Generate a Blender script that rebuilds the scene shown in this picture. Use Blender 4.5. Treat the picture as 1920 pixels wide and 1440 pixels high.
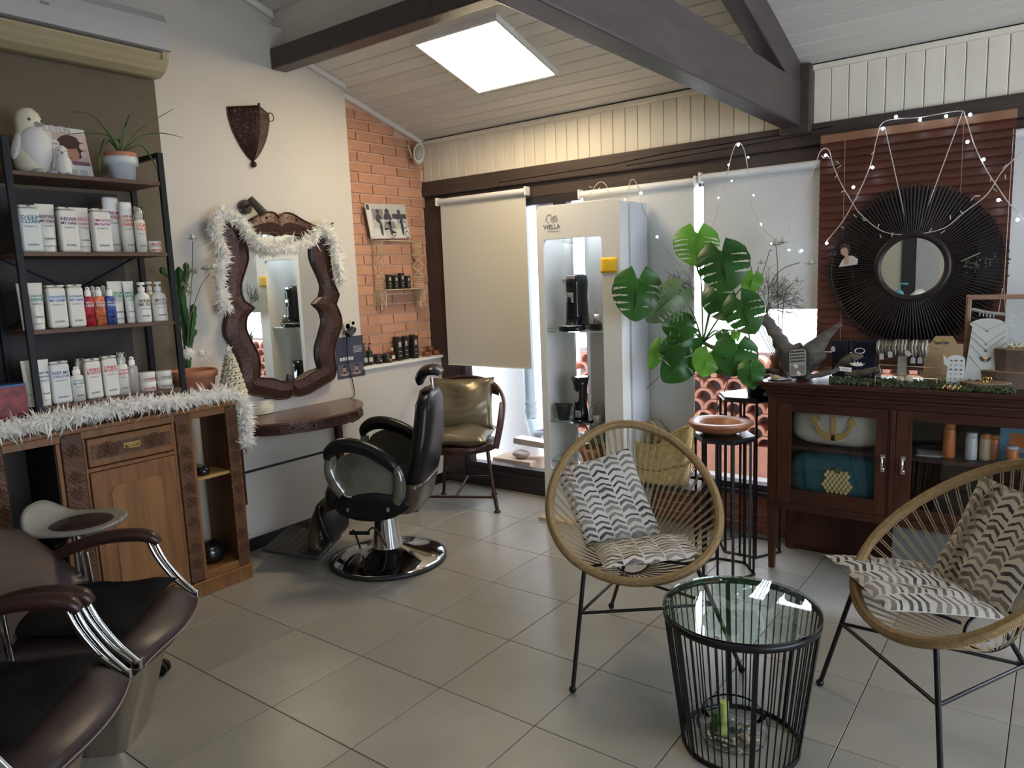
import bpy, math, random
from mathutils import Matrix, Vector
random.seed(7)
PI = math.pi
S = bpy.context.scene
for o in list(bpy.data.objects): bpy.data.objects.remove(o)
# ---------------------------------------------------------------- camera
CAMP = Vector((2.32123, -1.93565, 1.57009))
ROT = Matrix(((0.80100705, 0.59737611, -0.03910854), (-0.05423022, 0.13746441, 0.98902104), (0.59619358, -0.79009197, 0.1425058)))
FPX = 1378.1
cd = bpy.data.cameras.new('camera'); cam = bpy.data.objects.new('camera', cd)
S.collection.objects.link(cam)
cam.matrix_world = Matrix.Translation(CAMP) @ ROT.transposed().to_4x4()
cd.sensor_width = 36; cd.sensor_fit = 'HORIZONTAL'; cd.lens = FPX / 1920 * 36; cd.clip_start = .05; cd.clip_end = 100
S.camera = cam
# ---------------------------------------------------------------- world, lights, exposure
W = bpy.data.worlds.new('overcast_sky'); S.world = W; W.use_nodes = True
bg = W.node_tree.nodes['Background']; bg.inputs[0].default_value = (0.80, 0.88, 1.0, 1); bg.inputs[1].default_value = 5.5
S.view_settings.view_transform = 'Standard'; S.view_settings.look = 'None'; S.view_settings.gamma = 1
S.view_settings.exposure = 0.52; S.view_settings.use_curve_mapping = False
PANEL_E = 22.0     # emission of the ceiling panels
def area(name, loc, target, sx, sy, power, col):
    l = bpy.data.lights.new(name, 'AREA'); l.shape = 'RECTANGLE'; l.size = sx; l.size_y = sy; l.energy = power; l.color = col
    o = bpy.data.objects.new(name, l); S.collection.objects.link(o); o.location = loc
    o.rotation_euler = (Vector(target) - Vector(loc)).to_track_quat('-Z', 'Y').to_euler(); return o
# daylight through the shop window in the right-hand wall (real opening, see wall_right)
area('shop_window_daylight', (4.72, -.3, 1.5), (1.2, .2, -.3), 2.6, 1.9, 21, (.72, .84, 1))

# ---------------------------------------------------------------- helpers
def ray(x, y):
    return ROT.transposed() @ Vector(((x - 960) / FPX, -(y - 720) / FPX, -1))
def atz(x, y, z): r = ray(x, y); return CAMP + r * ((z - CAMP.z) / r.z)
def aty(x, y, Y): r = ray(x, y); return CAMP + r * ((Y - CAMP.y) / r.y)
def atx(x, y, X): r = ray(x, y); return CAMP + r * ((X - CAMP.x) / r.x)
def wm(o):
    m = o.matrix_basis.copy()
    while o.parent: o = o.parent; m = o.matrix_basis @ m
    return m
def fr(o, x, z):                       # frame from origin, x axis and up-ish axis
    x = Vector(x).normalized(); z = Vector(z); y = z.cross(x).normalized(); z = x.cross(y).normalized()
    return Matrix(((x.x, y.x, z.x, o[0]), (x.y, y.y, z.y, o[1]), (x.z, y.z, z.z, o[2]), (0, 0, 0, 1)))
def TR(x=0, y=0, z=0, rz=0, rx=0, ry=0):
    return Matrix.Translation((x, y, z)) @ Matrix.Rotation(rz, 4, 'Z') @ Matrix.Rotation(ry, 4, 'Y') @ Matrix.Rotation(rx, 4, 'X')
def catmull(P, k=6, closed=False):
    P = [Vector(p) for p in P]; n = len(P); out = []
    rng = range(n if closed else n - 1)
    for i in rng:
        a = P[(i - 1) % n] if closed or i > 0 else P[i]; b = P[i]; c = P[(i + 1) % n]; d = P[(i + 2) % n] if closed or i + 2 < n else P[(i + 1) % n]
        for j in range(k):
            t = j / k
            out.append(.5 * ((2 * b) + (c - a) * t + (2 * a - 5 * b + 4 * c - d) * t * t + (3 * b - a - 3 * c + d) * t ** 3))
    if not closed: out.append(P[-1])
    return out
class MB:
    def __init__(s, M=None): s.v = []; s.f = []; s.uv = None; s.M = M; s.sm = []
    def add(s, vs, fs, M=None, smooth=False):
        b = len(s.v); M = M if M is not None else s.M
        s.v += [tuple(M @ Vector(p)) if M is not None else tuple(p) for p in vs]
        s.f += [tuple(b + i for i in f) for f in fs]; s.sm += [smooth] * len(fs); return s
    def bx(s, x0, x1, y0, y1, z0, z1, M=None):
        return s.add([(x0, y0, z0), (x1, y0, z0), (x1, y1, z0), (x0, y1, z0), (x0, y0, z1), (x1, y0, z1), (x1, y1, z1), (x0, y1, z1)],
                     [(3, 2, 1, 0), (4, 5, 6, 7), (0, 1, 5, 4), (1, 2, 6, 5), (2, 3, 7, 6), (3, 0, 4, 7)], M)
    def box(s, c, d, M=None):
        return s.bx(c[0] - d[0] / 2, c[0] + d[0] / 2, c[1] - d[1] / 2, c[1] + d[1] / 2, c[2] - d[2] / 2, c[2] + d[2] / 2, M)
    def tube(s, P, r, n=8, closed=False, flat=1.0, caps=True, M=None, up=None):
        P = [Vector(p) for p in P]; m = len(P); rs = list(r) if hasattr(r, '__len__') else [r] * m
        if len(rs) != m: rs = [rs[min(len(rs) - 1, int(i * (len(rs) - 1) / max(1, m - 1) + .5))] if False else (lambda t: rs[int(t)] * (1 - t % 1) + rs[min(int(t) + 1, len(rs) - 1)] * (t % 1))(i * (len(rs) - 1) / max(1, m - 1)) for i in range(m)]
        vs = []; nrm = None
        for i in range(m):
            a = P[(i - 1) % m] if closed or i else P[i]; b = P[(i + 1) % m] if closed or i < m - 1 else P[i]
            t = (b - a); t = t.normalized() if t.length > 1e-9 else Vector((0, 0, 1))
            if up is not None: nrm = Vector(up)
            elif nrm is None: nrm = Vector((0, 0, 1)) if abs(t.z) < .9 else Vector((1, 0, 0))
            nn = nrm - t * nrm.dot(t)
            if nn.length < 1e-6: nn = t.orthogonal()
            nn.normalize(); nrm = nn if up is None else nrm; bb = t.cross(nn)
            for k in range(n):
                an = 2 * PI * k / n
                vs.append(P[i] + nn * (math.cos(an) * rs[i] * flat) + bb * (math.sin(an) * rs[i]))
        fs = []
        for i in range(m if closed else m - 1):
            for k in range(n):
                a = i * n + k; b = i * n + (k + 1) % n; c = ((i + 1) % m) * n + (k + 1) % n; d = ((i + 1) % m) * n + k
                fs.append((a, b, c, d))
        s.add(vs, fs, M, n > 4)
        if caps and not closed: s.add(vs[:n][::-1], [tuple(range(n))], M); s.add(vs[-n:], [tuple(range(n))], M)
        return s
    def cyl(s, a, b, r, r2=None, n=16, M=None): return s.tube([a, b], [r, r if r2 is None else r2], n, M=M)
    def lathe(s, prof, n=24, M=None, sx=1, sy=1, smooth=True, a0=0, a1=2 * PI, power=2):
        vs = []; full = abs(a1 - a0 - 2 * PI) < 1e-6; nn = n if full else n + 1
        for r, z in prof:
            for k in range(nn):
                a = a0 + (a1 - a0) * k / n; c, q = math.cos(a), math.sin(a)
                if power != 2: c = math.copysign(abs(c) ** (2 / power), c); q = math.copysign(abs(q) ** (2 / power), q)
                vs.append((r * c * sx, r * q * sy, z))
        fs = []
        for i in range(len(prof) - 1):
            for k in range(n):
                k2 = (k + 1) % nn
                fs.append((i * nn + k, i * nn + k2, (i + 1) * nn + k2, (i + 1) * nn + k))
        s.add(vs, fs, M, smooth)
        if full and prof[0] != prof[-1] and not (len(prof) == 2 and prof[0][0] < 1e-5):
            if prof[0][0] > 1e-5: s.add(vs[:nn][::-1], [tuple(range(nn))], M)
            if prof[-1][0] > 1e-5: s.add(vs[-nn:], [tuple(range(nn))], M)
        return s
    def prism(s, poly, h0, h1, M=None, smooth=False):     # polygon in xy, extruded in z
        n = len(poly)
        s.add([(p[0], p[1], h0) for p in poly] + [(p[0], p[1], h1) for p in poly], [tuple(range(n))[::-1], tuple(range(n, 2 * n))], M)
        s.add([(p[0], p[1], h0) for p in poly] + [(p[0], p[1], h1) for p in poly], [(i, (i + 1) % n, n + (i + 1) % n, n + i) for i in range(n)], M, smooth)
        return s
    def grid(s, fn, nu, nv, uvs=False, M=None, closed_u=False, smooth=True, keep=None):
        vs = [fn(i / nu, j / nv) for j in range(nv + 1) for i in range(nu + 1)]
        fs = [(j * (nu + 1) + i, j * (nu + 1) + i + 1, (j + 1) * (nu + 1) + i + 1, (j + 1) * (nu + 1) + i) for j in range(nv) for i in range(nu) if keep is None or keep((i + .5) / nu, (j + .5) / nv)]
        if uvs:
            if s.uv is None: s.uv = {}
            b = len(s.v)
            for j in range(nv + 1):
                for i in range(nu + 1): s.uv[b + j * (nu + 1) + i] = (i / nu, j / nv)
        return s.add(vs, fs, M, smooth)
    def ball(s, c, r, sc=(1, 1, 1), n=12, m=8, M=None):
        def fn(u, v):
            a = 2 * PI * u; b = PI * (v - .5)
            return (c[0] + r * sc[0] * math.cos(b) * math.cos(a), c[1] + r * sc[1] * math.cos(b) * math.sin(a), c[2] + r * sc[2] * math.sin(b))
        return s.grid(fn, n, m, M=M)
    def mesh(s, name, mt):
        use = sorted({i for f in s.f for i in f})
        if len(use) < len(s.v):
            mp = {a: b for b, a in enumerate(use)}; s.v = [s.v[i] for i in use]; s.f = [tuple(mp[i] for i in f) for f in s.f]
            if s.uv: s.uv = {mp[i]: c for i, c in s.uv.items() if i in mp}
        me = bpy.data.meshes.new(name); me.from_pydata(s.v, [], s.f)
        if mt is not None: me.materials.append(mt)
        me.polygons.foreach_set('use_smooth', s.sm)
        if s.uv:
            l = me.uv_layers.new(name='UVMap')
            for lp in me.loops: l.data[lp.index].uv = s.uv.get(lp.vertex_index, (0, 0))
        me.update(); return me
    def build(s, name, mt, parent=None, world=True, bevel=0, seg=2, solid=0, sub=0, off=0):
        o = bpy.data.objects.new(name, None)
        if parent is not None:
            if world:
                inv = wm(parent).inverted(); s.v = [tuple(inv @ Vector(p)) for p in s.v]
            loc = Vector((0, 0, 0))
        else:
            xs, ys, zs = zip(*s.v); loc = Vector(((min(xs) + max(xs)) / 2, (min(ys) + max(ys)) / 2, min(zs)))
            s.v = [(p[0] - loc.x, p[1] - loc.y, p[2] - loc.z) for p in s.v]
        bpy.data.objects.remove(o); o = bpy.data.objects.new(name, s.mesh(name, mt))
        S.collection.objects.link(o); o.location = loc
        if parent is not None: o.parent = parent
        if sub: m = o.modifiers.new('sub', 'SUBSURF'); m.levels = m.render_levels = sub
        if solid: m = o.modifiers.new('solid', 'SOLIDIFY'); m.thickness = solid; m.offset = off
        if bevel: m = o.modifiers.new('bevel', 'BEVEL'); m.width = bevel; m.segments = seg; m.limit_method = 'ANGLE'; m.angle_limit = .6
        return o
def tag(o, label=None, cat=None, group=None, kind=None):
    for k, v in (('label', label), ('category', cat), ('group', group), ('kind', kind)):
        if v: o[k] = v
    return o
def struct(o, label=None): o['kind'] = 'structure'; (o.__setitem__('label', label) if label else None); return o
def thing(name, label, cat, loc=(0, 0, 0), rz=0, group=None):
    o = bpy.data.objects.new(name, None); S.collection.objects.link(o); o.empty_display_size = .05
    o.location = loc; o.rotation_euler = (0, 0, rz); return tag(o, label, cat, group)
def inst(o, name, M, parent):            # another object on the same mesh
    c = bpy.data.objects.new(name, o.data if not isinstance(o, bpy.types.Mesh) else o); S.collection.objects.link(c)
    c.parent = parent; c.matrix_basis = (wm(parent).inverted() @ M) if parent else M; return c
def copy_tree(o, parent=None):
    c = o.copy(); S.collection.objects.link(c); c.parent = parent
    for ch in list(o.children): copy_tree(ch, c)
    return c
FONT = None
def text(s, size, mt, parent, M, name='lettering', ext=.0006, align='CENTER', width=None, label=None):
    cu = bpy.data.curves.new('t', 'FONT'); cu.body = s; cu.size = size; cu.align_x = align; cu.extrude = ext; cu.resolution_u = 1
    cu.offset = size * .009
    cu.space_line = .85
    o = bpy.data.objects.new('t', cu); me = bpy.data.meshes.new_from_object(o)
    bpy.data.objects.remove(o); bpy.data.curves.remove(cu)
    if width and len(me.vertices):
        xs = [v.co.x for v in me.vertices]; w = max(xs) - min(xs)
        k = width / w
        for v in me.vertices: v.co.x *= k; v.co.y *= min(1.3, max(.75, k))
    me.materials.clear(); me.materials.append(mt); me.name = name
    c = bpy.data.objects.new(name, me); S.collection.objects.link(c)
    c.parent = parent; c.matrix_basis = (wm(parent).inverted() @ M) if parent else M
    if label: c['label'] = label
    return c
# ---------------------------------------------------------------- materials
MATS = {}
def mat(name, col, rough=.5, metal=0, var=0, vs=8, bump=0, bs=60, spec=.5, trans=0, ior=1.45, emit=0, coat=0, stretch=(1, 1, 1), sheen=0, alpha=1, ecol=None, transl=0, sss=0):
    if name in MATS: return MATS[name]
    m = bpy.data.materials.new(name); m.use_nodes = True; nt = m.node_tree; N = nt.nodes; Lk = nt.links
    b = N['Principled BSDF']; c = (*col[:3], 1)
    b.inputs['Base Color'].default_value = c; b.inputs['Roughness'].default_value = rough; b.inputs['Metallic'].default_value = metal
    b.inputs['Specular IOR Level'].default_value = spec; b.inputs['IOR'].default_value = ior
    b.inputs['Transmission Weight'].default_value = trans; b.inputs['Coat Weight'].default_value = coat; b.inputs['Coat Roughness'].default_value = .08
    b.inputs['Alpha'].default_value = alpha
    if sheen: b.inputs['Sheen Weight'].default_value = sheen
    if emit: b.inputs['Emission Color'].default_value = (*(ecol or col)[:3], 1); b.inputs['Emission Strength'].default_value = emit
    if var or bump:
        tc = N.new('ShaderNodeTexCoord'); mp = N.new('ShaderNodeMapping'); mp.inputs['Scale'].default_value = stretch
        oi = N.new('ShaderNodeObjectInfo'); ad = N.new('ShaderNodeVectorMath'); ad.operation = 'ADD'
        mu = N.new('ShaderNodeMath'); mu.operation = 'MULTIPLY'; mu.inputs[1].default_value = 37.
        Lk.new(oi.outputs['Random'], mu.inputs[0]); Lk.new(tc.outputs['Object'], ad.inputs[0]); Lk.new(mu.outputs[0], ad.inputs[1])
        Lk.new(ad.outputs[0], mp.inputs[0])
    if var:
        n = N.new('ShaderNodeTexNoise'); n.inputs['Scale'].default_value = vs; n.inputs['Detail'].default_value = 6; n.inputs['Roughness'].default_value = .6
        Lk.new(mp.outputs[0], n.inputs['Vector'])
        r = N.new('ShaderNodeValToRGB'); r.color_ramp.elements[0].position = .3; r.color_ramp.elements[1].position = .72
        r.color_ramp.elements[0].color = (*[max(0, x * (1 - var)) for x in col[:3]], 1); r.color_ramp.elements[1].color = (*[min(1, x * (1 + var)) for x in col[:3]], 1)
        Lk.new(n.outputs['Fac'], r.inputs[0]); Lk.new(r.outputs[0], b.inputs['Base Color'])
    if bump:
        n2 = N.new('ShaderNodeTexNoise'); n2.inputs['Scale'].default_value = bs; n2.inputs['Detail'].default_value = 4
        Lk.new(mp.outputs[0], n2.inputs['Vector']); bp = N.new('ShaderNodeBump'); bp.inputs['Strength'].default_value = bump; bp.inputs['Distance'].default_value = .004
        Lk.new(n2.outputs['Fac'], bp.inputs['Height']); Lk.new(bp.outputs[0], b.inputs['Normal'])
    if transl:
        t = N.new('ShaderNodeBsdfTranslucent'); t.inputs[0].default_value = c; mx = N.new('ShaderNodeMixShader'); mx.inputs[0].default_value = transl
        Lk.new(b.outputs[0], mx.inputs[1]); Lk.new(t.outputs[0], mx.inputs[2]); Lk.new(mx.outputs[0], N['Material Output'].inputs[0])
    MATS[name] = m; return m
def tint(m, spread=.15):          # every piece of a shared material gets its own slight tone
    nt = m.node_tree; N = nt.nodes; b = N['Principled BSDF']; oi = N.new('ShaderNodeObjectInfo'); hv = N.new('ShaderNodeHueSaturation')
    mr = N.new('ShaderNodeMapRange'); mr.inputs[3].default_value = 1 - spread; mr.inputs[4].default_value = 1 + spread
    nt.links.new(oi.outputs['Random'], mr.inputs[0]); nt.links.new(mr.outputs[0], hv.inputs['Value'])
    if b.inputs['Base Color'].links: nt.links.new(b.inputs['Base Color'].links[0].from_socket, hv.inputs['Color'])
    else: hv.inputs['Color'].default_value = b.inputs['Base Color'].default_value
    nt.links.new(hv.outputs[0], b.inputs['Base Color']); return m
def carved(name, col, scale=30):   # wood with carved rosettes and rays
    m = mat(name, col, .5, var=.3, vs=6, stretch=(1, 1, .3)); nt = m.node_tree; N = nt.nodes
    tc = N.new('ShaderNodeTexCoord'); w = N.new('ShaderNodeTexVoronoi'); w.inputs['Scale'].default_value = scale
    w2 = N.new('ShaderNodeTexWave'); w2.inputs['Scale'].default_value = scale * .8; w2.inputs['Distortion'].default_value = 6; w2.bands_direction = 'DIAGONAL'
    nt.links.new(tc.outputs['Object'], w.inputs['Vector']); nt.links.new(tc.outputs['Object'], w2.inputs['Vector'])
    mm = N.new('ShaderNodeMath'); mm.operation = 'ADD'; nt.links.new(w.outputs['Distance'], mm.inputs[0]); nt.links.new(w2.outputs['Fac'], mm.inputs[1])
    bp = N.new('ShaderNodeBump'); bp.inputs['Strength'].default_value = .35; bp.inputs['Distance'].default_value = .004
    nt.links.new(mm.outputs[0], bp.inputs['Height']); nt.links.new(bp.outputs[0], N['Principled BSDF'].inputs['Normal']); return m
WALLW = mat('wall_paint', (.53, .50, .45), .75, var=.03, vs=2, bump=.12, bs=180)
TAUPE = mat('taupe_board', (.118, .096, .068), .8, var=.06, vs=30, bump=.1, bs=300)
BOARDC = tint(mat('white_board', (.68, .645, .585), .5, var=.05, vs=5, stretch=(.3, 3, 3)), .04)
CLAPM = tint(mat('cream_board', (.78, .72, .60), .5, var=.05, vs=5, stretch=(3, 3, .3)), .05)
BEAM = mat('dark_beam', (.072, .054, .052), .38, var=.25, vs=6, stretch=(4, .6, 4), bump=.25, bs=25)
BEAM2 = mat('brown_lintel', (.060, .042, .036), .5, var=.25, vs=6, stretch=(.5, 4, 4), bump=.4, bs=22)
FRAMEM = mat('window_frame_paint', (.030, .022, .026), .35, var=.1)
BRICK = tint(mat('salmon_brick', (.46, .235, .145), .85, var=.12, vs=14, bump=.3, bs=90), .12)
MORTAR = mat('mortar', (.62, .40, .29), .9, var=.08, bump=.3, bs=120)
BRICK2 = tint(mat('red_brick', (.34, .10, .05), .85, var=.2, vs=14, bump=.3, bs=90), .15)
MORTAR2 = mat('grey_mortar', (.40, .33, .30), .9, var=.08, bump=.3, bs=120)
TERRA = tint(mat('terracotta', (.62, .29, .20), .8, var=.12, vs=12, bump=.2, bs=80), .1)
TILE = tint(mat('floor_tile', (.27, .252, .218), .30, var=.10, vs=3.5, bump=.03, bs=200, spec=.55), .05)
GROUT = mat('grout', (.035, .032, .03), .9)
BLACKM = mat('black_metal', (.008, .008, .010), .35, metal=.3)
CHROME = mat('chrome', (.75, .76, .78), .08, metal=1)
STEEL = mat('brushed_steel', (.42, .38, .31), .30, metal=.9, var=.1, vs=4, stretch=(6, 6, .3))
WHITEP = mat('white_plastic', (.78, .77, .74), .35)
WHITEC = mat('white_melamine', (.72, .72, .72), .4)
GLASS = mat('clear_glass', (.93, .98, .97), .0, trans=1, ior=1.45)
WGLASS = mat('window_glass', (1, 1, 1), .0, trans=1, ior=1.02)
BLACKL = mat('black_leather', (.006, .0065, .008), .30, bump=.12, bs=160, spec=.3)
BROWNL = mat('brown_leather', (.036, .024, .023), .36, bump=.1, bs=200, var=.08, spec=.4)
GOLD = mat('gold', (.80, .56, .18), .25, metal=1)
ROPEM = mat('jute_rope', (.28, .19, .09), .85, var=.25, vs=60, bump=.5, bs=260)
OAK = mat('oak', (.185, .080, .026), .42, var=.3, vs=7, stretch=(5, 5, .5), bump=.06, bs=60)
OAKC = carved('carved_oak', (.085, .034, .014), 26)
MAHO = mat('mahogany', (.040, .014, .008), .33, var=.3, vs=6, stretch=(1, 5, 5), spec=.35)
MAHOV = mat('mahogany_upright', (.052, .018, .010), .33, var=.3, vs=6, stretch=(5, 5, .6), spec=.35)
DARKB = mat('embossed_brown', (.050, .022, .015), .32, metal=.3, var=.35, vs=40, bump=.8, bs=75, spec=.4)
SHELFW = mat('walnut_shelf', (.090, .046, .025), .5, var=.3, vs=8, stretch=(4, .5, 4))
FEATH = mat('white_feather', (.93, .92, .89), .85, transl=.35)
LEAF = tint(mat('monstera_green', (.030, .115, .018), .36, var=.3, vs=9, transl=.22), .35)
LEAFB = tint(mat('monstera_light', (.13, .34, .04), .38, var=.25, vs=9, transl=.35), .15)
STEMG = mat('stem_green', (.10, .17, .05), .5, var=.2)
POTT = mat('terracotta_pot', (.42, .17, .095), .8, var=.12, bump=.1, bs=90)
SOIL = mat('soil', (.03, .02, .014), .95, bump=.6, bs=60)
INKD = mat('dark_ink', (.05, .05, .06), .6)
MIRR = mat('mirror_glass', (.86, .90, .88), .01, metal=1)
CORD = mat('cord_white', (.62, .55, .50), .6)
# ================================================================ SETTING
XL, XR, YB, YF = -1.54, 4.8, -4.3, 2.3; XB = -1.64; SL = .3
def cz(y): return 2.62 + SL * (2.3 - y) + (.22 if y < 1.03 else 0)
T = .45
fo = struct(MB().bx(-1.9, XR + .1, YB - .1, 2.36, -.12, -.004).build('floor', GROUT))
full = None
for i in range(-4, 11):
    for j in range(-10, 6):
        x0, x1, y0, y1 = max(i * T, XB + .002), min(i * T + T, XR), max(j * T, YB), min(j * T + T, 2.3)
        if x1 - x0 < .02 or y1 - y0 < .02: continue
        if (CAMP.x - (x0 + x1) / 2) < -3 and (y0 + y1) / 2 < -2: continue
        w, d = x1 - x0, y1 - y0; g = .0016
        if abs(w - T) < 1e-6 and abs(d - T) < 1e-6:
            if full is None:
                q = MB().bx(g, T - g, g, T - g, -.004, 0).build('tile', TILE, fo, bevel=.0012, seg=1, world=False); full = q
                q.location = Vector((x0, y0, 0)) - fo.location
            else:
                q = full.copy(); S.collection.objects.link(q); q.location = Vector((x0, y0, 0)) - fo.location
        else: MB().bx(x0 + g, x1 - g, y0 + g, y1 - g, -.004, 0).build('tile', TILE, fo)
# left wall: plaster facing up to z 3.11, deeper wall above and in the brick recess
wl = struct(MB().bx(XL - .1, XL, YB, 1.48, 0, 3.11).bx(XL - .1, XL, 1.48, 2.3, 0, 1.0).bx(XB - .1, XB, YB, 1.48, 3.11, 4.6).bx(XB - .1, XB - .008, 1.48, 2.42, 1.0, 3.4).build('wall_left', WALLW))
br = MB().bx(XB - .02, XB - .006, 1.48, 2.3, 1.0, 2.9).build('brick_panel', MORTAR, wl)
wl2 = wl
rh = .0705; z = 1.0; row = 0
while z < 2.86:
    off = -.125 if row % 2 else 0.0; y = 1.48 - .09 + off
    while y < 2.3:
        y0, y1 = max(y, 1.482) + .005, min(y + .25, 2.3) - .005
        if y1 - y0 > .03:
            zt0, zt1 = min(z + rh - .012, cz(y0) - .012), min(z + rh - .012, cz(y1) - .012)
            if min(zt0, zt1) > z + .008:
                d = random.uniform(0, .002)
                MB().add([(XB - .006, y0, z), (XB + .004 + d, y0, z), (XB + .004 + d, y1, z), (XB - .006, y1, z), (XB - .006, y0, zt0), (XB + .004 + d, y0, zt0), (XB + .004 + d, y1, zt1), (XB - .006, y1, zt1)],
                         [(3, 2, 1, 0), (4, 5, 6, 7), (0, 1, 5, 4), (1, 2, 6, 5), (2, 3, 7, 6), (3, 0, 4, 7)]).build('brick', BRICK, wl)
        y += .25
    z += rh; row += 1
struct(MB().bx(XL, XL + .012, .27, 2.28, 0, .075).build('baseboard_left', mat('black_skirting', (.012, .012, .016), .4)))
struct(MB().bx(XL, XL + .008, .27, 1.47, .478, .492).build('trim_1', MATS['black_skirting']))
struct(MB().bx(XL - .1, XL + .022, 1.47, 2.3, .985, 1.003).build('trim_2', mat('ledge_paint', (.72, .70, .68), .6)))
struct(MB().bx(XL, XL + .022, -4.2, .182, .0, 2.657).build('trim_3', TAUPE, bevel=.002))['label'] = 'taupe painted board fixed on the left wall'
# window wall
ww = struct(MB().bx(XB - .1, XR + .1, 2.42, 2.55, 2.13, 3.4).bx(XB - .1, -1.5, 2.42, 2.55, 0, 2.2).bx(3.9, XR + .1, 2.3, 2.5, 0, 2.2).build('wall_window', WALLW))
x = XB
clapm = MB().bx(.0015, .0845, -.03, 0, 2.315, 2.605)
cl = None
while x < XR - .05:
    if cl is None: cl = clapm.build('clapboard', CLAPM, ww, world=False, bevel=.003, seg=1)
    c = cl if x == XB else cl.copy()
    if c is not cl: S.collection.objects.link(c)
    c.location = Vector((x, 2.33, 0)) - ww.location; x += .086
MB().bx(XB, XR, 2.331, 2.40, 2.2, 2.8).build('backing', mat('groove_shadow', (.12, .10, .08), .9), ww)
struct(MB().bx(XB, XR, 2.275, 2.305, 2.585, 2.612).build('trim_4', CLAPM, bevel=.004))
lin = struct(MB().bx(XB, XR, 2.27, 2.40, 2.205, 2.315).bx(XB, XR, 2.30, 2.40, 2.11, 2.205).build('trim_5', BEAM2, bevel=.008), 'rough dark brown beam above the windows')
# cracks in the beam
MB().tube([(-.9, 2.2685, 2.235), (0, 2.2685, 2.25), (.4, 2.2685, 2.272), (1.3, 2.2685, 2.285)], .003, 4).tube([(.1, 2.2685, 2.23), (.6, 2.2685, 2.245), (1.2, 2.2685, 2.262)], .0025, 4).build('crack', mat('crack', (.008, .006, .006), .9), lin)
# window frames, panes
def window(n, x0, x1, z0, z1, fw=.05):
    w = struct(MB().bx(x0, x0 + fw, 2.30, 2.38, z0, z1).bx(x1 - fw, x1, 2.30, 2.38, z0, z1).bx(x0 + fw, x1 - fw, 2.30, 2.38, z0, z0 + fw).bx(x0 + fw, x1 - fw, 2.30, 2.38, z1 - fw, z1).build('window_%d' % n, FRAMEM, bevel=.004))
    MB().bx(x0 + fw, x1 - fw, 2.338, 2.342, z0 + fw, z1 - fw).build('pane', WGLASS, w)
    return w
window(1, -1.36, -.42, .13, 2.11)
window(2, -.42, 1.9, .25, 2.11)
window(3, 1.9, 3.9, .25, 2.11)
struct(MB().bx(XB, -1.36, 2.28, 2.40, 0, 2.13).build('trim_6', mat('brown_post', (.055, .036, .034), .45, var=.2, vs=5), bevel=.006), 'dark brown post between brick wall and left window')
struct(MB().bx(-1.36, -.15, 2.285, 2.38, 0, .13).build('trim_7', FRAMEM, bevel=.004), 'black sill base under the left window')
pl = struct(MB().bx(-.15, 3.9, 2.302, 2.42, 0, .235).build('wall_plinth', MORTAR2))
struct(MB().bx(-.15, 3.9, 2.28, 2.40, .235, .262).build('trim_8', FRAMEM, bevel=.003))
z = 0.004; row = 0
while z < .21:
    x = -.15 - (.11 if row % 2 else 0)
    while x < 2.2:
        x0 = max(x, -.15) + .006; x1 = x + .22 - .006
        if x1 - x0 > .03: MB().bx(x0, x1, 2.292, 2.302, z, z + .046).build('brick', BRICK2, pl)
        x += .22
    z += .058; row += 1
# ceiling: lower and upper sloped planes of boards
def slope_board(name, y0, y1, x0, x1, mt, par, th=.012):
    a, b = cz((y0 + y1) / 2) - SL * (y0 - (y0 + y1) / 2), cz((y0 + y1) / 2) - SL * (y1 - (y0 + y1) / 2)
    return MB().add([(x0, y0, a), (x1, y0, a), (x1, y1, b), (x0, y1, b), (x0, y0, a + th), (x1, y0, a + th), (x1, y1, b + th), (x0, y1, b + th)],
                    [(3, 2, 1, 0), (4, 5, 6, 7), (0, 1, 5, 4), (1, 2, 6, 5), (2, 3, 7, 6), (3, 0, 4, 7)]).build(name, mt, par, bevel=.003, seg=1)
ce = struct(slope_board('ceiling', 1.03, 2.33, XB, XR, mat('ceiling_backing', (.16, .14, .12), .9), None, .05)); ce.location.z += .016
cu = struct(slope_board('ceiling', -1.3, 1.029, XB, XR, MATS['ceiling_backing'], None, .05)); cu.location.z += .016
struct(MB().bx(XB, XR, 1.029, 1.05, cz(1.031) + .0, cz(1.029) + .03).build('trim_9', BOARDC))
def boards(ya, yb, par):
    n = round((yb - ya) / .098); w = (yb - ya) / n
    for k in range(n):
        b = slope_board('board', ya + k * w + .003, ya + k * w + w - .003, XB + .002, XR, BOARDC, par)
boards(1.032, 2.30, ce); boards(-1.3, 1.027, cu)
def cz2(y): return cz(-1.3) - .3 * (-1.3 - y)
struct(MB().add([(XB, YB, cz2(YB)), (XR, YB, cz2(YB)), (XR, -1.3, cz(-1.3)), (XB, -1.3, cz(-1.3)), (XB, YB, cz2(YB) + .05), (XR, YB, cz2(YB) + .05), (XR, -1.3, cz(-1.3) + .05), (XB, -1.3, cz(-1.3) + .05)],
                [(3, 2, 1, 0), (4, 5, 6, 7), (0, 1, 5, 4), (1, 2, 6, 5), (2, 3, 7, 6), (3, 0, 4, 7)]).build('ceiling', BOARDC))
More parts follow.
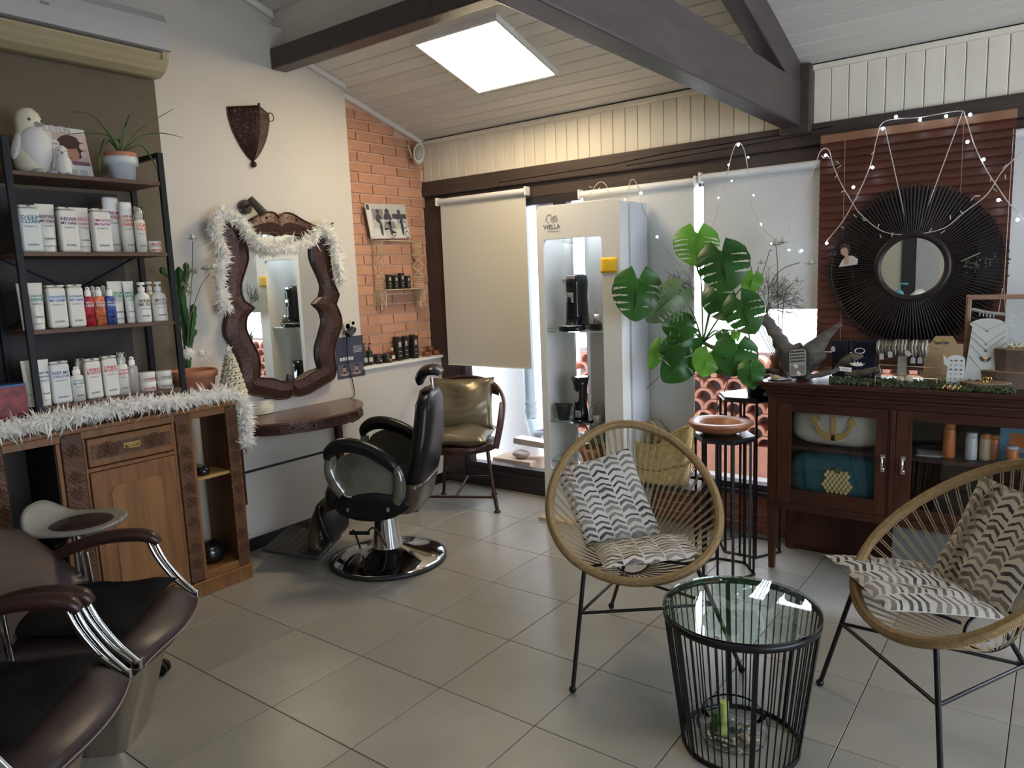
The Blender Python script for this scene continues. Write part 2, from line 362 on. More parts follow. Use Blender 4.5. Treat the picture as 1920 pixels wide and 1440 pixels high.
# cornice strips where ceiling meets left wall
def slant(x0, x1, y0, y1, dz0, dz1, up):
    k = .22 if up else 0
    f = lambda y: 2.62 + SL * (2.3 - y) + k
    return MB().add([(x0, y0, f(y0) + dz0), (x1, y0, f(y0) + dz0), (x1, y1, f(y1) + dz0), (x0, y1, f(y1) + dz0), (x0, y0, f(y0) + dz1), (x1, y0, f(y0) + dz1), (x1, y1, f(y1) + dz1), (x0, y1, f(y1) + dz1)],
                    [(3, 2, 1, 0), (4, 5, 6, 7), (0, 1, 5, 4), (1, 2, 6, 5), (2, 3, 7, 6), (3, 0, 4, 7)])
struct(slant(XB, XB + .025, 1.48, 2.3, -.035, 0, 0).build('trim_10', BOARDC, bevel=.004))
struct(slant(XL, XL + .025, 1.04, 1.48, -.035, 0, 0).build('trim_11', BOARDC, bevel=.004))
struct(slant(XB, XB + .03, -1.3, 1.025, -.04, 0, 1).build('trim_12', BOARDC, bevel=.004))
# upper gable fill and other walls

wb = struct(MB().bx(XB, XR, YB - .1, YB, 0, 4.0).build('wall_back', mat('beige_wall', (.50, .46, .36), .8)))
MB().bx(.64, .79, YB, YB + .03, 0, 2.6).build('panel', mat('dark_panel', (.02, .02, .025), .5), wb)
d1 = struct(MB().bx(.80, 1.05, YB, YB + .045, 0, 2.3).build('door_1', mat('grey_door', (.42, .41, .40), .5), bevel=.006))
MB().cyl((.99, YB + .045, 1.0), (.99, YB + .10, 1.0), .01).cyl((.99, YB + .10, 1.0), (.90, YB + .10, 1.0), .009).build('door_handle', CHROME, d1)
wr = struct(MB().bx(XR, XR + .1, YB, 2.4, 0, .45).bx(XR, XR + .1, YB, 2.4, 2.5, 4.4).bx(XR, XR + .1, YB, -1.7, .45, 2.5).bx(XR, XR + .1, 1.1, 2.4, .45, 2.5).build('wall_right', WALLW))
w6 = struct(MB().bx(XR + .02, XR + .08, -1.7, -1.64, .45, 2.5).bx(XR + .02, XR + .08, 1.04, 1.1, .45, 2.5).bx(XR + .02, XR + .08, -.33, -.27, .45, 2.5).bx(XR + .02, XR + .08, -1.64, 1.04, .45, .51).bx(XR + .02, XR + .08, -1.64, 1.04, 2.44, 2.5).build('window_6', FRAMEM))
# beams
struct(MB().bx(1.05, 1.15, YB, 2.27, 2.305, 2.53).build('trim_13', BEAM, bevel=.008), 'big dark painted tie beam crossing above the room')
M = Matrix(((1, 0, 0, 0), (0, 1, 0, 0), (0, 0, 1, 0), (0, 0, 0, 1)))
st = MB().add([(1.055, 2.27, 2.50), (1.145, 2.27, 2.50), (1.145, 2.27, 2.62), (1.055, 2.27, 2.62), (1.055, 1.32, 2.53), (1.145, 1.32, 2.53), (1.145, -.6, 3.48), (1.055, -.6, 3.48), (1.055, -.6, 3.24), (1.145, -.6, 3.24)], [])
st = MB()
def quadbeam(mb, x0, x1, A, B, C, D):      # yz quad extruded in x
    mb.add([(x0, *A), (x0, *B), (x0, *C), (x0, *D), (x1, *A), (x1, *B), (x1, *C), (x1, *D)], [(0, 1, 2, 3), (7, 6, 5, 4), (0, 4, 5, 1), (1, 5, 6, 2), (2, 6, 7, 3), (3, 7, 4, 0)]); return mb
rf = lambda y: 2.62 + .3 * (2.3 - y)
quadbeam(st, 1.055, 1.145, (2.28, 2.45), (-1.2, rf(-1.2) - .19), (-1.2, rf(-1.2) - .004), (2.28, rf(2.28) - .004)).build('trim_14', BEAM, bevel=.006)
struct(bpy.data.objects['trim_14'], 'dark rafter running up under the sloped ceiling')
struct(MB().bx(1.04, 1.20, 2.235, 2.30, 2.27, 2.62).build('trim_15', BEAM2, bevel=.01), 'dark bracket block where the tie beam meets the wall')
struct(MB().bx(XL, 1.05, .925, 1.03, 2.855, 2.975).build('trim_16', BEAM, bevel=.008), 'dark purlin running from the left wall to the tie beam')
# ---------------- ceiling panels
PANM = mat('led_diffuser', (1, .98, .93), .5, emit=PANEL_E, ecol=(1, .81, .53))
def panel(x0, x1, y0, y1, label):
    yc = (y0 + y1) / 2
    t = thing('ceiling_panel_light', label, 'light', ((x0 + x1) / 2, yc, cz(yc) - .02))
    def sl(a, b, c, d, h0, h1, nm, mt):
        f = lambda y: cz(yc) - SL * (y - yc)
        MB().add([(a, c, f(c) - h1), (b, c, f(c) - h1), (b, d, f(d) - h1), (a, d, f(d) - h1), (a, c, f(c) - h0), (b, c, f(c) - h0), (b, d, f(d) - h0), (a, d, f(d) - h0)],
                 [(3, 2, 1, 0), (4, 5, 6, 7), (0, 1, 5, 4), (1, 2, 6, 5), (2, 3, 7, 6), (3, 0, 4, 7)]).build(nm, mt, t)
    e = .014
    sl(x0, x1, y0, y0 + e, 0, .03, 'frame', WHITEP); sl(x0, x1, y1 - e, y1, 0, .03, 'frame', WHITEP)
    sl(x0, x0 + e, y0 + e, y1 - e, 0, .03, 'frame', WHITEP); sl(x1 - e, x1, y0 + e, y1 - e, 0, .03, 'frame', WHITEP)
    sl(x0 + e, x1 - e, y0 + e, y1 - e, .004, .026, 'diffuser', PANM)
panel(-.71, -.11, 1.275, 1.85, 'square glowing ceiling panel beside the dark purlin')
# ---------------- outside the windows
struct(MB().bx(-3.5, 6, 2.42, 5.5, -.14, .03).build('terrace', mat('terrace_paving', (.46, .44, .43), .9, var=.15, bump=.2), None))
rw = tag(MB().bx(-1.75, -1.14, 2.86, 3.0, .03, 2.6).build('render_wall', mat('white_render', (.80, .79, .78), .9, bump=.8, bs=60)), 'white pebbled render wall outside behind the metal chair', 'wall')
tag(MB().bx(-1.0, -.83, 2.86, 3.0, .03, 2.6).build('pebble_pillar', mat('pebbledash', (.36, .32, .32), .9, var=.5, vs=70, bump=1, bs=90)), 'grey pebbledash strip outside beside the downpipe', 'wall')
dp = thing('downpipe', 'pale blue drain pipe outside the left window', 'pipe', (-1.08, 2.80, .03))
PIPEM = mat('pale_blue_pipe', (.50, .60, .66), .45)
MB().tube(catmull([(-1.08, 2.8, 2.6), (-1.08, 2.8, 1.2), (-1.08, 2.8, .52), (-1.04, 2.77, .40), (-.98, 2.72, .33), (-.9, 2.70, .30)], 5), .045, 16).build('pipe', PIPEM, dp)
for z in (.56, .50): MB().cyl((-1.08, 2.8, z), (-1.08, 2.8, z + .03), .053).build('collar', PIPEM, dp)
MB().tube(catmull([(-.86, 2.72, .62), (-.85, 2.72, .5), (-.86, 2.7, .4), (-.95, 2.68, .36), (-.75, 2.66, .38), (-.5, 2.66, .40)], 5), .018, 8).build('hose', mat('grey_hose', (.40, .43, .50), .5), dp)
# scalloped terracotta tile wall
arc = MB()
n = 12; ro, ri, dp_ = .080, .060, .16
pts = [(math.cos(PI * k / n), math.sin(PI * k / n)) for k in range(n + 1)]
vs = []
for (c, s_) in pts: vs += [(ro * c, 0, ro * s_), (ri * c, 0, ri * s_), (ro * c, dp_, ro * s_), (ri * c, dp_, ri * s_)]
fs = []
for k in range(n):
    a, b = 4 * k, 4 * k + 4
    fs += [(a, b, b + 1, a + 1), (a + 2, a + 3, b + 3, b + 2), (a, a + 2, b + 2, b), (a + 1, b + 1, b + 3, a + 3)]
arc.add(vs, fs, smooth=False); TY = 3.4
tw = thing('tile_screen_wall', 'terracotta screen of stacked half round tiles outside the windows', 'wall', (1.3, TY, .03))
MB().bx(-1.05, 3.9, TY, TY + .22, .03, .26).build('footing', TERRA, tw)
MB().bx(-1.05, 3.9, TY + .13, TY + .2, .26, .95).build('backing', mat('tile_shadow', (.30, .27, .28), .9, var=.25), tw)
am = None
for r in range(8):
    for k in range(32):
        x = -.97 + k * .158 + (.079 if r % 2 else 0)
        M = TR(x, TY, .262 + r * .084)
        if am is None: am = arc.build('roof_tile', TERRA, tw, world=False); am.matrix_basis = wm(tw).inverted() @ M
        else: inst(am, 'roof_tile', M, tw)
bb = thing('building_blocks', 'light timber plank resting on concrete blocks outside the left window', 'block', (-.98, 2.56, .03))
MB().bx(-1.2, -.84, 2.44, 2.66, .03, .19).build('block', mat('sand_block', (.52, .40, .30), .9, bump=.3), bb, bevel=.004)
MB(TR(-.72, 2.60, .30, .08, 0, .06)).bx(-.33, .33, -.06, .06, -.02, .025).build('plank', mat('pale_plank', (.72, .62, .55), .7, var=.1), bb)
tag(MB().ball((-.98, 2.52, .225), .07, (1.1, .8, .45), 12, 8).build('cloth_lump', mat('rag', (.45, .38, .35), .9, bump=.6, bs=30)), 'crumpled grey rag lying on the blocks outside', 'cloth')
struct(MB().bx(-4, 7, 6.0, 6.1, .03, 1.4).build('garden_wall', mat('white_garden_wall', (.85, .85, .85), .9)))
# ---------------- roller blinds
BLF = mat('blind_fabric', (.66, .66, .645), .8, transl=.10, bump=.06, bs=500)
BLF1 = mat('blind_fabric_lamplit', (.66, .64, .575), .8, transl=.05, bump=.06, bs=500)  # blind fabric with the lamp's warm light put into its colour
def roller(x0, x1, ztop, zbot, label, Y=2.235, mt=None):
    mt = mt or BLF
    t = thing('roller_blind', label, 'blind', ((x0 + x1) / 2, Y, zbot))
    MB().cyl((x0 - .012, Y, ztop), (x1 + .008, Y, ztop), .021, n=16).build('roller', WHITEC, t)
    for x in (x0 - .022, x1 + .008): MB().bx(x, x + .014, Y - .026, Y + .035, ztop - .03, ztop + .03).build('bracket', WHITEP, t, bevel=.006)
    MB().bx(x0, x1, Y + .010, Y + .0115, zbot, ztop).build('fabric', mt, t)
    MB().tube([(x0, Y + .011, zbot), (x1, Y + .011, zbot)], .008, 8, flat=.5).build('bottom_bar', mt, t)
    return t
t = roller(-1.435, -.655, 2.15, .935, 'roller blind coloured by warm lamplight over the left window beside the brick wall', mt=BLF1)
MB().tube([(-1.1, 2.24, .93), (-1.1, 2.235, .91), (-1.08, 2.235, .895), (-1.06, 2.235, .91), (-1.06, 2.24, .93)], .002, 5).build('pull_ring', WHITEP, t)
t = roller(-.20, .552, 2.085, .40, 'grey white roller blind behind the display tower')
MB().tube([(.60, 2.24, 2.08), (.60, 2.24, 1.35), (.606, 2.24, 1.35), (.606, 2.24, 2.08)], .0012, 4).build('chain', WHITEP, t)
roller(.612, 1.27, 2.10, 1.345, 'half lowered roller blind behind the monstera plant')
roller(2.09, 2.95, 2.13, .9, 'roller blind at the right edge beside the wooden blind')
# wooden venetian blind
vb = thing('venetian_blind', 'reddish brown wooden slatted blind behind the round mirror', 'blind', (1.68, 2.24, 1.02))
SLW = tint(mat('slat_wood', (.088, .028, .016), .4, var=.25, vs=6, stretch=(.5, 5, 5)), .15)
MB().bx(1.265, 2.105, 2.19, 2.212, 2.195, 2.235).build('head_rail', mat('rail_wood', (.26, .125, .07), .5, var=.2), vb, bevel=.003)
z = 2.175; sm = None
while z > 1.02:
    M = TR(1.683, 2.203, z, rx=1.25 if z > 1.14 else 1.05)
    if sm is None:
        sm = MB().bx(-.42, .42, -.023, .023, -.0015, .0015).build('slat', SLW, vb, world=False); sm.matrix_basis = wm(vb).inverted() @ M
    else: inst(sm, 'slat', M, vb)
    z -= .0385 if not (1.13 < z < 1.16) else .044
for x in (1.385, 1.90): MB().tube([(x, 2.190, 2.2), (x, 2.190, 1.05)], .0012, 4).build('ladder_cord', mat('blind_cord', (.35, .22, .18), .7), vb)
# ================================================================ LEFT SIDE
# ---- air conditioner
ac = thing('air_conditioner', 'cream and white split air conditioner high on the left wall', 'air conditioner', (-1.44, -.35, 2.64))
def yprism(mb, prof, y0, y1):      # profile (x,z) extruded along y
    M = Matrix(((1, 0, 0, 0), (0, 0, 1, 0), (0, 1, 0, 0), (0, 0, 0, 1)))
    return mb.prism([(p[0], p[1]) for p in prof], y0, y1, M)
CREAM = mat('aged_cream_plastic', (.42, .365, .22), .4)
yprism(MB(), [(-1.54, 2.66), (-1.54, 2.935), (-1.43, 2.94), (-1.365, 2.765), (-1.36, 2.74), (-1.375, 2.71), (-1.41, 2.675), (-1.46, 2.655)], -.95, .185).build('body', CREAM, ac, bevel=.006)
yprism(MB(), [(-1.43, 2.955), (-1.39, 2.945), (-1.352, 2.90), (-1.338, 2.84), (-1.335, 2.762), (-1.36, 2.762), (-1.43, 2.76)], -.955, .19).build('front_panel', mat('ac_white', (.46, .46, .47), .35), ac, bevel=.005)
yprism(MB(), [(-1.352, 2.748), (-1.352, 2.738), (-1.395, 2.688), (-1.40, 2.695)], -.9, .135).build('air_flap', mat('flap_cream', (.38, .33, .20), .4), ac, bevel=.002)
MB().bx(-1.357, -1.3545, -.9, .15, 2.749, 2.757).build('air_slot', INKD, ac)
MB().bx(-1.336, -1.333, -.40, -.365, 2.84, 2.85).build('badge', mat('grey_badge', (.25, .25, .27), .4, metal=.5), ac)
MB().bx(-1.36, -1.352, .145, .170, 2.72, 2.745).build('indicator_window', mat('ac_indicator', (.35, .34, .20), .3), ac)
# ---- carved oak sideboard
sb = thing('sideboard', 'carved oak sideboard with open cubbies under the product rack', 'sideboard', (-1.35, -.32, 0))
FX = -1.17
MB().bx(-1.52, FX + .012, -.93, .275, .965, .987).build('top', OAK, sb, bevel=.005)
MB().bx(-1.515, FX, -.905, .262, 0, .085).bx(-1.515, FX + .01, -.91, .267, .07, .085).build('plinth', OAK, sb, bevel=.004)
c = MB()
c.bx(-1.515, FX, -.905, .257, .93, .965)
for y0, y1 in ((.238, .257), (-.012, .004), (-.105, -.09), (-.52, -.508), (-.63, -.612), (-.905, -.89)): c.bx(-1.515, FX - .001, y0, y1, .085, .93)
c.bx(-1.515, FX, 0, .24, .085, .125).bx(-1.515, FX - .002, -.52, -.09, .085, .115).bx(-1.515, FX - .002, -.52, -.09, .77, .79).bx(-1.515, FX, -.9, -.62, .085, .14)
c.bx(-1.52, -1.51, -.905, 0, .085, .93)
MB().bx(-1.509, -1.505, -.89, -.63, .14, .93).bx(-1.505, FX - .01, -.889, -.886, .14, .93).bx(-1.505, FX - .01, -.634, -.631, .14, .93).build('cubby_shade', MATS.get('dark_back') or mat('dark_back', (.020, .014, .013), .6), sb)  # dark sheets paint the shade inside the left cubby
c.build('carcass', OAK, sb, bevel=.003)
for y0, y1 in ((.185, .25), (-.088, -.012), (-.61, -.522), (-.90, -.83)): MB().bx(FX - .02, FX + .006, y0, y1, .09, .962).build('carved_stile', OAKC, sb, bevel=.005)
# carved relief rays on the stiles
def rosette(mb, x, y, z, r, up=1):
    for k in range(9):
        a = PI * (k + .5) / 9
        mb.tube([(x, y + .2 * r * math.cos(a), z + up * .2 * r * math.sin(a)), (x + .002, y + r * math.cos(a), z + up * r * math.sin(a) * 1.6)], [.0015, .003], 4)
    for rr in (.25, .4):
        mb.tube([(x + .001, y + rr * r * math.cos(PI * k / 6), z + up * rr * r * math.sin(PI * k / 6)) for k in range(7)], .002, 4)
for yc in (.2175, -.05, -.566, -.865):
    for z, u in ((.86, 1), (.74, 1), (.72, -1), (.56, 1), (.54, -1), (.38, 1), (.24, 1), (.22, -1)): m = MB(); rosette(m, FX + .006, yc, z, .036, u); tag(m.build('carved_rosette', OAKC, sb), kind='stuff')
MB().bx(-1.51, FX - .004, .004, .187, .605, .622).build('shelf', mat('pale_shelf', (.36, .22, .07), .4, var=.2), sb, bevel=.003)
dr = MB().bx(FX - .02, FX + .006, -.505, -.107, .795, .925).build('drawer', OAK, sb, bevel=.006)
m = MB(); m.bx(FX + .006, FX + .009, -.49, -.12, .828, .895)
for yc in (-.42, -.20): rosette(m, FX + .009, yc, .84, .04)
for k in range(8): m.tube([(FX + .01, -.47 + k * .012, .832), (FX + .01, -.45 + k * .014, .89)], .002, 4).tube([(FX + .01, -.24 + k * .012, .832), (FX + .01, -.25 + k * .014, .89)], .002, 4)
tag(m.build('carved_panel', OAKC, dr), kind='stuff')
MB().bx(FX + .009, FX + .014, -.35, -.27, .855, .88).tube(catmull([(FX + .014, -.34, .868), (FX + .03, -.33, .858), (FX + .03, -.29, .858), (FX + .014, -.28, .868)], 4), .004, 8).build('drawer_pull', mat('old_brass', (.36, .26, .10), .35, metal=.9), dr)
do = MB().bx(FX - .02, FX + .004, -.505, -.107, .12, .768).build('door', OAK, sb, bevel=.004)
def rr(y0, y1, z0, z1, rad, topround=True):
    P = [(y0, z0), (y1, z0)]
    for k in range(7): a = PI / 2 * k / 6; P.append((y1 - rad + rad * math.cos(a), z1 - rad + rad * math.sin(a)))
    for k in range(7): a = PI / 2 + PI / 2 * k / 6; P.append((y0 + rad + rad * math.cos(a), z1 - rad + rad * math.sin(a)))
    return P
XP = Matrix(((0, 0, 1, 0), (1, 0, 0, 0), (0, 1, 0, 0), (0, 0, 0, 1)))     # polygon (y,z) extruded along x
a_ = rr(-.455, -.155, .17, .72, .05); b_ = rr(-.425, -.185, .20, .69, .035)
m = MB(); n = len(a_)
m.add([(FX + .004, *p) for p in a_] + [(FX - .004, *p) for p in b_], [(i, (i + 1) % n, n + (i + 1) % n, n + i) for i in range(n)]).build('moulding', OAK, do)
MB().prism(b_, FX + .004, FX + .009, XP).build('raised_panel', mat('oak_panel', (.215, .098, .032), .42, var=.25, vs=5, stretch=(5, 5, .4)), do, bevel=.004)
tag(MB().lathe([(.0, .126), (.07, .126), (.085, .15), (.085, .19), (.075, .205), (.078, .21), (.05, .225), (0, .23)], 28, TR(-1.31, .10, 0)).build('black_jar', mat('glossy_black', (.008, .008, .01), .12)), 'glossy black round tin in the lowest cubby of the oak sideboard', 'tin')
tag(MB().lathe([(.0, .623), (.03, .623), (.034, .63), (.034, .66), (.02, .665), (.0, .665)], 20, TR(-1.22, .06, 0)).build('small_jar', MATS['glossy_black']), 'small black jar on the middle cubby shelf of the sideboard', 'jar')
tag(MB().bx(-1.49, -1.44, .04, .10, .623, .90).build('dark_bottle_box', mat('dark_box', (.03, .02, .02), .5), bevel=.003), 'tall dark box at the back of the sideboard cubby', 'box')
# tan cloth at the sideboard corner
m = MB(); m.grid(lambda u, v: (FX + .016 + .006 * math.sin(u * 9), .10 + .19 * u, .989 + .004 * math.sin(u * 14 + v)) if v < .5 else (FX + .016 - .02 * 0 + .004 * math.sin(v * 20), .10 + .19 * u, .989), 10, 2)
cl_ = MB()
cl_.grid(lambda u, v: (-1.30 + .145 * u, .02 + .262 * v, .9915 + .0035 * math.sin(9 * v + 3 * u)), 10, 12)
cl_.grid(lambda u, v: (-1.30 + .145 * u, .283 + .004 * math.sin(u * 12 + v * 3), .99 - .30 * v * (.55 + .45 * u)), 10, 10)
tag(cl_.build('table_runner', mat('mustard_cloth', (.36, .25, .10), .9, bump=.2, bs=200), solid=.002), 'thin tan cloth hanging off the right end of the oak sideboard', 'cloth')
# ---- feather boas
def boa(name, label, path, n, rad, L=.050, W=.0046, seed=1):
    n = int(n * 3.6)
    rnd = random.Random(seed); P = catmull(path, 12); mb = MB()
    mb.tube(P, [rad * .45 + .25 * rad * math.sin(i * 1.7) ** 2 for i in range(len(P))], 7)
    for _ in range(n):
        t = rnd.random() * (len(P) - 1.001); i = int(t); p = P[i].lerp(P[i + 1], t - i)
        d = Vector((rnd.gauss(0, 1), rnd.gauss(0, 1), rnd.gauss(0, 1))).normalized()
        ax = (P[i + 1] - P[i]).normalized(); d = (d - ax * d.dot(ax) * .6).normalized()
        l = L * rnd.uniform(.45, 1.1) * (1.5 if rnd.random() < .06 else 1); cu = (Vector((rnd.gauss(0, 1), rnd.gauss(0, 1), rnd.gauss(0, 1) - .5)).normalized() - d * .5) * l * rnd.uniform(.4, 1.0)
        thin = rnd.random() < .8; l *= .8 if thin else 1
        sd = d.cross(cu).normalized() * (W * .28 if thin else W * rnd.uniform(.6, 1.0)); vs = []
        for k in range(5):
            q = k / 4; c_ = p + d * (rad * .3 + l * q) + cu * q * q; w = (.3, 1.2, 1.5, 1.0, .12)[k]
            vs += [c_ + sd * w, c_ - sd * w]
        mb.add(vs, [(2 * k, 2 * k + 1, 2 * k + 3, 2 * k + 2) for k in range(4)], smooth=True)
    mb.v = [(max(v[0], XL + .004), v[1], v[2]) for v in mb.v]
    return tag(mb.build(name, FEATH), label, 'feather boa')
P = [atx(x, y, -1.145) for x, y in ((-30, 812), (60, 795), (130, 780), (190, 770), (250, 758), (320, 752))] + [atx(380, 744, -1.17), atx(420, 738, -1.19), Vector((-1.185, .27, 1.0)), Vector((-1.175, .30, .93)), Vector((-1.175, .295, .83)), Vector((-1.17, .295, .75))]
boa('feather_boa', 'white feather boa lying along the front edge of the oak sideboard', P, 2900, .036, seed=3)
MX = -1.445
P = [atx(x, y, MX) for x, y in ((425, 580), (415, 555), (412, 510), (418, 470), (405, 440), (402, 415), (425, 400), (450, 415), (470, 440), (500, 462), (530, 465), (560, 460), (585, 445), (605, 425), (612, 430), (625, 455), (634, 500), (640, 530))]
boa('feather_boa', 'white feather boa draped over the carved brown wall mirror', P, 2600, .034, seed=5, L=.046)
# ---- wavy mirror
pairs = [((520.3, 407.8), (525, 442)), ((530.6, 398.7), (537.5, 436.5)), ((546.7, 399.8), (556, 438.8)), ((569.6, 414.7), (574, 441)), ((599.4, 427.3), (586.8, 445.6)), ((623.5, 418.1), (589, 454.8)), ((616.6, 436.5), (586, 468.6)), ((616.6, 473), (588.4, 489)), ((620, 507.5), (601.7, 516.7)), ((625.8, 532.7), (609, 537.3)), ((635, 552.2), (605, 556.8)), ((629.2, 570.5), (591.4, 569.9)), ((638, 590), (606.3, 583)), ((640.7, 608.4), (610.9, 603.8)), ((633.8, 629), (604, 629)), ((625.8, 652), (597, 652)), ((627, 675), (598.3, 674.8)), ((630, 693), (604, 691)), ((625.8, 710.6), (595, 694)), ((605.4, 722.3), (582, 698)), ((579, 738.3), (564.5, 710.6)), ((557.3, 743.6), (550, 715)), ((539.8, 738.3), (539.2, 703.3))]
O = [atx(*a, -1.5) for a, b in pairs]; I = [atx(*b, -1.5) for a, b in pairs]
yc = .862
def half(P):
    P = [(max(0, p.y - yc), p.z) for p in P]; P[0] = (0, P[0][1]); P[-1] = (0, P[-1][1])
    out = []
    for i in range(len(P) - 1):
        for j in range(3):
            t = j / 3; out.append((P[i][0] * (1 - t) + P[i + 1][0] * t, P[i][1] * (1 - t) + P[i + 1][1] * t))
    out.append(P[-1]); q = out[:]
    for i in range(1, len(out) - 1):
        if i % 3 or (i // 3) not in (0, 5, 10, 11, 22): q[i] = tuple((out[i - 1][k] + 2 * out[i][k] + out[i + 1][k]) / 4 for k in (0, 1))
    return q
ho, hi = half(O), half(I)
oo = [(yc + a, z) for a, z in ho] + [(yc - a, z) for a, z in ho[-2:0:-1]]; ii = [(yc + a, z) for a, z in hi] + [(yc - a, z) for a, z in hi[-2:0:-1]]
wmr = thing('wall_mirror', 'wavy brown embossed framed mirror over the half round table', 'mirror', (-1.52, yc, .86))
n = len(oo); xf, xb = -1.488, -1.535; mm_ = [((a[0] + b[0]) / 2, (a[1] + b[1]) / 2) for a, b in zip(oo, ii)]
vs = [(xb, *p) for p in oo] + [(xf - .008, *p) for p in oo] + [(xf + .006, *p) for p in mm_] + [(xf - .008, *p) for p in ii] + [(xb, *p) for p in ii]
fs = [(r * n + i, r * n + (i + 1) % n, (r + 1) * n + (i + 1) % n, (r + 1) * n + i) for r in range(4) for i in range(n)]
MB().add(vs, fs).build('frame', DARKB, wmr)
MB().tube([(xf - .005, *p) for p in oo], .005, 6, closed=True).tube([(xf - .005, *p) for p in ii], .0045, 6, closed=True).build('edge_bead', DARKB, wmr)
MB().add([(-1.52, *p) for p in ii], [tuple(range(n))[::-1]]).add([(-1.521, *p) for p in ii], [tuple(range(n))]).build('mirror_glass', MIRR, wmr)
for x, y in ((621, 625), (433, 640), (563, 731), (520, 731), (556, 412), (500, 408)):
    p = atx(x, y, xf); MB().ball((xf + .004, p.y, p.z), .007).build('stud', DARKB, wmr)
m = MB(); rnd = random.Random(2)
for _ in range(260):
    i = rnd.randrange(n); t = rnd.uniform(.2, .8); a, b = oo[i], ii[i]; q = abs(t - .5) * 2
    m.ball((xf + .006 - .012 * q, a[0] * (1 - t) + b[0] * t, a[1] * (1 - t) + b[1] * t), .0022, n=5, m=3)
tag(m.build('embossed_dots', mat('dots_bronze', (.30, .19, .13), .3, metal=.6), wmr), kind='stuff')
# ---- small spotlight above mirror
sp = thing('wall_spotlight', 'small dark metal spotlight clipped above the wavy mirror', 'lamp', tuple(atx(462, 385, -1.51)))
p = atx(462, 388, -1.51); GUN = mat('gunmetal', (.10, .09, .08), .3, metal=.8)
MB().cyl((-1.538, p.y, p.z), (-1.515, p.y, p.z), .042, n=24).build('base', GUN, sp)
q = atx(480, 400, -1.40); MB().tube([(-1.515, p.y, p.z), (-1.46, p.y + .01, p.z + .02)], .008, 8).build('arm', GUN, sp)
MB().tube([(-1.47, p.y + .0, p.z + .045), (-1.425, p.y + .055, p.z - .045)], [.020, .027], 18).build('lamp_head', GUN, sp)
# ---- half round table
ht = thing('half_round_table', 'brown half round wall table with studded apron under the mirror', 'table', (-1.4, .82, 0))
def hell(a, b, k=28): return [(-1.539 + b * math.sin(PI * i / k), .83 - a * math.cos(PI * i / k)) for i in range(k + 1)]
MB().prism(hell(.49, .45), .800, .812).build('tabletop', mat('brown_top', (.12, .052, .028), .28, var=.25, vs=12, metal=.1, coat=.3), ht, bevel=.004)
MB().prism(hell(.48, .44), .752, .800).prism(hell(.487, .447), .742, .752).build('apron', DARKB, ht, bevel=.002)
for k in range(1, 12):
    a = PI * k / 12; MB().ball((-1.539 + .44 * math.sin(a), .83 - .48 * math.cos(a), .776), .009, n=8, m=6).build('stud', DARKB, ht)
for y in (.46, 1.21): MB().bx(-1.538, -1.50, y - .02, y + .02, .3, .742).build('leg', DARKB, ht, bevel=.003)
for k in range(2): MB().ball((-1.498, 1.21, .68 - .12 * k), .006, n=8, m=6).build('stud', DARKB, ht)
# ---- knitted basket with razor
p = atz(488, 775, .812)
kb = thing('knitted_basket', 'small cream knitted basket on the left of the half round table', 'basket', (p.x, p.y, .812)); bx_, by_ = p.x, p.y
KNIT = mat('cream_knit', (.74, .68, .53), .9, bump=.8, bs=120)
m = MB()
for i in range(12):
    r = .070 + .012 * math.sin(PI * i / 11); m.tube([(bx_ + r * math.cos(a * PI / 12), by_ + r * math.sin(a * PI / 12), .818 + i * .0075) for a in range(24)], .0042, 6, closed=True)
m.lathe([(0, .8125), (.068, .8125)], 24, TR(bx_, by_, 0)); m.build('basket_wall', KNIT, kb)
m = MB()
for i in range(4):
    r = .080; m.tube([(bx_ + r * math.cos(a * PI / 12), by_ + r * math.sin(a * PI / 12), .872 + i * .008 + .002 * math.sin(a * 2)) for a in range(24)], .0055, 6, closed=True)
m.build('folded_cuff', KNIT, kb)
tag(MB(TR(bx_ - .005, by_ + .005, .885, .6, -.25, -.2)).bx(-.014, .014, -.02, .02, -.04, .075).bx(-.010, .016, -.012, .012, .04, .062).build('hair_clipper', BLACKM, bevel=.004), 'black hair clipper standing in the cream knitted basket', 'clipper')
tag(MB().ball((bx_ + .02, by_ + .065, .915), .013, n=10, m=8).build('cotton_ball', KNIT), 'tiny cream ball on the rim of the knitted basket', 'ball')
# ---- card box and poster on the wall, socket, charger
p = atz(634, 740, .812)
cb = thing('card_box', 'black card holder box on the right of the half round table', 'box', (p.x, p.y, .812))
M = TR(p.x, p.y, .812, .3)
MB(M).bx(-.018, .018, -.024, .024, 0, .085).build('box', mat('satin_black', (.02, .02, .022), .4), cb, bevel=.002)
MB(M).bx(-.012, .012, -.020, .020, .085, .098).build('cards', mat('orange_card', (.62, .32, .10), .6), cb)
for z in (.022, .05): MB(M).bx(.018, .0185, -.02, .02, z, z + .003).build('print_line', mat('grey_print', (.3, .3, .3), .6), cb)
def poster_pt(x, y, X=XL): return atx(x, y, X)
a, b, c_, d = [atx(x, y, XL + .004) for x, y in ((633, 632), (678, 628), (683, 706), (636, 712))]
po = thing('poster', 'navy poster with two bearded heads beside the wavy mirror', 'poster', (XL + .003, 1.38, 1.0))
y0, y1, z0, z1 = 1.285, 1.468, .965, 1.165
p1, p2 = atx(634, 712, XL + .004), atx(680, 628, XL + .004); y0, z0, y1, z1 = p1.y, p1.z, p2.y, p2.z
MB().bx(XL, XL + .003, y0, y1, z0, z1).build('sheet', mat('navy_print', (.035, .038, .062), .45), po)
h = z1 - z0; w = y1 - y0; SK = mat('print_skin', (.36, .24, .20), .6); HR = mat('print_hair', (.03, .022, .02), .6); GP = mat('print_grey', (.35, .36, .42), .6)
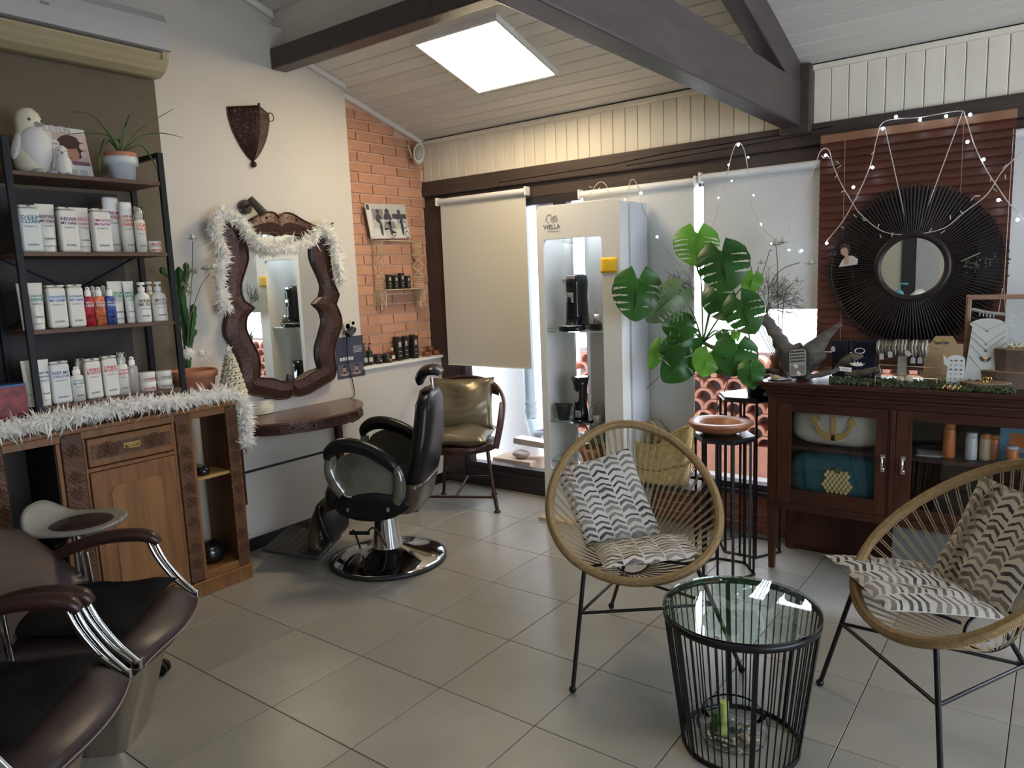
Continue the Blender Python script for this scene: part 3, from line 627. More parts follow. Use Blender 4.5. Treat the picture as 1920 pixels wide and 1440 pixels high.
for k, yy in enumerate((y0 + .26 * w, y0 + .70 * w)):
    s_ = .16 * w
    MB().bx(XL + .003, XL + .0034, yy - 1.35 * s_, yy + 1.35 * s_, z0 + .06 * h, z0 + .34 * h).build('photo_panel', mat('print_slate', (.09, .09, .12), .6), po)
    def el(mb, cy, cz_, ry, rz, x): return mb.prism([(cy + ry * math.cos(t * PI / 10), cz_ + rz * math.sin(t * PI / 10)) for t in range(20)], x, x + .0003, XP)
    el(MB(), yy, z0 + .10 * h, s_ * .9, .04 * h, XL + .0035).build('shoulders', SK, po); el(MB(), yy, z0 + .205 * h, s_ * .48, .095 * h, XL + .0038).build('face', SK, po)
    el(MB(), yy + .10 * s_, z0 + .285 * h, s_ * .52, .032 * h, XL + .0042).build('hair', HR, po); el(MB(), yy - .05 * s_, z0 + .135 * h, s_ * .40, .032 * h, XL + .0042).build('beard', HR, po)
    el(MB(), yy + .45 * s_, z0 + .21 * h, s_ * .12, .055 * h, XL + .0044).build('hair', HR, po); el(MB(), yy - .18 * s_, z0 + .225 * h, s_ * .10, .008 * h, XL + .0044).build('eye', HR, po)
for k in range(5): MB().bx(XL + .003, XL + .0034, y0 + .62 * w, y0 + .93 * w, z0 + (.60 + .035 * k) * h, z0 + (.615 + .035 * k) * h).build('print_line', GP, po)
for k in range(5): MB().bx(XL + .003, XL + .0034, y0 + (.12 + .1 * k) * w, y0 + (.19 + .1 * k) * w, z0 + .43 * h, z0 + (.50 + .01 * (k % 2)) * h).bx(XL + .003, XL + .0034, y0 + (.10 + .1 * k) * w, y0 + (.20 + .1 * k) * w, z0 + .49 * h, z0 + .505 * h).build('lettering', mat('print_white', (.7, .7, .72), .6), po)
ws = thing('wall_socket', 'cream round triple power socket right of the wavy mirror', 'socket', tuple(atx(652, 610, XL + .01)))
for x, y, r in ((650, 612, .030), (660, 606, .020), (663, 617, .020)):
    p = atx(x, y, XL + .02); MB().cyl((XL, p.y, p.z), (XL + .032, p.y, p.z), r, n=20).build('socket_body', mat('ivory_plastic', (.62, .58, .48), .4), ws, bevel=.003)
    MB().lathe([(r * .68, 0), (r * .62, .002), (r * .55, .0)], 20, fr((XL + .032, p.y, p.z), (0, 1, 0), (1, 0, 0))).build('socket_ring', INKD, ws)
p = atx(656, 622, XL + .05)
tag(MB(fr((XL + .058, p.y, p.z), (0, .8, .6), (1, 0, 0))).bx(-.035, .03, -.018, .018, -.025, .022).build('plug_charger', mat('charger', (.03, .032, .04), .4), bevel=.004), 'black plug adapter in the cream wall socket', 'charger')
p = atx(650, 632, XL + .05); e = atx(668, 740, XL + .03)
tag(MB().tube(catmull([(XL + .05, p.y, p.z), (XL + .02, p.y + .02, p.z - .15), (XL + .012, e.y - .01, e.z + .10), (XL + .015, e.y, e.z + .0), (XL + .06, e.y - .08, .815)], 6), .003, 6).build('charger_cable', BLACKM), 'black cable running from the socket down to the table', 'cable')
m = MB(); q = atx(665, 785, -1.42)
for k in range(5): m.tube([(q.x + .01 * math.sin(3 * t + k), q.y + (.035 - .003 * k) * math.cos(t * PI / 6), q.z + (.016 + .002 * k) * math.sin(t * PI / 6 + k * .5)) for t in range(12)], .0025, 5, closed=True)
m.tube([(q.x, q.y, q.z + .02), (q.x - .05, q.y, .745)], .0025, 5)
tag(m.build('coiled_cable', BLACKM), 'coiled black cable hanging under the half round table', 'cable')
# ---- metal sconce
def sc_pt(x, y): return atx(x, y, XL)
scn = thing('wall_sconce', 'pierced brown metal wall sconce on the white wall', 'lamp', (-1.5, .735, 2.28))
yc2 = .740
def scf(side):
    def fn(u, v):
        # v from bottom tip to top; u from wall edge to front ridge
        z = 2.305 + .285 * v; w = .138 * (math.sin(PI / 2 * min(1, v * 1.02)) ** .75)
        return (XL + .003 + .105 * (u ** 1.0) * (w / .138) ** .9, yc2 + side * w * (1 - u) * 1.0 + side * .0, z + .012 * u * v)
    return fn
for s_ in (-1, 1): MB().grid(scf(s_), 10, 16).build('panel', DARKB, scn, solid=.002)
m = MB(); m.tube([scf(1)(1, v / 12) for v in range(13)], .004, 6)
for s_ in (-1, 1): m.tube([scf(s_)(0, v / 12) for v in range(13)], .003, 6); m.tube([scf(s_)(u / 8, 1) for u in range(9)], .004, 6)
m.ball((XL + .012, yc2, 2.288), .018, n=10, m=8).ball((XL + .11, yc2, 2.61), .008, n=8, m=6)
m.tube([(XL + .05 + .0 * t, yc2 + .115 + .022 * math.cos(t * PI / 8), 2.565 + .024 * math.sin(t * PI / 8)) for t in range(16)], .003, 6, closed=True)
m.build('rim', DARKB, scn)
m = MB(); rnd = random.Random(4)
for s_ in (-1, 1):
    for _ in range(70):
        u, v = rnd.random(), .35 + .62 * rnd.random() ** .7; p = scf(s_)(u, v); m.ball((p[0] + .002, p[1] + s_ * .001, p[2]), .0032, n=5, m=3)
tag(m.build('pierced_dots', mat('sconce_glint', (.45, .36, .28), .25, metal=.8), scn), kind='stuff')
# ---- rack
rk = thing('shelf_rack', 'black metal ladder rack with walnut shelves full of hair products', 'shelf', (-1.35, -.32, .987))
PM = mat('rack_metal', (.010, .011, .014), .45, spec=.25)
for x in (-1.205, -1.49):
    for y in (-.66, -.005): MB().bx(x - .010, x + .010, y - .0135, y + .0135, .987, 2.232).build('post', PM, rk, bevel=.002)
for y in (-.66, -.005):
    MB().bx(-1.49, -1.205, y - .0135, y + .0135, 2.21, 2.232).build('top_bar', PM, rk, bevel=.002)
SZ = (2.094, 1.760, 1.428, 1.095)
for z in SZ: MB().bx(-1.495, -1.197, -.646, -.0185, z - .018, z).build('shelf', SHELFW, rk, bevel=.0015)
MB().bx(-1.515, -1.503, -.74, -.085, 1.0, 2.06).build('back_panel', mat('dark_back', (.020, .014, .013), .6), rk)
for a, b in ((1.428, 1.755), (1.755, 1.428)): MB().tube([(-1.497, -.65, a), (-1.497, -.02, b)], .004, 6).build('cross_brace', PM, rk)
# ---- bottles
BW = mat('bottle_white', (.66, .645, .58), .32); BWC = mat('bottle_cool', (.60, .63, .60), .32)
INK = {k: mat('ink_' + k, v, .5) for k, v in dict(teal=(.02, .14, .20), plum=(.12, .04, .16), pink=(.62, .12, .22), magenta=(.42, .03, .22), orange=(.75, .13, .03), blue=(.03, .20, .55), aqua=(.06, .30, .30), green=(.01, .30, .16), grey=(.13, .13, .14), red=(.62, .03, .04), violet=(.10, .10, .33), lgrey=(.42, .42, .42)).items()}
nrow = {}
def bottle(kind, x0, x1, yt, shelf, words, ink, desc, dep=0, mt=None, brand=True, X=-1.225, sub='SHAMPOO', name=None):
    mt = mt or BW; zb = SZ[shelf]; Xf = X - dep; zz = zb + .05
    pl_, pr_ = atx(x0, 0, Xf), atx(x1, 0, Xf)
    def ya(x):    # y where pixel column x meets plane at mid height
        lo = -1.; r = None
        for yy in range(380, 780, 4):
            q = atx(x, yy, Xf)
            if abs(q.z - (zb + .09)) < .006: r = q; break
        return r.y if r else atx(x, 600, Xf).y
    y0, y1 = ya(x0), ya(x1); yc_ = (y0 + y1) / 2; w = abs(y1 - y0) - .002; zt = atx((x0 + x1) / 2, yt, Xf).z; h = zt - zb
    t = thing(name or {'flat': 'shampoo_bottle', 'tube': 'cream_tube', 'can': 'spray_can', 'spray': 'spray_bottle', 'jar': 'cream_jar', 'pump': 'pump_bottle'}[kind], desc, {'tube': 'tube', 'can': 'spray can', 'jar': 'jar'}.get(kind, 'bottle'), (Xf - .02, yc_, zb), 0, 'hair products on the rack')
    d = min(.045, w * .6); L = TR(Xf - d / 2 - .001, yc_, zb)
    if kind == 'flat':
        MB(L).bx(-d / 2, d / 2, -w / 2, w / 2, 0, h * .94).build('body', mt, t, bevel=min(w, d) * .28, seg=4)
        MB(L).bx(-d / 2 * .85, d / 2 * .85, -w / 2 * .93, w / 2 * .93, h * .945, h).build('cap', mt, t, bevel=.006, seg=3)
        MB(L).bx(d / 2 * .6, d / 2 * .87, -.008, .008, h * .965, h * .995).build('thumb_notch', INK['grey'], t)
    elif kind == 'tube':
        k = 10
        MB(L).grid(lambda u, v: ((d / 2 * (1 - .93 * v ** 1.5)) * math.cos(2 * PI * u), (w / 2 * (.78 + .22 * v)) * math.sin(2 * PI * u), h * .14 + h * .86 * v), 20, 8).build('body', mt, t)
        MB(L).lathe([(0, 0), (w * .36, 0), (w * .38, .004), (w * .38, h * .135), (w * .3, h * .14), (0, h * .14)], 20, sy=1, sx=d / w).build('cap', mt, t)
    elif kind == 'can':
        r = w / 2; MB(L).lathe([(0, 0), (r, 0), (r, h * .70), (r * .96, h * .705), (r * .96, h * .715), (r, h * .72)], 20, sx=d / w).build('body', mt, t)
        MB(L).lathe([(r * .99, h * .72), (r * .99, h * .97), (r * .9, h), (0, h)], 20, sx=d / w).build('cap', WHITEP, t)
    elif kind == 'spray':
        r = w / 2; MB(L).lathe([(0, 0), (r, 0), (r, h * .68), (r * .8, h * .72), (r * .5, h * .73), (0, h * .73)], 20, sx=d / w).build('body', mt, t)
        MB(L).lathe([(r * .5, h * .73), (r * .62, h * .75), (r * .62, h * .86), (r * .4, h * .88), (r * .4, h * .95), (r * .2, h * .97), (0, h * .97)], 14, sx=d / w).box((d * .35, 0, h * .92), (.014, .008, .008)).build('spray_head', WHITEP, t)
        if sub == 'clear': MB(L).lathe([(r * .96, h * .73), (r * .96, h * .99), (r * .8, h), (0, h)], 18, sx=d / w).build('clear_cap', GLASS, t)
    elif kind == 'pump':
        r = w / 2; MB(L).lathe([(0, 0), (r * .95, 0), (r, .006), (r, h * .60), (r * .9, h * .68), (r * .4, h * .75), (r * .38, h * .78), (0, h * .78)], 24, sx=min(1, d * 1.3 / w)).build('body', mt, t)
        MB(L).lathe([(r * .45, h * .77), (r * .45, h * .88), (r * .2, h * .89), (r * .2, h * .93), (r * .5, h * .935), (r * .5, h), (0, h)], 14).build('pump_head', WHITEP, t)
        MB(L).bx(-.002, .004, -.010, .010, h * .80, h * .91).build('lock_clip', INKD, t)
    elif kind == 'jar':
        r = w / 2; n_ = 2 if h > .05 else 1; hh = h / n_
        for k in range(n_):
            MB(L).lathe([(0, k * hh), (r * .97, k * hh), (r * .97, k * hh + hh * .68)], 24, sx=.9).build('body', mt, t)
            MB(L).lathe([(r, k * hh + hh * .68), (r, (k + 1) * hh - .002), (r * .96, (k + 1) * hh), (0, (k + 1) * hh)], 24, sx=.9).build('lid', mt, t)
            text(words, .011, INK[ink], t, fr((Xf - d / 2 - .001 + r * .9 + .001, yc_, zb + k * hh + hh * .25), (0, 1, 0), (1, 0, 0)), width=w * .8)
        return t
    fx = Xf - d / 2 - .001 + (w / 2 * min(1, d * 1.3 / w) if kind == 'pump' else d / 2) + .0012
    F_ = lambda z: fr((fx, yc_, zb + z), (0, 1, 0), (1, 0, 0))
    if words:
        ls = words.split('\n'); zt_ = h * (.70 if kind in ('flat', 'tube', 'can') else .56 if kind == 'spray' else .5)
        for i, l in enumerate(ls): text(l, h * .085, INK[ink], t, F_(zt_ - i * h * .085), width=w * .84)
        text(sub if sub != 'clear' else 'SPRAY', h * .05, INK['lgrey'], t, F_(zt_ - len(ls) * h * .085), width=w * .6)
    if brand: text('ELEVEN', h * .045, INK['grey'], t, F_(h * .14 if kind != 'tube' else h * .26), width=w * .5)
    return t
A = 1; B = 2; C_ = 3
bottle('flat', 39, 80, 384, A, 'DEEP\nCLEAN', 'teal', 'flat white shampoo bottle reading DEEP CLEAN', mt=BWC)
bottle('tube', 73, 111, 382, A, 'REPAIR\nMY HAIR', 'plum', 'white tube reading REPAIR MY HAIR', dep=.005, sub='TREATMENT')
bottle('flat', 113, 150, 388, A, 'REPAIR\nMY HAIR', 'plum', 'flat white bottle reading REPAIR MY HAIR SHAMPOO')
bottle('tube', 145, 174, 389, A, 'FRIZZ\nCONTROL', 'pink', 'white tube with pink FRIZZ CONTROL lettering', dep=.02, sub='CREAM')
bottle('flat', 176, 212, 391, A, 'SMOOTH\nME NOW', 'magenta', 'flat white bottle with magenta SMOOTH ME NOW lettering')
bottle('can', 201, 232, 370, A, 'GIVE ME\nHOLD', 'magenta', 'tall white spray can with magenta HOLD lettering', dep=.07, sub='FLEXIBLE')
bottle('can', 231, 256, 379, A, 'GIVE ME\nCLEAN\nHAIR', 'orange', 'white spray can with orange CLEAN HAIR lettering', dep=.03, sub='DRY')
bottle('spray', 256, 277, 387, A, 'SEA\nSALT', 'orange', 'white spray bottle with clear cap and orange SEA SALT lettering', sub='clear')
bottle('jar', 278, 304, 452, A, 'MATTE', 'orange', 'low white jar reading MATTE at the shelf end', brand=False)
bottle('tube', 37, 58, 531, B, '', 'teal', 'white tube half hidden by the rack post', dep=.06)
bottle('tube', 57, 88, 530, B, '3 MINUTE\nREPAIR', 'aqua', 'white tube reading 3 MINUTE REPAIR', sub='MASK')
bottle('flat', 91, 128, 534, B, 'HYDRATE\nMY HAIR', 'blue', 'left flat bottle with blue HYDRATE MY HAIR lettering')
bottle('flat', 130, 161, 533, B, 'HYDRATE\nMY HAIR', 'blue', 'right flat bottle with blue HYDRATE MY HAIR lettering', dep=.0)
HRD = mat('label_red', (.42, .02, .035), .4, var=.9, vs=60); HOR = mat('label_orange', (.55, .15, .06), .4, var=.8, vs=50); HBL = mat('label_blue', (.05, .09, .30), .4, var=.9, vs=50)
WT = mat('print_white', (.7, .7, .72), .6); INK['white'] = WT
bottle('spray', 160, 179, 535, B, 'MIRACLE\nHAIR', 'white', 'small red printed spray bottle with white head', mt=HRD, sub='')
bottle('spray', 179, 200, 535, B, 'MIRACLE\nHAIR', 'white', 'small orange printed spray bottle with white head', mt=HOR, sub='')
bottle('spray', 200, 220, 535, B, 'MIRACLE\nHAIR', 'white', 'small blue printed spray bottle with white head', mt=HBL, sub='')
bottle('spray', 170, 188, 534, B, '', 'white', 'white spray bottle behind the red printed one', dep=.07, brand=False)
bottle('spray', 190, 208, 533, B, '', 'white', 'white spray bottle behind the orange printed one', dep=.07, brand=False)
bottle('tube', 208, 238, 527, B, 'KEEP MY\nCURL', 'green', 'white tube with green KEEP MY CURL lettering', dep=.035, sub='CREAM')
bottle('tube', 236, 257, 527, B, 'MEDIUM\nHOLD', 'green', 'white tube with green MEDIUM HOLD lettering', dep=.03, sub='GEL')
bottle('pump', 257, 286, 529, B, 'WASH\nME ALL', 'grey', 'left round white pump bottle reading WASH', sub='BODY WASH')
bottle('pump', 288, 316, 528, B, 'MOIST\nLOTION', 'grey', 'right round white pump bottle reading LOTION', sub='BODY')
bottle('pump', 274, 297, 528, B, '', 'grey', 'third white pump bottle behind the lotion bottle', dep=.07, brand=False)
bottle('tube', 46, 66, 676, C_, '', 'teal', 'cream tube left of the rack post on the bottom shelf', dep=.03)
bottle('tube', 73, 99, 674, C_, 'KEEP MY\nCOLOUR', 'violet', 'white tube with violet KEEP MY COLOUR lettering', sub='MASK')
bottle('flat', 97, 135, 677, C_, 'KEEP MY\nCOLOUR', 'violet', 'flat bluish bottle reading KEEP MY COLOUR', mt=BWC)
bottle('spray', 135, 161, 685, C_, 'DETANGLE\nMY HAIR', 'aqua', 'short white spray bottle with teal lettering')
bottle('flat', 147, 165, 672, C_, '', 'red', 'flat white bottle half hidden behind the left BODY bottle', dep=.06, brand=False)
bottle('flat', 162, 193, 672, C_, 'I WANT\nBODY', 'red', 'left flat bottle with red I WANT BODY lettering')
bottle('flat', 195, 224, 667, C_, 'I WANT\nBODY', 'red', 'right flat bottle with red I WANT BODY lettering')
bottle('spray', 222, 244, 660, C_, 'I WANT\nBODY', 'red', 'white foam pump bottle with red BODY lettering', sub='clear')
rb = bottle('spray', 242, 262, 666, C_, '', 'red', 'clear spray bottle with a red band', mt=mat('clear_pinkish', (.75, .70, .68), .2, trans=.6), brand=False)
bottle('jar', 262, 294, 698, C_, 'DRY SHAMPOO', 'red', 'two stacked white jars with red DRY SHAMPOO lettering', brand=False)
bottle('jar', 295, 325, 695, C_, 'SLICK HOLD', 'grey', 'two stacked white jars with grey SLICK HOLD lettering', brand=False)
# ================================================================ ITEMS ON RACK TOP AND SIDEBOARD
zt = SZ[0]
PEN = mat('cream_ceramic', (.62, .57, .44), .55, bump=.1, bs=60); PENG = mat('grey_plush', (.42, .41, .40), .9, bump=.5, bs=200); PENW = mat('white_plush', (.62, .61, .59), .9, bump=.5, bs=200)
def penguin(name, label, x, y, z, s, rz, body, belly, group):
    t = thing(name, label, 'penguin', (x, y, z), rz)
    L = None
    MB().lathe([(0, 0), (.030 * s, 0), (.046 * s, .02 * s), (.050 * s, .05 * s), (.044 * s, .09 * s), (.034 * s, .12 * s), (.034 * s, .14 * s), (.034 * s, .155 * s), (.028 * s, .172 * s), (.014 * s, .185 * s), (0, .188 * s)], 24, sx=.95).build('body', body, t, world=False)
    MB().ball((.016 * s, 0, .072 * s), .047 * s, (.88, .93, 1.42), n=20, m=14).build('belly', belly, t, world=False)
    for sy in (-1, 1):
        MB(TR(0, sy * .047 * s, .075 * s, 0, sy * .25, .1)).ball((0, 0, 0), .035 * s, (.45, .2, 1.1)).build('flipper', belly, t, world=False)
        MB().ball((.04 * s, sy * .02 * s, .006 * s), .02 * s, (1.3, .7, .4)).build('foot', PENG, t, world=False)
        MB().ball((.027 * s, sy * .018 * s, .150 * s), .0042 * s, n=8, m=6).build('eye', INKD, t, world=False)
    MB().lathe([(0, .030 * s), (.005 * s, .018 * s), (.009 * s, 0)], 12, TR(.030 * s, 0, .138 * s, 0, 0, PI / 2 + .15)).build('beak', PENG, t, world=False)
    return t
p = atx(78, 318, -1.30); q = atx(60, 318, -1.38)
penguin('penguin_figure', 'big cream and grey penguin standing in profile on top of the rack', -1.31, atx(62, 300, -1.31).y, zt, 1.52, .30, PEN, PENW, 'penguins')
penguin('penguin_figure', 'small grey baby penguin in front of the magazine', -1.235, atx(117, 300, -1.235).y, zt, .68, -.25, PENW, PENW, 'penguins')
# magazine
mz = thing('magazine', 'hair magazine with a portrait cover leaning on top of the rack', 'magazine', (-1.40, -.35, zt))
a = atx(70, 205, -1.42); b = atx(167, 322, -1.36)
yA, yB = atx(72, 260, -1.40).y, atx(162, 270, -1.40).y
F_ = fr((-1.37, (yA + yB) / 2, zt + .002), (0.05, 1, 0), (1, 0, .16)) @ Matrix(((1, 0, 0, 0), (0, 1, 0, 0), (0, 0, 1, 0), (0, 0, 0, 1)))
F_ = fr((-1.355, (yA + yB) / 2, zt + .002), (-.02, 1, 0), (1, 0, .22)); w = (yB - yA); h = .245
def fp(F, name, x0, x1, y0, y1, k, mt, par): return MB(F).bx(x0, x1, y0, y1, k * .0004, k * .0004 + .0004).build(name, mt, par)
def fe(F, name, cx, cy, rx, ry, k, mt, par, rot=0, n=20):
    P = []
    for t in range(n):
        a = 2 * PI * t / n; u, v = rx * math.cos(a), ry * math.sin(a); P.append((cx + u * math.cos(rot) - v * math.sin(rot), cy + u * math.sin(rot) + v * math.cos(rot)))
    return MB(F).prism(P, k * .0004, k * .0004 + .0004).build(name, mt, par)
MB(F_).bx(-w / 2, w / 2, 0, h, -.006, 0).build('pages', mat('paper', (.62, .60, .57), .7), mz)
MB(F_).bx(-w / 2 - .004, -w / 2 + .01, 0, h + .004, -.008, -.0062).build('back_cover', mat('teal_paper', (.05, .30, .38), .6), mz)
CV = mat('cover_cream', (.48, .38, .33), .5)
fp(F_, 'cover_photo', -w * .22, w * .48, .07, h * .9, 1, CV, mz)
fe(F_, 'cover_photo', w * .12, h * .62, w * .30, h * .24, 2, mat('print_brown', (.055, .028, .022), .5), mz, .3)
fe(F_, 'cover_photo', w * .09, h * .50, w * .19, h * .17, 3, mat('print_face', (.42, .21, .16), .5), mz, -.2)
fe(F_, 'cover_photo', w * .16, h * .70, w * .26, h * .10, 4, MATS['print_brown'], mz, .25)
fe(F_, 'cover_photo', w * .02, h * .54, w * .04, h * .012, 4, MATS['print_brown'], mz); fe(F_, 'cover_photo', w * .07, h * .41, w * .05, h * .012, 4, mat('print_lip', (.32, .06, .07), .5), mz)
fp(F_, 'cover_photo', -w * .2, w * .47, h * .29, h * .36, 4, mat('print_mauve', (.20, .10, .15), .5), mz)
fe(F_, 'cover_sticker', -w * .2, h * .66, w * .10, w * .10, 5, MATS['paper'], mz)
for k in range(3): fe(F_, 'cover_flower', w * .38, h * (.5 + .15 * k), w * .07, w * .08, 5, mat('print_pink', (.58, .44, .42), .5), mz)
fp(F_, 'cover_photo', -w * .48, -w * .24, .02, h * .55, 2, mat('print_palegrey', (.45, .44, .42), .6), mz)
for k in range(2): fp(F_, 'cover_photo', -w * .0 + k * w * .22, w * .16 + k * w * .22, .012, .05, 2, mat('print_palegrey2', (.40, .40, .39), .6), mz)
text('ELEVEN', .03, MATS['print_palegrey'], mz, F_ @ TR(-w * .12, h * .90, .002), width=w * .62)
text('+ 32%', .014, INKD, mz, F_ @ TR(-w * .2, h * .645, .0028), width=w * .14)
# spider-leaved plant in white pot
wp = thing('potted_aloe', 'green arching leaved plant in a white pot on top of the rack', 'plant', (-1.30, -.12, zt))
py_ = atx(228, 310, -1.30).y; pw = (atx(257, 300, -1.30).y - atx(199, 300, -1.30).y) / 2; r = pw
MB().lathe([(0, 0), (r * .70, 0), (r * .84, .075), (r, .077), (r * 1.02, .112), (r * .96, .114), (r * .9, .10), (0, .10)], 28, TR(-1.30, py_, zt)).build('pot', mat('pale_blue_pot', (.52, .56, .58), .4), wp)
MB().lathe([(r * .80, .10), (r * .93, .11), (r * .95, .132), (r * .9, .134), (r * .84, .12), (0, .12)], 28, TR(-1.30, py_, zt)).build('inner_pot', POTT, wp)
LF = mat('aloe_green', (.05, .12, .03), .4, var=.3, vs=12)
def blade(mb, P, w, nrm=(0, 0, 1)):
    P = catmull(P, 5); n = len(P); vs = []
    for i, p in enumerate(P):
        t = (P[min(i + 1, n - 1)] - P[max(i - 1, 0)]).normalized(); s_ = t.cross(Vector(nrm)).normalized() if abs(t.dot(Vector(nrm))) < .98 else Vector((0, 1, 0))
        k = i / (n - 1); ww = w * (min(1, .5 + k * 2)) * (1 - k ** 3) + .0004; up = s_.cross(t) * ww * .3
        vs += [p - s_ * ww + up, p - up * .4, p + s_ * ww + up]
    mb.add(vs, [(3 * i + j, 3 * i + j + 1, 3 * i + j + 4, 3 * i + j + 3) for i in range(n - 1) for j in range(2)], smooth=True); return mb
c0 = Vector((-1.30, py_, zt + .125))
for pts in (((255, 250), (290, 225), (328, 203)), ((260, 258), (300, 250), (344, 258)), ((262, 272), (285, 300), (298, 330)), ((200, 260), (188, 290), (187, 328)), ((205, 252), (170, 215), (133, 210)), ((205, 256), (165, 250), (122, 252)), ((233, 250), (236, 235), (243, 215)), ((222, 262), (200, 268), (190, 282))):
    P = [c0 + Vector((0, 0, 0))] + [atx(x, y, -1.27 + random.uniform(-.03, .04)) for x, y in pts]
    blade(MB(), P, .0065).build('leaf', LF, wp, solid=.0015)
# red illustrated box at the far left of the sideboard
a = atx(0, 720, -1.24); b = atx(54, 786, -1.24)
rbx = thing('gift_box', 'red and blue illustrated box at the left end of the sideboard', 'box', (-1.27, (a.y + b.y) / 2 - .04, .987))
y1_ = atx(53, 760, -1.24).y
zb_ = atx(30, 724, -1.24).z
MB().bx(-1.32, -1.24, y1_ - .17, y1_, .987, zb_).build('box', mat('box_red', (.22, .030, .030), .45, var=.6, vs=30), rbx, bevel=.002)
MB().bx(-1.322, -1.238, y1_ - .172, y1_ + .001, zb_, zb_ + .008).build('blue_edge', mat('box_blue', (.03, .12, .28), .45), rbx)
m = MB()
for cy, cz_, rx, rz in ((-.07, 1.04, .016, .022), (-.075, 1.015, .022, .02), (-.06, 1.06, .010, .012)): m.prism([(y1_ + cy + rx * math.cos(t * PI / 8), cz_ + rz * math.sin(t * PI / 8)) for t in range(16)], -1.24, -1.2394, XP)
m.build('printed_figure', mat('print_bone', (.55, .52, .48), .5), rbx)
MB().prism([(y1_ - .03 + .011 * math.cos(t * PI / 8), 1.062 + .009 * math.sin(t * PI / 8)) for t in range(16)], -1.24, -1.2394, XP).build('printed_patch', mat('print_teal', (.03, .15, .20), .5), rbx)
# cactus in a big terracotta pot
pc = atz(362, 722, .987); PX_, PY_ = -1.40, atx(362, 700, -1.40).y; pr = (atx(400, 690, -1.40).y - PY_)
cp = thing('potted_cactus', 'tall green cactus in a ribbed terracotta pot beside the rack', 'plant', (PX_, PY_, .987))
MB().lathe([(0, 0), (pr * .70, 0), (pr * .82, .05), (pr * .84, .06), (pr * .86, .075), (pr * .92, .125), (pr * 1.02, .127), (pr * 1.06, .158), (pr * 1.0, .165), (pr * .9, .16), (pr * .88, .14), (0, .14)], 32, TR(PX_, PY_, .987)).build('pot', POTT, cp)
MB().lathe([(0, .150), (pr * .5, .148), (pr * .88, .141)], 20, TR(PX_, PY_, .987)).build('soil', SOIL, cp)
CG = mat('cactus_green', (.028, .085, .022), .5, var=.35, vs=14, bump=.3, bs=40)
def cactus(P, r):
    P = catmull(P, 6); m = MB(); n = len(P); vs = []; K = 10
    for i, p in enumerate(P):
        k = i / (n - 1); rr_ = r * (min(1, .6 + k * 3)) * (1 if k < .85 else math.sqrt(max(.02, 1 - ((k - .85) / .15) ** 2))) * (1 + .12 * math.sin(i * 2.1))
        for j in range(K):
            a = 2 * PI * j / K; q = rr_ * (1.15 if j % 2 else .55); vs.append(p + Vector((q * math.cos(a), q * math.sin(a), 0)))
    fs = [(i * K + j, i * K + (j + 1) % K, (i + 1) * K + (j + 1) % K, (i + 1) * K + j) for i in range(n - 1) for j in range(K)] + [tuple(range((n - 1) * K, n * K))]
    m.add(vs, fs, smooth=False); rnd = random.Random(len(P))
    for _ in range(50):
        v = Vector(vs[rnd.randrange(len(vs))]); c_ = P[min(n - 1, int(rnd.random() * n))]; d = Vector((rnd.gauss(0, 1), rnd.gauss(0, 1), rnd.gauss(0, .5))).normalized() * .006
        m.add([v, v + d + Vector((0, 0, .001)), v + d * .9], [(0, 1, 2)])
    return m
CB = lambda x, y, dx=0: atx(x, y, PX_ + dx)
for pts, r in (([CB(352, 690), CB(352, 640), CB(345, 590), CB(338, 540), CB(335, 500)], .021), ([CB(355, 655, .02), CB(358, 625, .03), CB(362, 595, .03), CB(362, 570, .03)], .016), ([CB(340, 560, .02), CB(346, 530, .03), CB(350, 515, .03), CB(348, 492, .03)], .014), ([CB(332, 545), CB(318, 520), CB(306, 512), CB(304, 500)], .013), ([CB(352, 640), CB(364, 628), CB(366, 618)], .010)):
    cactus(pts, r).build('cactus_stem', CG, cp)
# little white feather birds in the pot
fb = thing('feather_bird', 'white feathered bird ornament sitting in the cactus pot', 'ornament', tuple(CB(358, 668, .05)))
c_ = CB(352, 662, .06); MB().ball(c_, .030, (1, 1.15, .85)).build('body', FEATH, fb); c2 = CB(378, 662, .07); MB().ball(c2, .018).build('head', FEATH, fb)
MB().lathe([(0, .012), (.003, 0)], 8, fr(c2 + Vector((.012, .012, 0)), (0, 0, 1), (.7, .7, 0))).ball(c2 + Vector((.015, .004, .006)), .003, n=6, m=4).build('beak', INKD, fb)
m = MB(); rnd = random.Random(9)
for _ in range(160):
    cc = c_ if rnd.random() < .7 else c2 + Vector((0, .01, -.01)); d = Vector((rnd.gauss(0, 1), rnd.gauss(0, 1), rnd.gauss(0, .7))).normalized(); s_ = d.cross(Vector((0, 0, 1))).normalized() * .003; b0 = cc + d * .018; l = rnd.uniform(.015, .03)
    m.add([b0 - s_, b0 + s_, b0 + s_ + d * l * .6, b0 + d * l + Vector((0, 0, -.004)), b0 - s_ + d * l * .6], [(0, 1, 2, 3, 4)])
tag(m.build('plumage', FEATH, fb), kind='stuff')
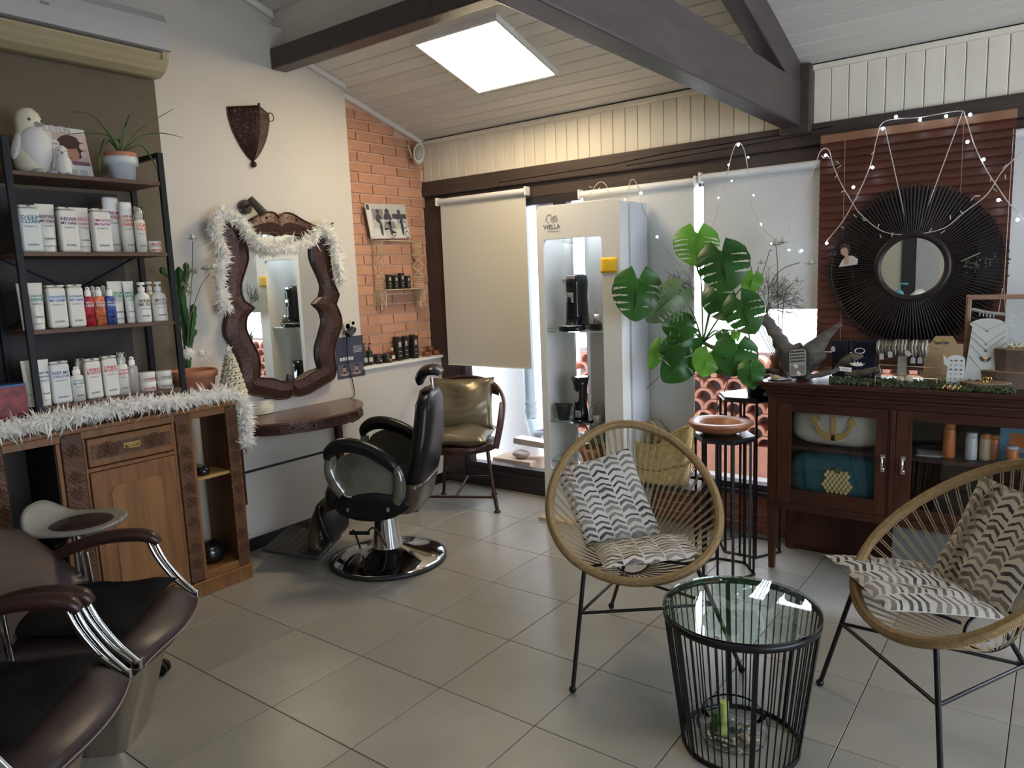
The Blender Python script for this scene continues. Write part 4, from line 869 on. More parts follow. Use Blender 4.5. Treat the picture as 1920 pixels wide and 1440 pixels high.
# eryngium stems
ey = thing('dried_thistle_stem', 'dried thistle stems with pale heads in front of the white wall', 'flower', tuple(CB(352, 665, .03)))
STM = mat('dried_stem', (.13, .12, .07), .8); THM = mat('thistle_head', (.55, .53, .42), .9, bump=.6, bs=150); BRM = mat('thistle_bract', (.16, .17, .10), .8)
def thistle(par, c, r, up=(0, 0, 1), col=None):
    up = Vector(up).normalized(); M = fr(c, up.orthogonal(), up)
    MB(M).lathe([(0, -.3 * r), (.8 * r, 0), (1.0 * r, .8 * r), (.85 * r, 1.7 * r), (.3 * r, 2.3 * r), (0, 2.4 * r)], 10).build('flower_head', col or THM, par)
    m = MB(M)
    for k in range(9):
        a = 2 * PI * k / 9; d = Vector((math.cos(a), math.sin(a), .1)); s_ = Vector((-math.sin(a), math.cos(a), 0)) * r * .25
        m.add([d * .3 * r - s_, d * .3 * r + s_, d * 1.6 * r + s_ * 1.1, d * 2.6 * r + Vector((0, 0, .25 * r)), d * 1.6 * r - s_ * 1.1], [(0, 1, 2, 3, 4)])
    m.build('bracts', BRM, par)
D = .05
for pts, hd in ((((352, 660), (354, 600), (360, 520), (361, 452)), (361, 445)), (((355, 600), (375, 540), (395, 512)), (400, 500)), (((357, 540), (350, 530), (346, 520)), None)):
    P = [CB(x, y, D) for x, y in pts]; MB().tube(catmull(P, 4), .0022, 5).build('stem', STM, ey)
    if hd: thistle(ey, CB(hd[0], hd[1] + 4, D), .012)
for x, y in ((353, 548), (362, 510), (385, 505), (346, 535)):
    m = MB()
    for k in range(9):
        a = 2 * PI * k / 9; c_ = CB(x, y, D); d = Vector((.4 * math.cos(a), math.cos(a + .6), .8 * math.sin(a) + .3)).normalized() * .028; s_ = d.cross(Vector((1, 0, 0))).normalized() * .003
        m.add([c_ - s_ * .4, c_ + s_ * .4, c_ + d * .5 + s_, c_ + d, c_ + d * .5 - s_], [(0, 1, 2, 3, 4)])
    m.build('leaf_whorl', BRM, ey)
# knitted christmas tree
tp = atx(437, 735, -1.25); TX, TY = -1.25, tp.y
tr_ = thing('knitted_tree', 'cream knitted cone tree with a star beside the feather boa', 'ornament', (TX, TY, .987)); m = MB()
zt0, zt1 = .99, atx(428, 662, TX).z; n_ = 17
for i in range(n_):
    k = i / n_; r = .062 * (1 - k) ** .8 + .008; z = zt0 + (zt1 - zt0) * k
    m.tube([(TX + (r + .006 * math.sin(a * 4 + i)) * math.cos(2 * PI * a / 36), TY + (r + .006 * math.sin(a * 4 + i)) * math.sin(2 * PI * a / 36), z + .005 * math.sin(a * 1.9 + i * 2)) for a in range(36)], .0075, 6, closed=True)
m.build('knitted_cone', mat('pale_wool', (.60, .56, .42), .95, bump=.9, bs=140), tr_)
MB().lathe([(.058, 0), (.01, zt1 - zt0)], 16, TR(TX, TY, zt0)).build('core', MATS['pale_wool'], tr_)
c_ = Vector((TX, TY, zt1 + .024)); P = []
for k in range(10):
    a = PI / 2 + PI * k / 5; r = .024 if k % 2 == 0 else .010; P.append((r * math.cos(a), r * math.sin(a)))
MB(fr(c_, (.3, .95, 0), (1, -.3, .1))).prism(P, -.004, .004).build('star', mat('felt_star', (.62, .55, .40), .9), tr_, bevel=.001)
# ================================================================ BRICK WALL ITEMS
a, b, c2, d = [atx(x, y, XB + .05) for x, y in ((683, 381), (757, 386), (770, 447), (696, 448))]
mg = thing('bicycle_magazine', 'black and white cyclists magazine propped on the macrame shelf', 'magazine', tuple(d))
F_ = fr(d, c2 - d, (c2 - d).cross(a - d)); F_ = Matrix.Translation((0.0, 0, 0)) @ F_
w = (c2 - d).length; h = (a - d).dot(F_.to_3x3() @ Vector((0, 1, 0)))
sh = (a - d).dot(F_.to_3x3() @ Vector((1, 0, 0)))
P0 = lambda u, v: (u * w + sh * v, v * h)
def fq(name, u0, u1, v0, v1, k, mt): return MB(F_).prism([P0(u0, v0), P0(u1, v0), P0(u1, v1), P0(u0, v1)], k * .0005, k * .0005 + .0005).build(name, mt, mg)
MB(F_).prism([P0(0, 0), P0(1, 0), P0(1, 1), P0(0, 1)], -.004, 0).build('pages', mat('grey_paper', (.42, .41, .38), .6), mg)
K = INKD; G1 = mat('print_mid', (.20, .20, .19), .6); G2 = mat('print_light', (.58, .57, .54), .6)
fq('printed_road', .1, 1, .02, .3, 1, G2)
def fo_(name, cx, cy, rx, ry, k, mt): 
    return MB(F_).prism([P0(cx + rx * math.cos(t * PI / 8), cy + ry * math.sin(t * PI / 8)) for t in range(16)], k * .0005, k * .0005 + .0005).build(name, mt, mg)
fq('printed_crowd', .14, .4, .55, .85, 1, G1); fq('printed_crowd', .62, .98, .58, .72, 1, K)
for cx, s_ in ((.27, .8), (.50, 1.1), (.80, .85)):
    fo_('printed_rider', cx, .78, .05 * s_, .08 * s_, 3, K); fo_('printed_rider', cx, .58, .09 * s_, .16 * s_, 2, K); fo_('printed_rider', cx + .03, .30, .035, .22, 2, K)
fo_('printed_bicycle', .52, .28, .15, .30, 1, G1); fo_('printed_wheel', .90, .40, .05, .12, 3, K); fo_('printed_wheel', .90, .40, .035, .09, 4, G2); fo_('printed_wheel', .93, .12, .05, .12, 3, K); fo_('printed_wheel', .93, .12, .035, .09, 4, G2)
fq('printed_spine', .01, .12, .05, .98, 1, G2); fq('printed_spine', .02, .09, .82, .97, 2, K)
text('TEAM SPIRIT', .02, mat('print_white', (.7, .7, .72), .6), mg, F_ @ TR(*P0(.54, .48), .003), width=w * .52)
ms = thing('macrame_shelf', 'cream macrame hanging shelf on the salmon brick wall', 'shelf', tuple(atx(740, 540, XB + .03)))
ya, yb, za, zb = atx(702, 455, XB + .02).y, atx(783, 450, XB + .02).y, atx(706, 545, XB + .06).z, atx(702, 452, XB + .06).z
ya, yb = atx(712, 500, XB + .06).y - .02, atx(782, 500, XB + .06).y
WIRE = mat('cream_wire', (.62, .50, .33), .6)
dx = XB + .012; dX = XB + .125; m = MB()
for x in (dx, dX): m.tube([(x, ya, za), (x, yb, za), (x, yb, zb), (x, ya, zb)], .0035, 6, closed=True)
for y, z in ((ya, za), (yb, za), (ya, zb), (yb, zb)): m.tube([(dx, y, z), (dX, y, z)], .0035, 6)
m.build('wire_frame', WIRE, ms)
MB().bx(dx, dX, ya, yb, za, za + .004).build('shelf_board', WIRE, ms)
MAC = mat('macrame_cotton', (.66, .54, .35), .95, bump=.7, bs=200)
for y, s_ in ((ya, 1), (yb, 1)):
    m = MB(); H = zb - za
    for (z0, z1) in ((za + .005, za + .25 * H), (zb - .27 * H, zb - .005)):
        for i in range(7):
            for j in range(6): m.ball((dx + .008 + (i + .5 * (j % 2)) * (dX - dx - .012) / 7, y, z0 + (z1 - z0) * (j + .5) / 6), .0062, (1.0, .6, .8), n=6, m=4)
    m.build('knotted_panel', MAC, ms); m = MB()
    for ph in (0, PI): m.tube([(dx + (dX - dx) * (.5 + .42 * math.cos(ph + 2 * PI * t / 16)), y + .002, za + .25 * H + .48 * H * t / 16) for t in range(17)], .0036, 6)
    m.tube([(dx, y, zb - .27 * H), ((dx + dX) / 2, y + .003, zb - .30 * H), (dX, y, zb - .27 * H)], .004, 6).tube([(dx, y, za + .25 * H), (dX, y, za + .25 * H)], .004, 6); m.build('cord_lattice', MAC, ms)
    m = MB(); rnd = random.Random(3)
    for k in range(13):
        x = dx + (dX - dx) * k / 12; l = .12 + rnd.uniform(-.02, .02); m.tube([(x, y, za), (x + rnd.uniform(-.004, .004), y + rnd.uniform(-.008, .008), za - l * .5), (x + rnd.uniform(-.008, .008), y + rnd.uniform(-.01, .01), za - l)], .0026, 5)
        if k % 3 == 1: m.ball((x, y + .004, za - l * .8), .005, n=6, m=4)
    m.build('tassel', MAC, ms)
PKM = mat('black_pack', (.018, .018, .018), .35); LBM = mat('label_grey', (.42, .40, .34), .6)
def pack(x, y, z, w, h, d, label, cat='bottle', kind='box', g=None, name='hair_product_box', mt=None):
    t = thing(name, label, cat, (x, y, z), 0, g)
    if kind == 'box': MB().bx(x - d / 2, x + d / 2, y - w / 2, y + w / 2, z, z + h).build('box', mt or PKM, t, bevel=.001)
    else: MB().lathe([(0, 0), (w / 2, 0), (w / 2, h * .75), (w * .3, h * .84), (w * .22, h * .86), (w * .22, h), (0, h)], 18, TR(x, y, z)).build('body', mt or PKM, t)
    MB().bx(x + d / 2, x + d / 2 + .0006, y - w * .22, y + w * .22, z + h * .6, z + h * .82).build('label_patch', LBM, t)
    for k in (.2, .38): MB().bx(x + d / 2, x + d / 2 + .0006, y - w * .25, y + w * .25, z + h * k, z + h * (k + .03)).build('print_line', LBM, t)
    return t
W_ = yb - ya
pos_ = ('leftmost', 'second from left', 'third from left', 'rightmost')
for k in range(4): pack(XB + .055, ya + W_ * (.26 + .16 * k), za + .004, .036, (.105, .10, .115, .095)[k], .03, '%s of the four black boxes on the macrame shelf' % pos_[k].capitalize(), 'box', g='black boxes on the macrame shelf')
# ledge items
zl = 1.003; XI = -1.585
def ly(x): return atx(x, 665, XI).y
def lz(y_px, x): return atx(x, y_px, XI).z
AMB = mat('amber_glass', (.10, .025, .010), .15)
def pumpb(x, y, r, h, label, g):
    t = thing('pump_bottle', label, 'bottle', (x, y, zl), 0, g)
    MB().lathe([(0, 0), (r, 0), (r, h * .6), (r * .5, h * .68), (r * .35, h * .7), (0, h * .7)], 18, TR(x, y, zl)).build('body', PKM, t)
    MB().lathe([(r * .45, h * .69), (r * .45, h * .8), (r * .18, h * .82), (r * .18, h * .93), (0, h * .93)], 12, TR(x, y, zl)).box((x + .008, y, zl + h * .95), (.026, .008, .008)).build('pump_head', AMB, t)
    MB().lathe([(r + .0006, h * .15), (r + .0006, h * .35)], 18, TR(x, y, zl), a0=-1, a1=1).build('label_patch', LBM, t)
pumpb(XI, ly(683), .020, lz(642, 684) - zl, 'Left small dark pump bottle on the white ledge', 'bottles on the ledge'); pumpb(XI, ly(693), .021, lz(642, 693) - zl, 'Right small dark pump bottle on the white ledge', 'bottles on the ledge')
for x0, l in ((710, 'Left wide black jar on the white ledge'), (722, 'Right wide black jar on the white ledge')):
    t = thing('wax_jar', l, 'jar', (XI, ly(x0), zl), 0, 'black jars on the ledge'); MB().lathe([(0, 0), (.034, 0), (.034, .045), (0, .045)], 24, TR(XI + (.02 if x0 > 715 else -.01), ly(x0), zl)).build('body', PKM, t)
    MB().lathe([(.035, .045), (.035, .064), (0, .065)], 24, TR(XI + (.02 if x0 > 715 else -.01), ly(x0), zl)).build('lid', MATS['satin_black'], t); MB().box((XI + .034 + (.02 if x0 > 715 else -.01), ly(x0), zl + .022), (.001, .014, .012)).build('label_patch', LBM, t)
t = thing('oil_bottle', 'small amber oil bottle with pale label on the white ledge', 'bottle', (XI, ly(735), zl)); MB().lathe([(0, 0), (.022, 0), (.022, .06), (.01, .07), (.01, .08), (0, .08)], 18, TR(XI, ly(735), zl)).build('body', AMB, t)
MB().lathe([(.012, .078), (.012, .10), (0, .10)], 12, TR(XI, ly(735), zl)).build('cap', mat('tan_cap', (.45, .34, .20), .6), t); MB().lathe([(.0226, .02), (.0226, .045)], 18, TR(XI, ly(735), zl), a0=-1.2, a1=1.2).build('label_patch', mat('pale_label', (.6, .55, .42), .6), t)
for k, (x, w, yt, l) in enumerate(((746, .05, 633, 'Left'), (762, .04, 631, 'Middle'), (776, .05, 629, 'Right'))):
    h = lz(yt, x) - zl; pack(XI + (.01 if k != 1 else -.012), ly(x), zl, w, h, .036, l + ' tall black hair product box on the white ledge', 'box', g='tall black boxes on the ledge')
    pack(XI - .03, ly(x) + .022, zl, w * .8, h * 1.03, .03, 'Tall black box behind the %s tall box on the ledge' % l.lower(), 'box', g='tall black boxes on the ledge')
WJ = mat('wooden_jar', (.17, .062, .030), .5, var=.2, vs=20)
for x, dz, l in ((798, 0, 'Lower left round brown wooden tin on the ledge'), (816, 0, 'Lower right round brown wooden tin on the ledge'), (805, .036, 'Top round brown wooden tin of the ledge pyramid')):
    t = thing('wooden_tin', l, 'tin', (XI + .01, ly(x), zl + dz), 0, 'brown wooden tins'); MB().lathe([(0, 0), (.031, 0), (.031, .022), (.029, .023)], 20, TR(XI + .01, ly(x), zl + dz)).build('body', WJ, t); MB().lathe([(.031, .024), (.031, .035), (0, .036)], 20, TR(XI + .01, ly(x), zl + dz)).build('lid', WJ, t)
# emergency / flood light in the corner
p = atx(785, 288, XB + .10)
fl_ = thing('bulkhead_lamp', 'white oval bulkhead lamp in the corner above the brick wall', 'lamp', tuple(p))
Mf = fr(p, (0, 0.25, 1), (.75, -.62, -.1)) @ Matrix.Scale(1, 4)
WG = mat('lamp_white', (.62, .60, .54), .4)
MB(Mf).lathe([(0, -.03), (.062, -.03), (.07, -.01), (.07, .01), (.058, .016)], 28, sx=1.15, sy=.62).build('housing', WG, fl_, bevel=.002)
MB(Mf).lathe([(.056, .012), (.05, .022), (.03, .028), (0, .03)], 28, sx=1.15, sy=.62).build('glass_cover', mat('frosted_grey', (.30, .29, .26), .35), fl_)
MB(Mf).lathe([(.058, .016), (.064, .022), (.058, .026), (.052, .02)], 28, sx=1.15, sy=.62).build('guard_ring', WG, fl_)
q = atx(768, 282, XB + .05); MB().tube([(XB + .004, q.y - .02, q.z + .03), (XB + .06, q.y - .02, q.z + .03), (XB + .06, q.y + .01, q.z - .05), (XB + .004, q.y + .02, q.z - .05)], .005, 6).tube([(XB, p.y + .03, p.z + .02), tuple(p)], .01, 8).build('bracket', WG, fl_)
# ================================================================ SEATING ON THE LEFT
# ---- barber chair (local frame: +x forward, seat centre over the base)
bc = thing('barber_chair', 'black leather barber chair with chrome pump base facing the wavy mirror', 'chair', (-.715, .845, 0), math.atan2(-.50, -.86))
L = dict(world=False)
MB().lathe([(0, 0), (.325, 0), (.333, .008), (.333, .02), (.32, .026)], 56).build('base_rim', MATS['satin_black'], bc, **L)
MB().lathe([(.322, .024), (.31, .032), (.25, .045), (.15, .066), (.085, .085), (.072, .10), (0, .10)], 56).build('base_plate', CHROME, bc, **L)
MB().lathe([(.088, .082), (.085, .10), (.07, .20), (.062, .30), (.062, .31), (.055, .311), (.055, .38), (0, .38)], 36).build('pump_cylinder', CHROME, bc, **L)
MB().bx(-.20, .20, -.17, .17, .365, .395).build('seat_plate', BLACKM, bc, bevel=.01, **L)
m = MB(); m.tube(catmull([(-.02, .085, .10), (.02, .16, .24), (.05, .205, .225)], 4), .006, 8).tube(catmull([(.14, .07, .09), (.14, .15, .22), (.13, .205, .225)], 4), .006, 8).tube([(.035, .205, .228), (.145, .205, .228)], .011, 8)
m.build('pump_lever', BLACKM, bc, **L)
MB(TR(0, 0, 0)).tube([(.02, .06, .12), (.02, .06, .37)], .012, 8).build('guide_rod', BLACKM, bc, **L)
# seat cushion
def pillow(mb, c, d, p=4, n=28, m_=16, M=None):      # superellipsoid
    def fn(u, v):
        a = 2 * PI * u; b = PI * (v - .5)
        f = lambda x, e: math.copysign(abs(x) ** e, x)
        e = 2 / p
        return (c[0] + d[0] / 2 * f(math.cos(b), e) * f(math.cos(a), e), c[1] + d[1] / 2 * f(math.cos(b), e) * f(math.sin(a), e), c[2] + d[2] / 2 * f(math.sin(b), e))
    return mb.grid(fn, n, m_, M=M)
pillow(MB(), (.015, 0, .455), (.44, .50, .14), 3.2).build('seat', BLACKL, bc, **L)
pillow(MB(), (.225, 0, .425), (.13, .50, .17), 2.6).build('seat_front_roll', BLACKL, bc, **L)
CLV = mat('clear_vinyl', (.13, .125, .105), .14, bump=1.0, bs=9, var=.5, vs=6, coat=.8, metal=.25)
XS = TR(-.012, 0, 0) @ Matrix.Diagonal((.75, 1, 1, 1))
for s_ in (-1, 1):
    y = s_ * .300
    # lower side panel
    def fn(u, v, y=y, s_=s_):
        x = -.29 + .55 * u; hh = .095 * math.sin(PI * min(1, max(0, u))) ** .55 + .002
        a = PI * 2 * v; return (x, y + .026 * math.sin(a) * (.3 + .7 * math.sin(PI * u) ** .5), .415 - .015 * u + hh * math.cos(a) * .85)
    MB(XS).grid(fn, 24, 14).build('side_panel', BLACKL, bc, **L)
    for x in (-.14, .15): MB(XS).cyl((x, y + s_ * .022, .40), (x, y + s_ * .033, .40), .012, n=16).build('bolt', CHROME, bc, **L)
    # armrest pad: arch falling to the back
    AP = catmull([(.285, y, .655), (.275, y, .700), (.20, y, .735), (.08, y, .735), (-.06, y, .695), (-.17, y, .635), (-.205, y, .590)], 6)
    MB(XS).tube(AP, [.02, .036, .040, .040, .040, .040, .034, .02], 14, flat=.82, up=(0, 1, 0)).build('armrest_pad', BLACKL, bc, **L)
    # arm bracket: clear vinyl covered metal sides
    MB(XS).tube(catmull([(.27, y, .665), (.275, y, .60), (.24, y, .53), (.19, y, .475)], 5), [.026, .032, .036, .03], 10, flat=1.3, up=(1, 0, 0)).build('arm_bracket', CLV, bc, **L)
    MB(XS).tube(catmull([(-.20, y, .62), (-.225, y, .55), (-.215, y, .48), (-.19, y, .43)], 5), [.022, .032, .036, .03], 10, flat=1.3, up=(1, 0, 0)).build('arm_bracket', CLV, bc, **L)
    MB(XS).tube(catmull([(.225, y + s_ * .012, .64), (.24, y + s_ * .012, .56), (.17, y + s_ * .015, .475), (.12, y + s_ * .015, .465)], 5), .007, 8).build('chrome_trim', CHROME, bc, **L)
    P = catmull([(.20, .50, 0), (.24, .60, 0), (.20, .67, 0), (.05, .705, 0), (-.08, .68, 0), (-.17, .61, 0), (-.19, .50, 0), (-.10, .46, 0), (.1, .462, 0)], 5, closed=True)
    MB(XS @ Matrix(((1, 0, 0, 0), (0, 0, 1, y - .008), (0, 1, 0, 0), (0, 0, 0, 1)))).prism(P, 0, .016).build('side_pouch', CLV, bc, bevel=.004, **L)
# backrest, slightly reclined
def bk(u, v, t):     # u across, v up ; t -1 back +1 front
    z = .34 + .63 * v; x = -.235 - .13 * v + t
    return x, z
m = MB(); vs = []; NB = 20
prof = [(-.30 - .012 * math.sin(PI * k / NB) * 0 - .13 * k / NB, .36 + .64 * k / NB) for k in range(NB + 1)]
rings = []
for k in range(NB + 1):
    v = k / NB; cx = -.175 - .12 * v - .03 * math.sin(PI * v); z = .35 + .635 * v
    w = .255 * (1 - .22 * max(0, v - .55) / .45 * 1.3) * (1 if v < .9 else math.sqrt(max(.15, 1 - ((v - .9) / .1) ** 2 * .6))); d = .070 * (1 - .25 * v) * (1 if v < .92 else .8)
    rings.append((cx, z, w, d))
K = 28
for cx, z, w, d in rings:
    for j in range(K):
        a = 2 * PI * j / K; f = lambda x, e: math.copysign(abs(x) ** e, x)
        vs.append((cx + d * f(math.cos(a), .75), w * f(math.sin(a), .6), z))
fs = [(k * K + j, k * K + (j + 1) % K, (k + 1) * K + (j + 1) % K, (k + 1) * K + j) for k in range(5, NB) for j in range(K)] + [tuple(range(5 * K, 6 * K))[::-1], tuple(range(NB * K, NB * K + K))]
MB().add(vs, fs, smooth=True).build('backrest', BLACKL, bc, **L)
fs = [(k * K + j, k * K + (j + 1) % K, (k + 1) * K + (j + 1) % K, (k + 1) * K + j) for k in range(0, 5) for j in range(K)] + [tuple(range(0, K))[::-1], tuple(range(5 * K, 6 * K))]
MB().add([(p[0] - .002, p[1] * 1.005, p[2]) for p in vs], fs, smooth=True).build('kick_panel', mat('bronze_panel', (.10, .07, .05), .3, metal=.5, coat=.3), bc, **L)
MB().bx(-.335, -.30, -.03, .03, .86, .98).build('headrest_socket', CHROME, bc, bevel=.004, **L)
MB().tube([(-.315, 0, .95), (-.31, 0, 1.05)], .009, 10).build('headrest_post', CHROME, bc, **L)
def hr(u, v):
    a = 2 * PI * v; s_ = -1 + 2 * u; r = .036 * (1 - abs(s_) ** 5) + .001
    return (-.39 + r * 1.1 * math.cos(a) + .045 * (1 - s_ * s_) * -.5 , .125 * s_, 1.11 + .9 * r * math.sin(a))
m = MB(); m.tube(catmull([(-.245, 0, 1.01), (-.25, 0, 1.05), (-.28, 0, 1.085), (-.33, 0, 1.09), (-.365, 0, 1.07)], 4), [.012, .026, .030, .030, .018], 14, flat=3.6, up=(0, 1, 0)); m.build('headrest', BLACKL, bc, **L)
# footrest
MB().tube(catmull([(.26, -.10, .36), (.33, -.10, .33), (.38, -.10, .24), (.40, -.10, .12), (.36, -.10, .085)], 5), [.028, .036, .034, .030, .02], 8, flat=.7, up=(0, 1, 0)).tube(catmull([(.26, .10, .36), (.33, .10, .33), (.38, .10, .24), (.40, .10, .12), (.36, .10, .085)], 5), [.028, .036, .034, .030, .02], 8, flat=.7, up=(0, 1, 0)).build('leg_frame', mat('brown_enamel', (.075, .045, .025), .3, metal=.3), bc, **L)
pillow(MB(TR(.315, 0, .255, 0, 0, .28)), (0, 0, 0), (.05, .36, .24), 4).build('calf_pad', BLACKL, bc, **L)
for k in range(7): MB(TR(.35, 0, .16 + .022 * k, 0, 0, .28)).bx(-.003, .003, -.11, .11, -.004, .004).build('calf_slat', CHROME, bc, bevel=.002, **L)
MB(TR(.50, 0, .095, 0, 0, -.16)).bx(-.16, .17, -.19, .19, -.014, .014).build('foot_plate', mat('ribbed_rubber', (.02, .02, .022), .45, bump=.4, bs=60), bc, bevel=.012, seg=3, **L)
for k in range(8): MB(TR(.50, 0, .110, 0, 0, -.16)).bx(-.14 + .037 * k, -.125 + .037 * k, -.17, .17, 0, .003).build('tread', MATS['ribbed_rubber'], bc, **L)
for y in (.12, .12): MB().cyl((.38 + .05, y + .005, .10), (.38 + .05, y + .02, .10), .010, n=10).build('bolt', CHROME, bc, **L)
# ---- brown metal chair with bronze cushions
mcx, mcy = -1.05, 1.90; fy = math.atan2(-.89, .46)
mc = thing('metal_chair', 'brown metal armchair by the left window with bronze leather cushions', 'chair', (mcx, mcy, 0), fy)
CM = mat('chair_brown_metal', (.060, .030, .024), .35, metal=.5, var=.2)
for x, y in ((.215, .29), (.215, -.29), (-.17, .19), (-.17, -.19)):
    m = MB(); m.tube(catmull([(x * .85 if x > 0 else x, y * .80, .41), (x, y * .9, .2), (x * 1.05, y, .012)], 4), .013, 10).lathe([(0, 0), (.024, 0), (.022, .01), (.012, .018)], 14, TR(x * 1.05, y, 0)); m.build('leg', CM, mc, **L)
m = MB(); m.tube([(.21, -.275, .10), (.21, .275, .10)], .009, 8).tube([(-.17, -.18, .14), (-.17, .18, .14)], .009, 8).tube([(.21, 0, .10), (-.17, 0, .14)], .009, 8); m.build('stretcher', CM, mc, **L)
MB().lathe([(0, .395), (.245, .395), (.262, .40), (.262, .445), (.25, .45), (0, .45)], 32, sx=.95).build('seat_ring', CM, mc, **L)
for k in range(-3, 4): MB().ball((.95 * .262 * math.cos(k * .42), .262 * math.sin(k * .42), .42), .007, n=8, m=6).build('stud', CM, mc, **L)
BH = catmull([(.12, .285, .42), (.0, .31, .60), (-.10, .30, .74), (-.18, .20, .84), (-.21, 0, .875), (-.18, -.20, .84), (-.10, -.30, .74), (.0, -.31, .60), (.12, -.285, .42)], 6)
MB().tube(BH, .013, 10).build('back_hoop', CM, mc, **L)
for s_ in (-1, 1): MB().tube(catmull([(.13, s_ * .27, .43), (.02, s_ * .295, .58), (-.06, s_ * .295, .70)], 5), [.012, .022, .012], 8, flat=2.2, up=(1, 0, 0)).build('arm_blade', CM, mc, **L)
def strap(z, w): return MB().grid(lambda u, v: (-.205 + .10 * (2 * u - 1) ** 2 - .0, .27 * (2 * u - 1), z + w * v - .03 * (2 * u - 1) ** 2), 16, 2)
strap(.78, .07).build('back_plate', CM, mc, solid=.006, **L)
BRZ = mat('bronze_leather', (.19, .162, .108), .33, metal=.55, var=.15, vs=5, bump=.5, bs=14)
def cush(u, v, W, H, th, side, sq=.75):
    a, b = 2 * u - 1, 2 * v - 1
    e = max(0, (1 - abs(a) ** 3.2) * (1 - abs(b) ** 3.2)) ** .45
    wr = .010 * math.sin(5 * a + 4 * b * b) * e + .0025 * math.sin(11 * math.hypot(a, b - .9) * 2 + 3 * a) * e
    pin = 1 - .07 * (1 - a * a) * abs(b) ** 4; pin2 = 1 - .07 * (1 - b * b) * abs(a) ** 4
    return (W / 2 * a * pin2, H / 2 * b * pin, side * (th / 2 * e) + wr)
def cushion(name, M, W, H, th, mt, par, n=22, uvs=False):
    m = MB(M); m.grid(lambda u, v: cush(u, v, W, H, th, 1), n, n, uvs=uvs); m.grid(lambda u, v: cush(1 - u, v, W, H, th, -1), n, n, uvs=uvs)
    return m.build(name, mt, par)
cM = wm(mc)
sc1 = cushion('seat_cushion', cM @ TR(.03, 0, .50, PI / 2), .47, .46, .11, BRZ, None); tag(sc1, 'bronze leather seat cushion on the brown metal chair', 'cushion', 'bronze cushions')
sc2 = cushion('back_cushion', cM @ TR(-.115, 0, .695, PI / 2) @ Matrix.Rotation(1.25, 4, 'X'), .46, .38, .12, BRZ, None); tag(sc2, 'bronze leather back cushion on the brown metal chair', 'cushion', 'bronze cushions')
# ---- stool
sx_, sy_ = -.85, -.715
stl = thing('rolling_stool', 'grey saddle stool with dark round pad before the sideboard', 'stool', (sx_, sy_, 0), math.atan2(-.60, -.80) + PI)
GPL = mat('grey_shell', (.20, .20, .185), .35)
def shell(u, v):     # +x front, low back lip at -x
    a = 2 * PI * u; r = v; x = .185 * r * math.cos(a); y = .165 * r * math.sin(a)
    p = 2.6; k = 1 / max(1e-6, (abs(math.cos(a)) ** p + abs(math.sin(a)) ** p) ** (1 / p)) if r > 0 else 1; x *= k; y *= k
    z = .006 * r * r
    if x < -.07: q = (-.07 - x) / .12; z += .10 * q ** 2.0; x += .02 * q * q
    return (x, y, .645 + z)
MB().grid(shell, 40, 12).build('seat_shell', GPL, stl, solid=.012, off=-1, **L)
MB().lathe([(0, .662), (.11, .662), (.125, .656), (.128, .648)], 32, TR(.03, 0, 0)).build('seat_pad', mat('dark_pad', (.016, .011, .010), .35, spec=.3), stl, **L)
MB().cyl((0, 0, .20), (0, 0, .40), .026).cyl((0, 0, .40), (0, 0, .63), .016).build('gas_lift', CHROME, stl, **L)
MB().bx(-.06, .06, -.05, .05, .615, .635).tube([(0, 0, .615), (.0, -.15, .61)], .006, 8).build('seat_mount', BLACKM, stl, bevel=.004, **L)
for k in range(5):
    a = 2 * PI * k / 5 - .09; c_, s_ = math.cos(a), math.sin(a)
    MB().tube([(0, 0, .13), (.12 * c_, .12 * s_, .12), (.30 * c_, .30 * s_, .085)], [.028, .022, .013], 10).build('star_leg', STEEL, stl, **L)
    cs = MB(TR(.30 * c_, .30 * s_, 0, a)); cs.cyl((0, -.02, .03), (0, -.005, .03), .03, n=18).cyl((0, .005, .03), (0, .02, .03), .03, n=18).cyl((0, 0, .05), (0, 0, .09), .008, n=10); cs.build('caster', BLACKM, stl, **L)
MB().lathe([(0, .20), (.035, .20), (.04, .12), (0, .11)], 20).build('hub', STEEL, stl, **L)
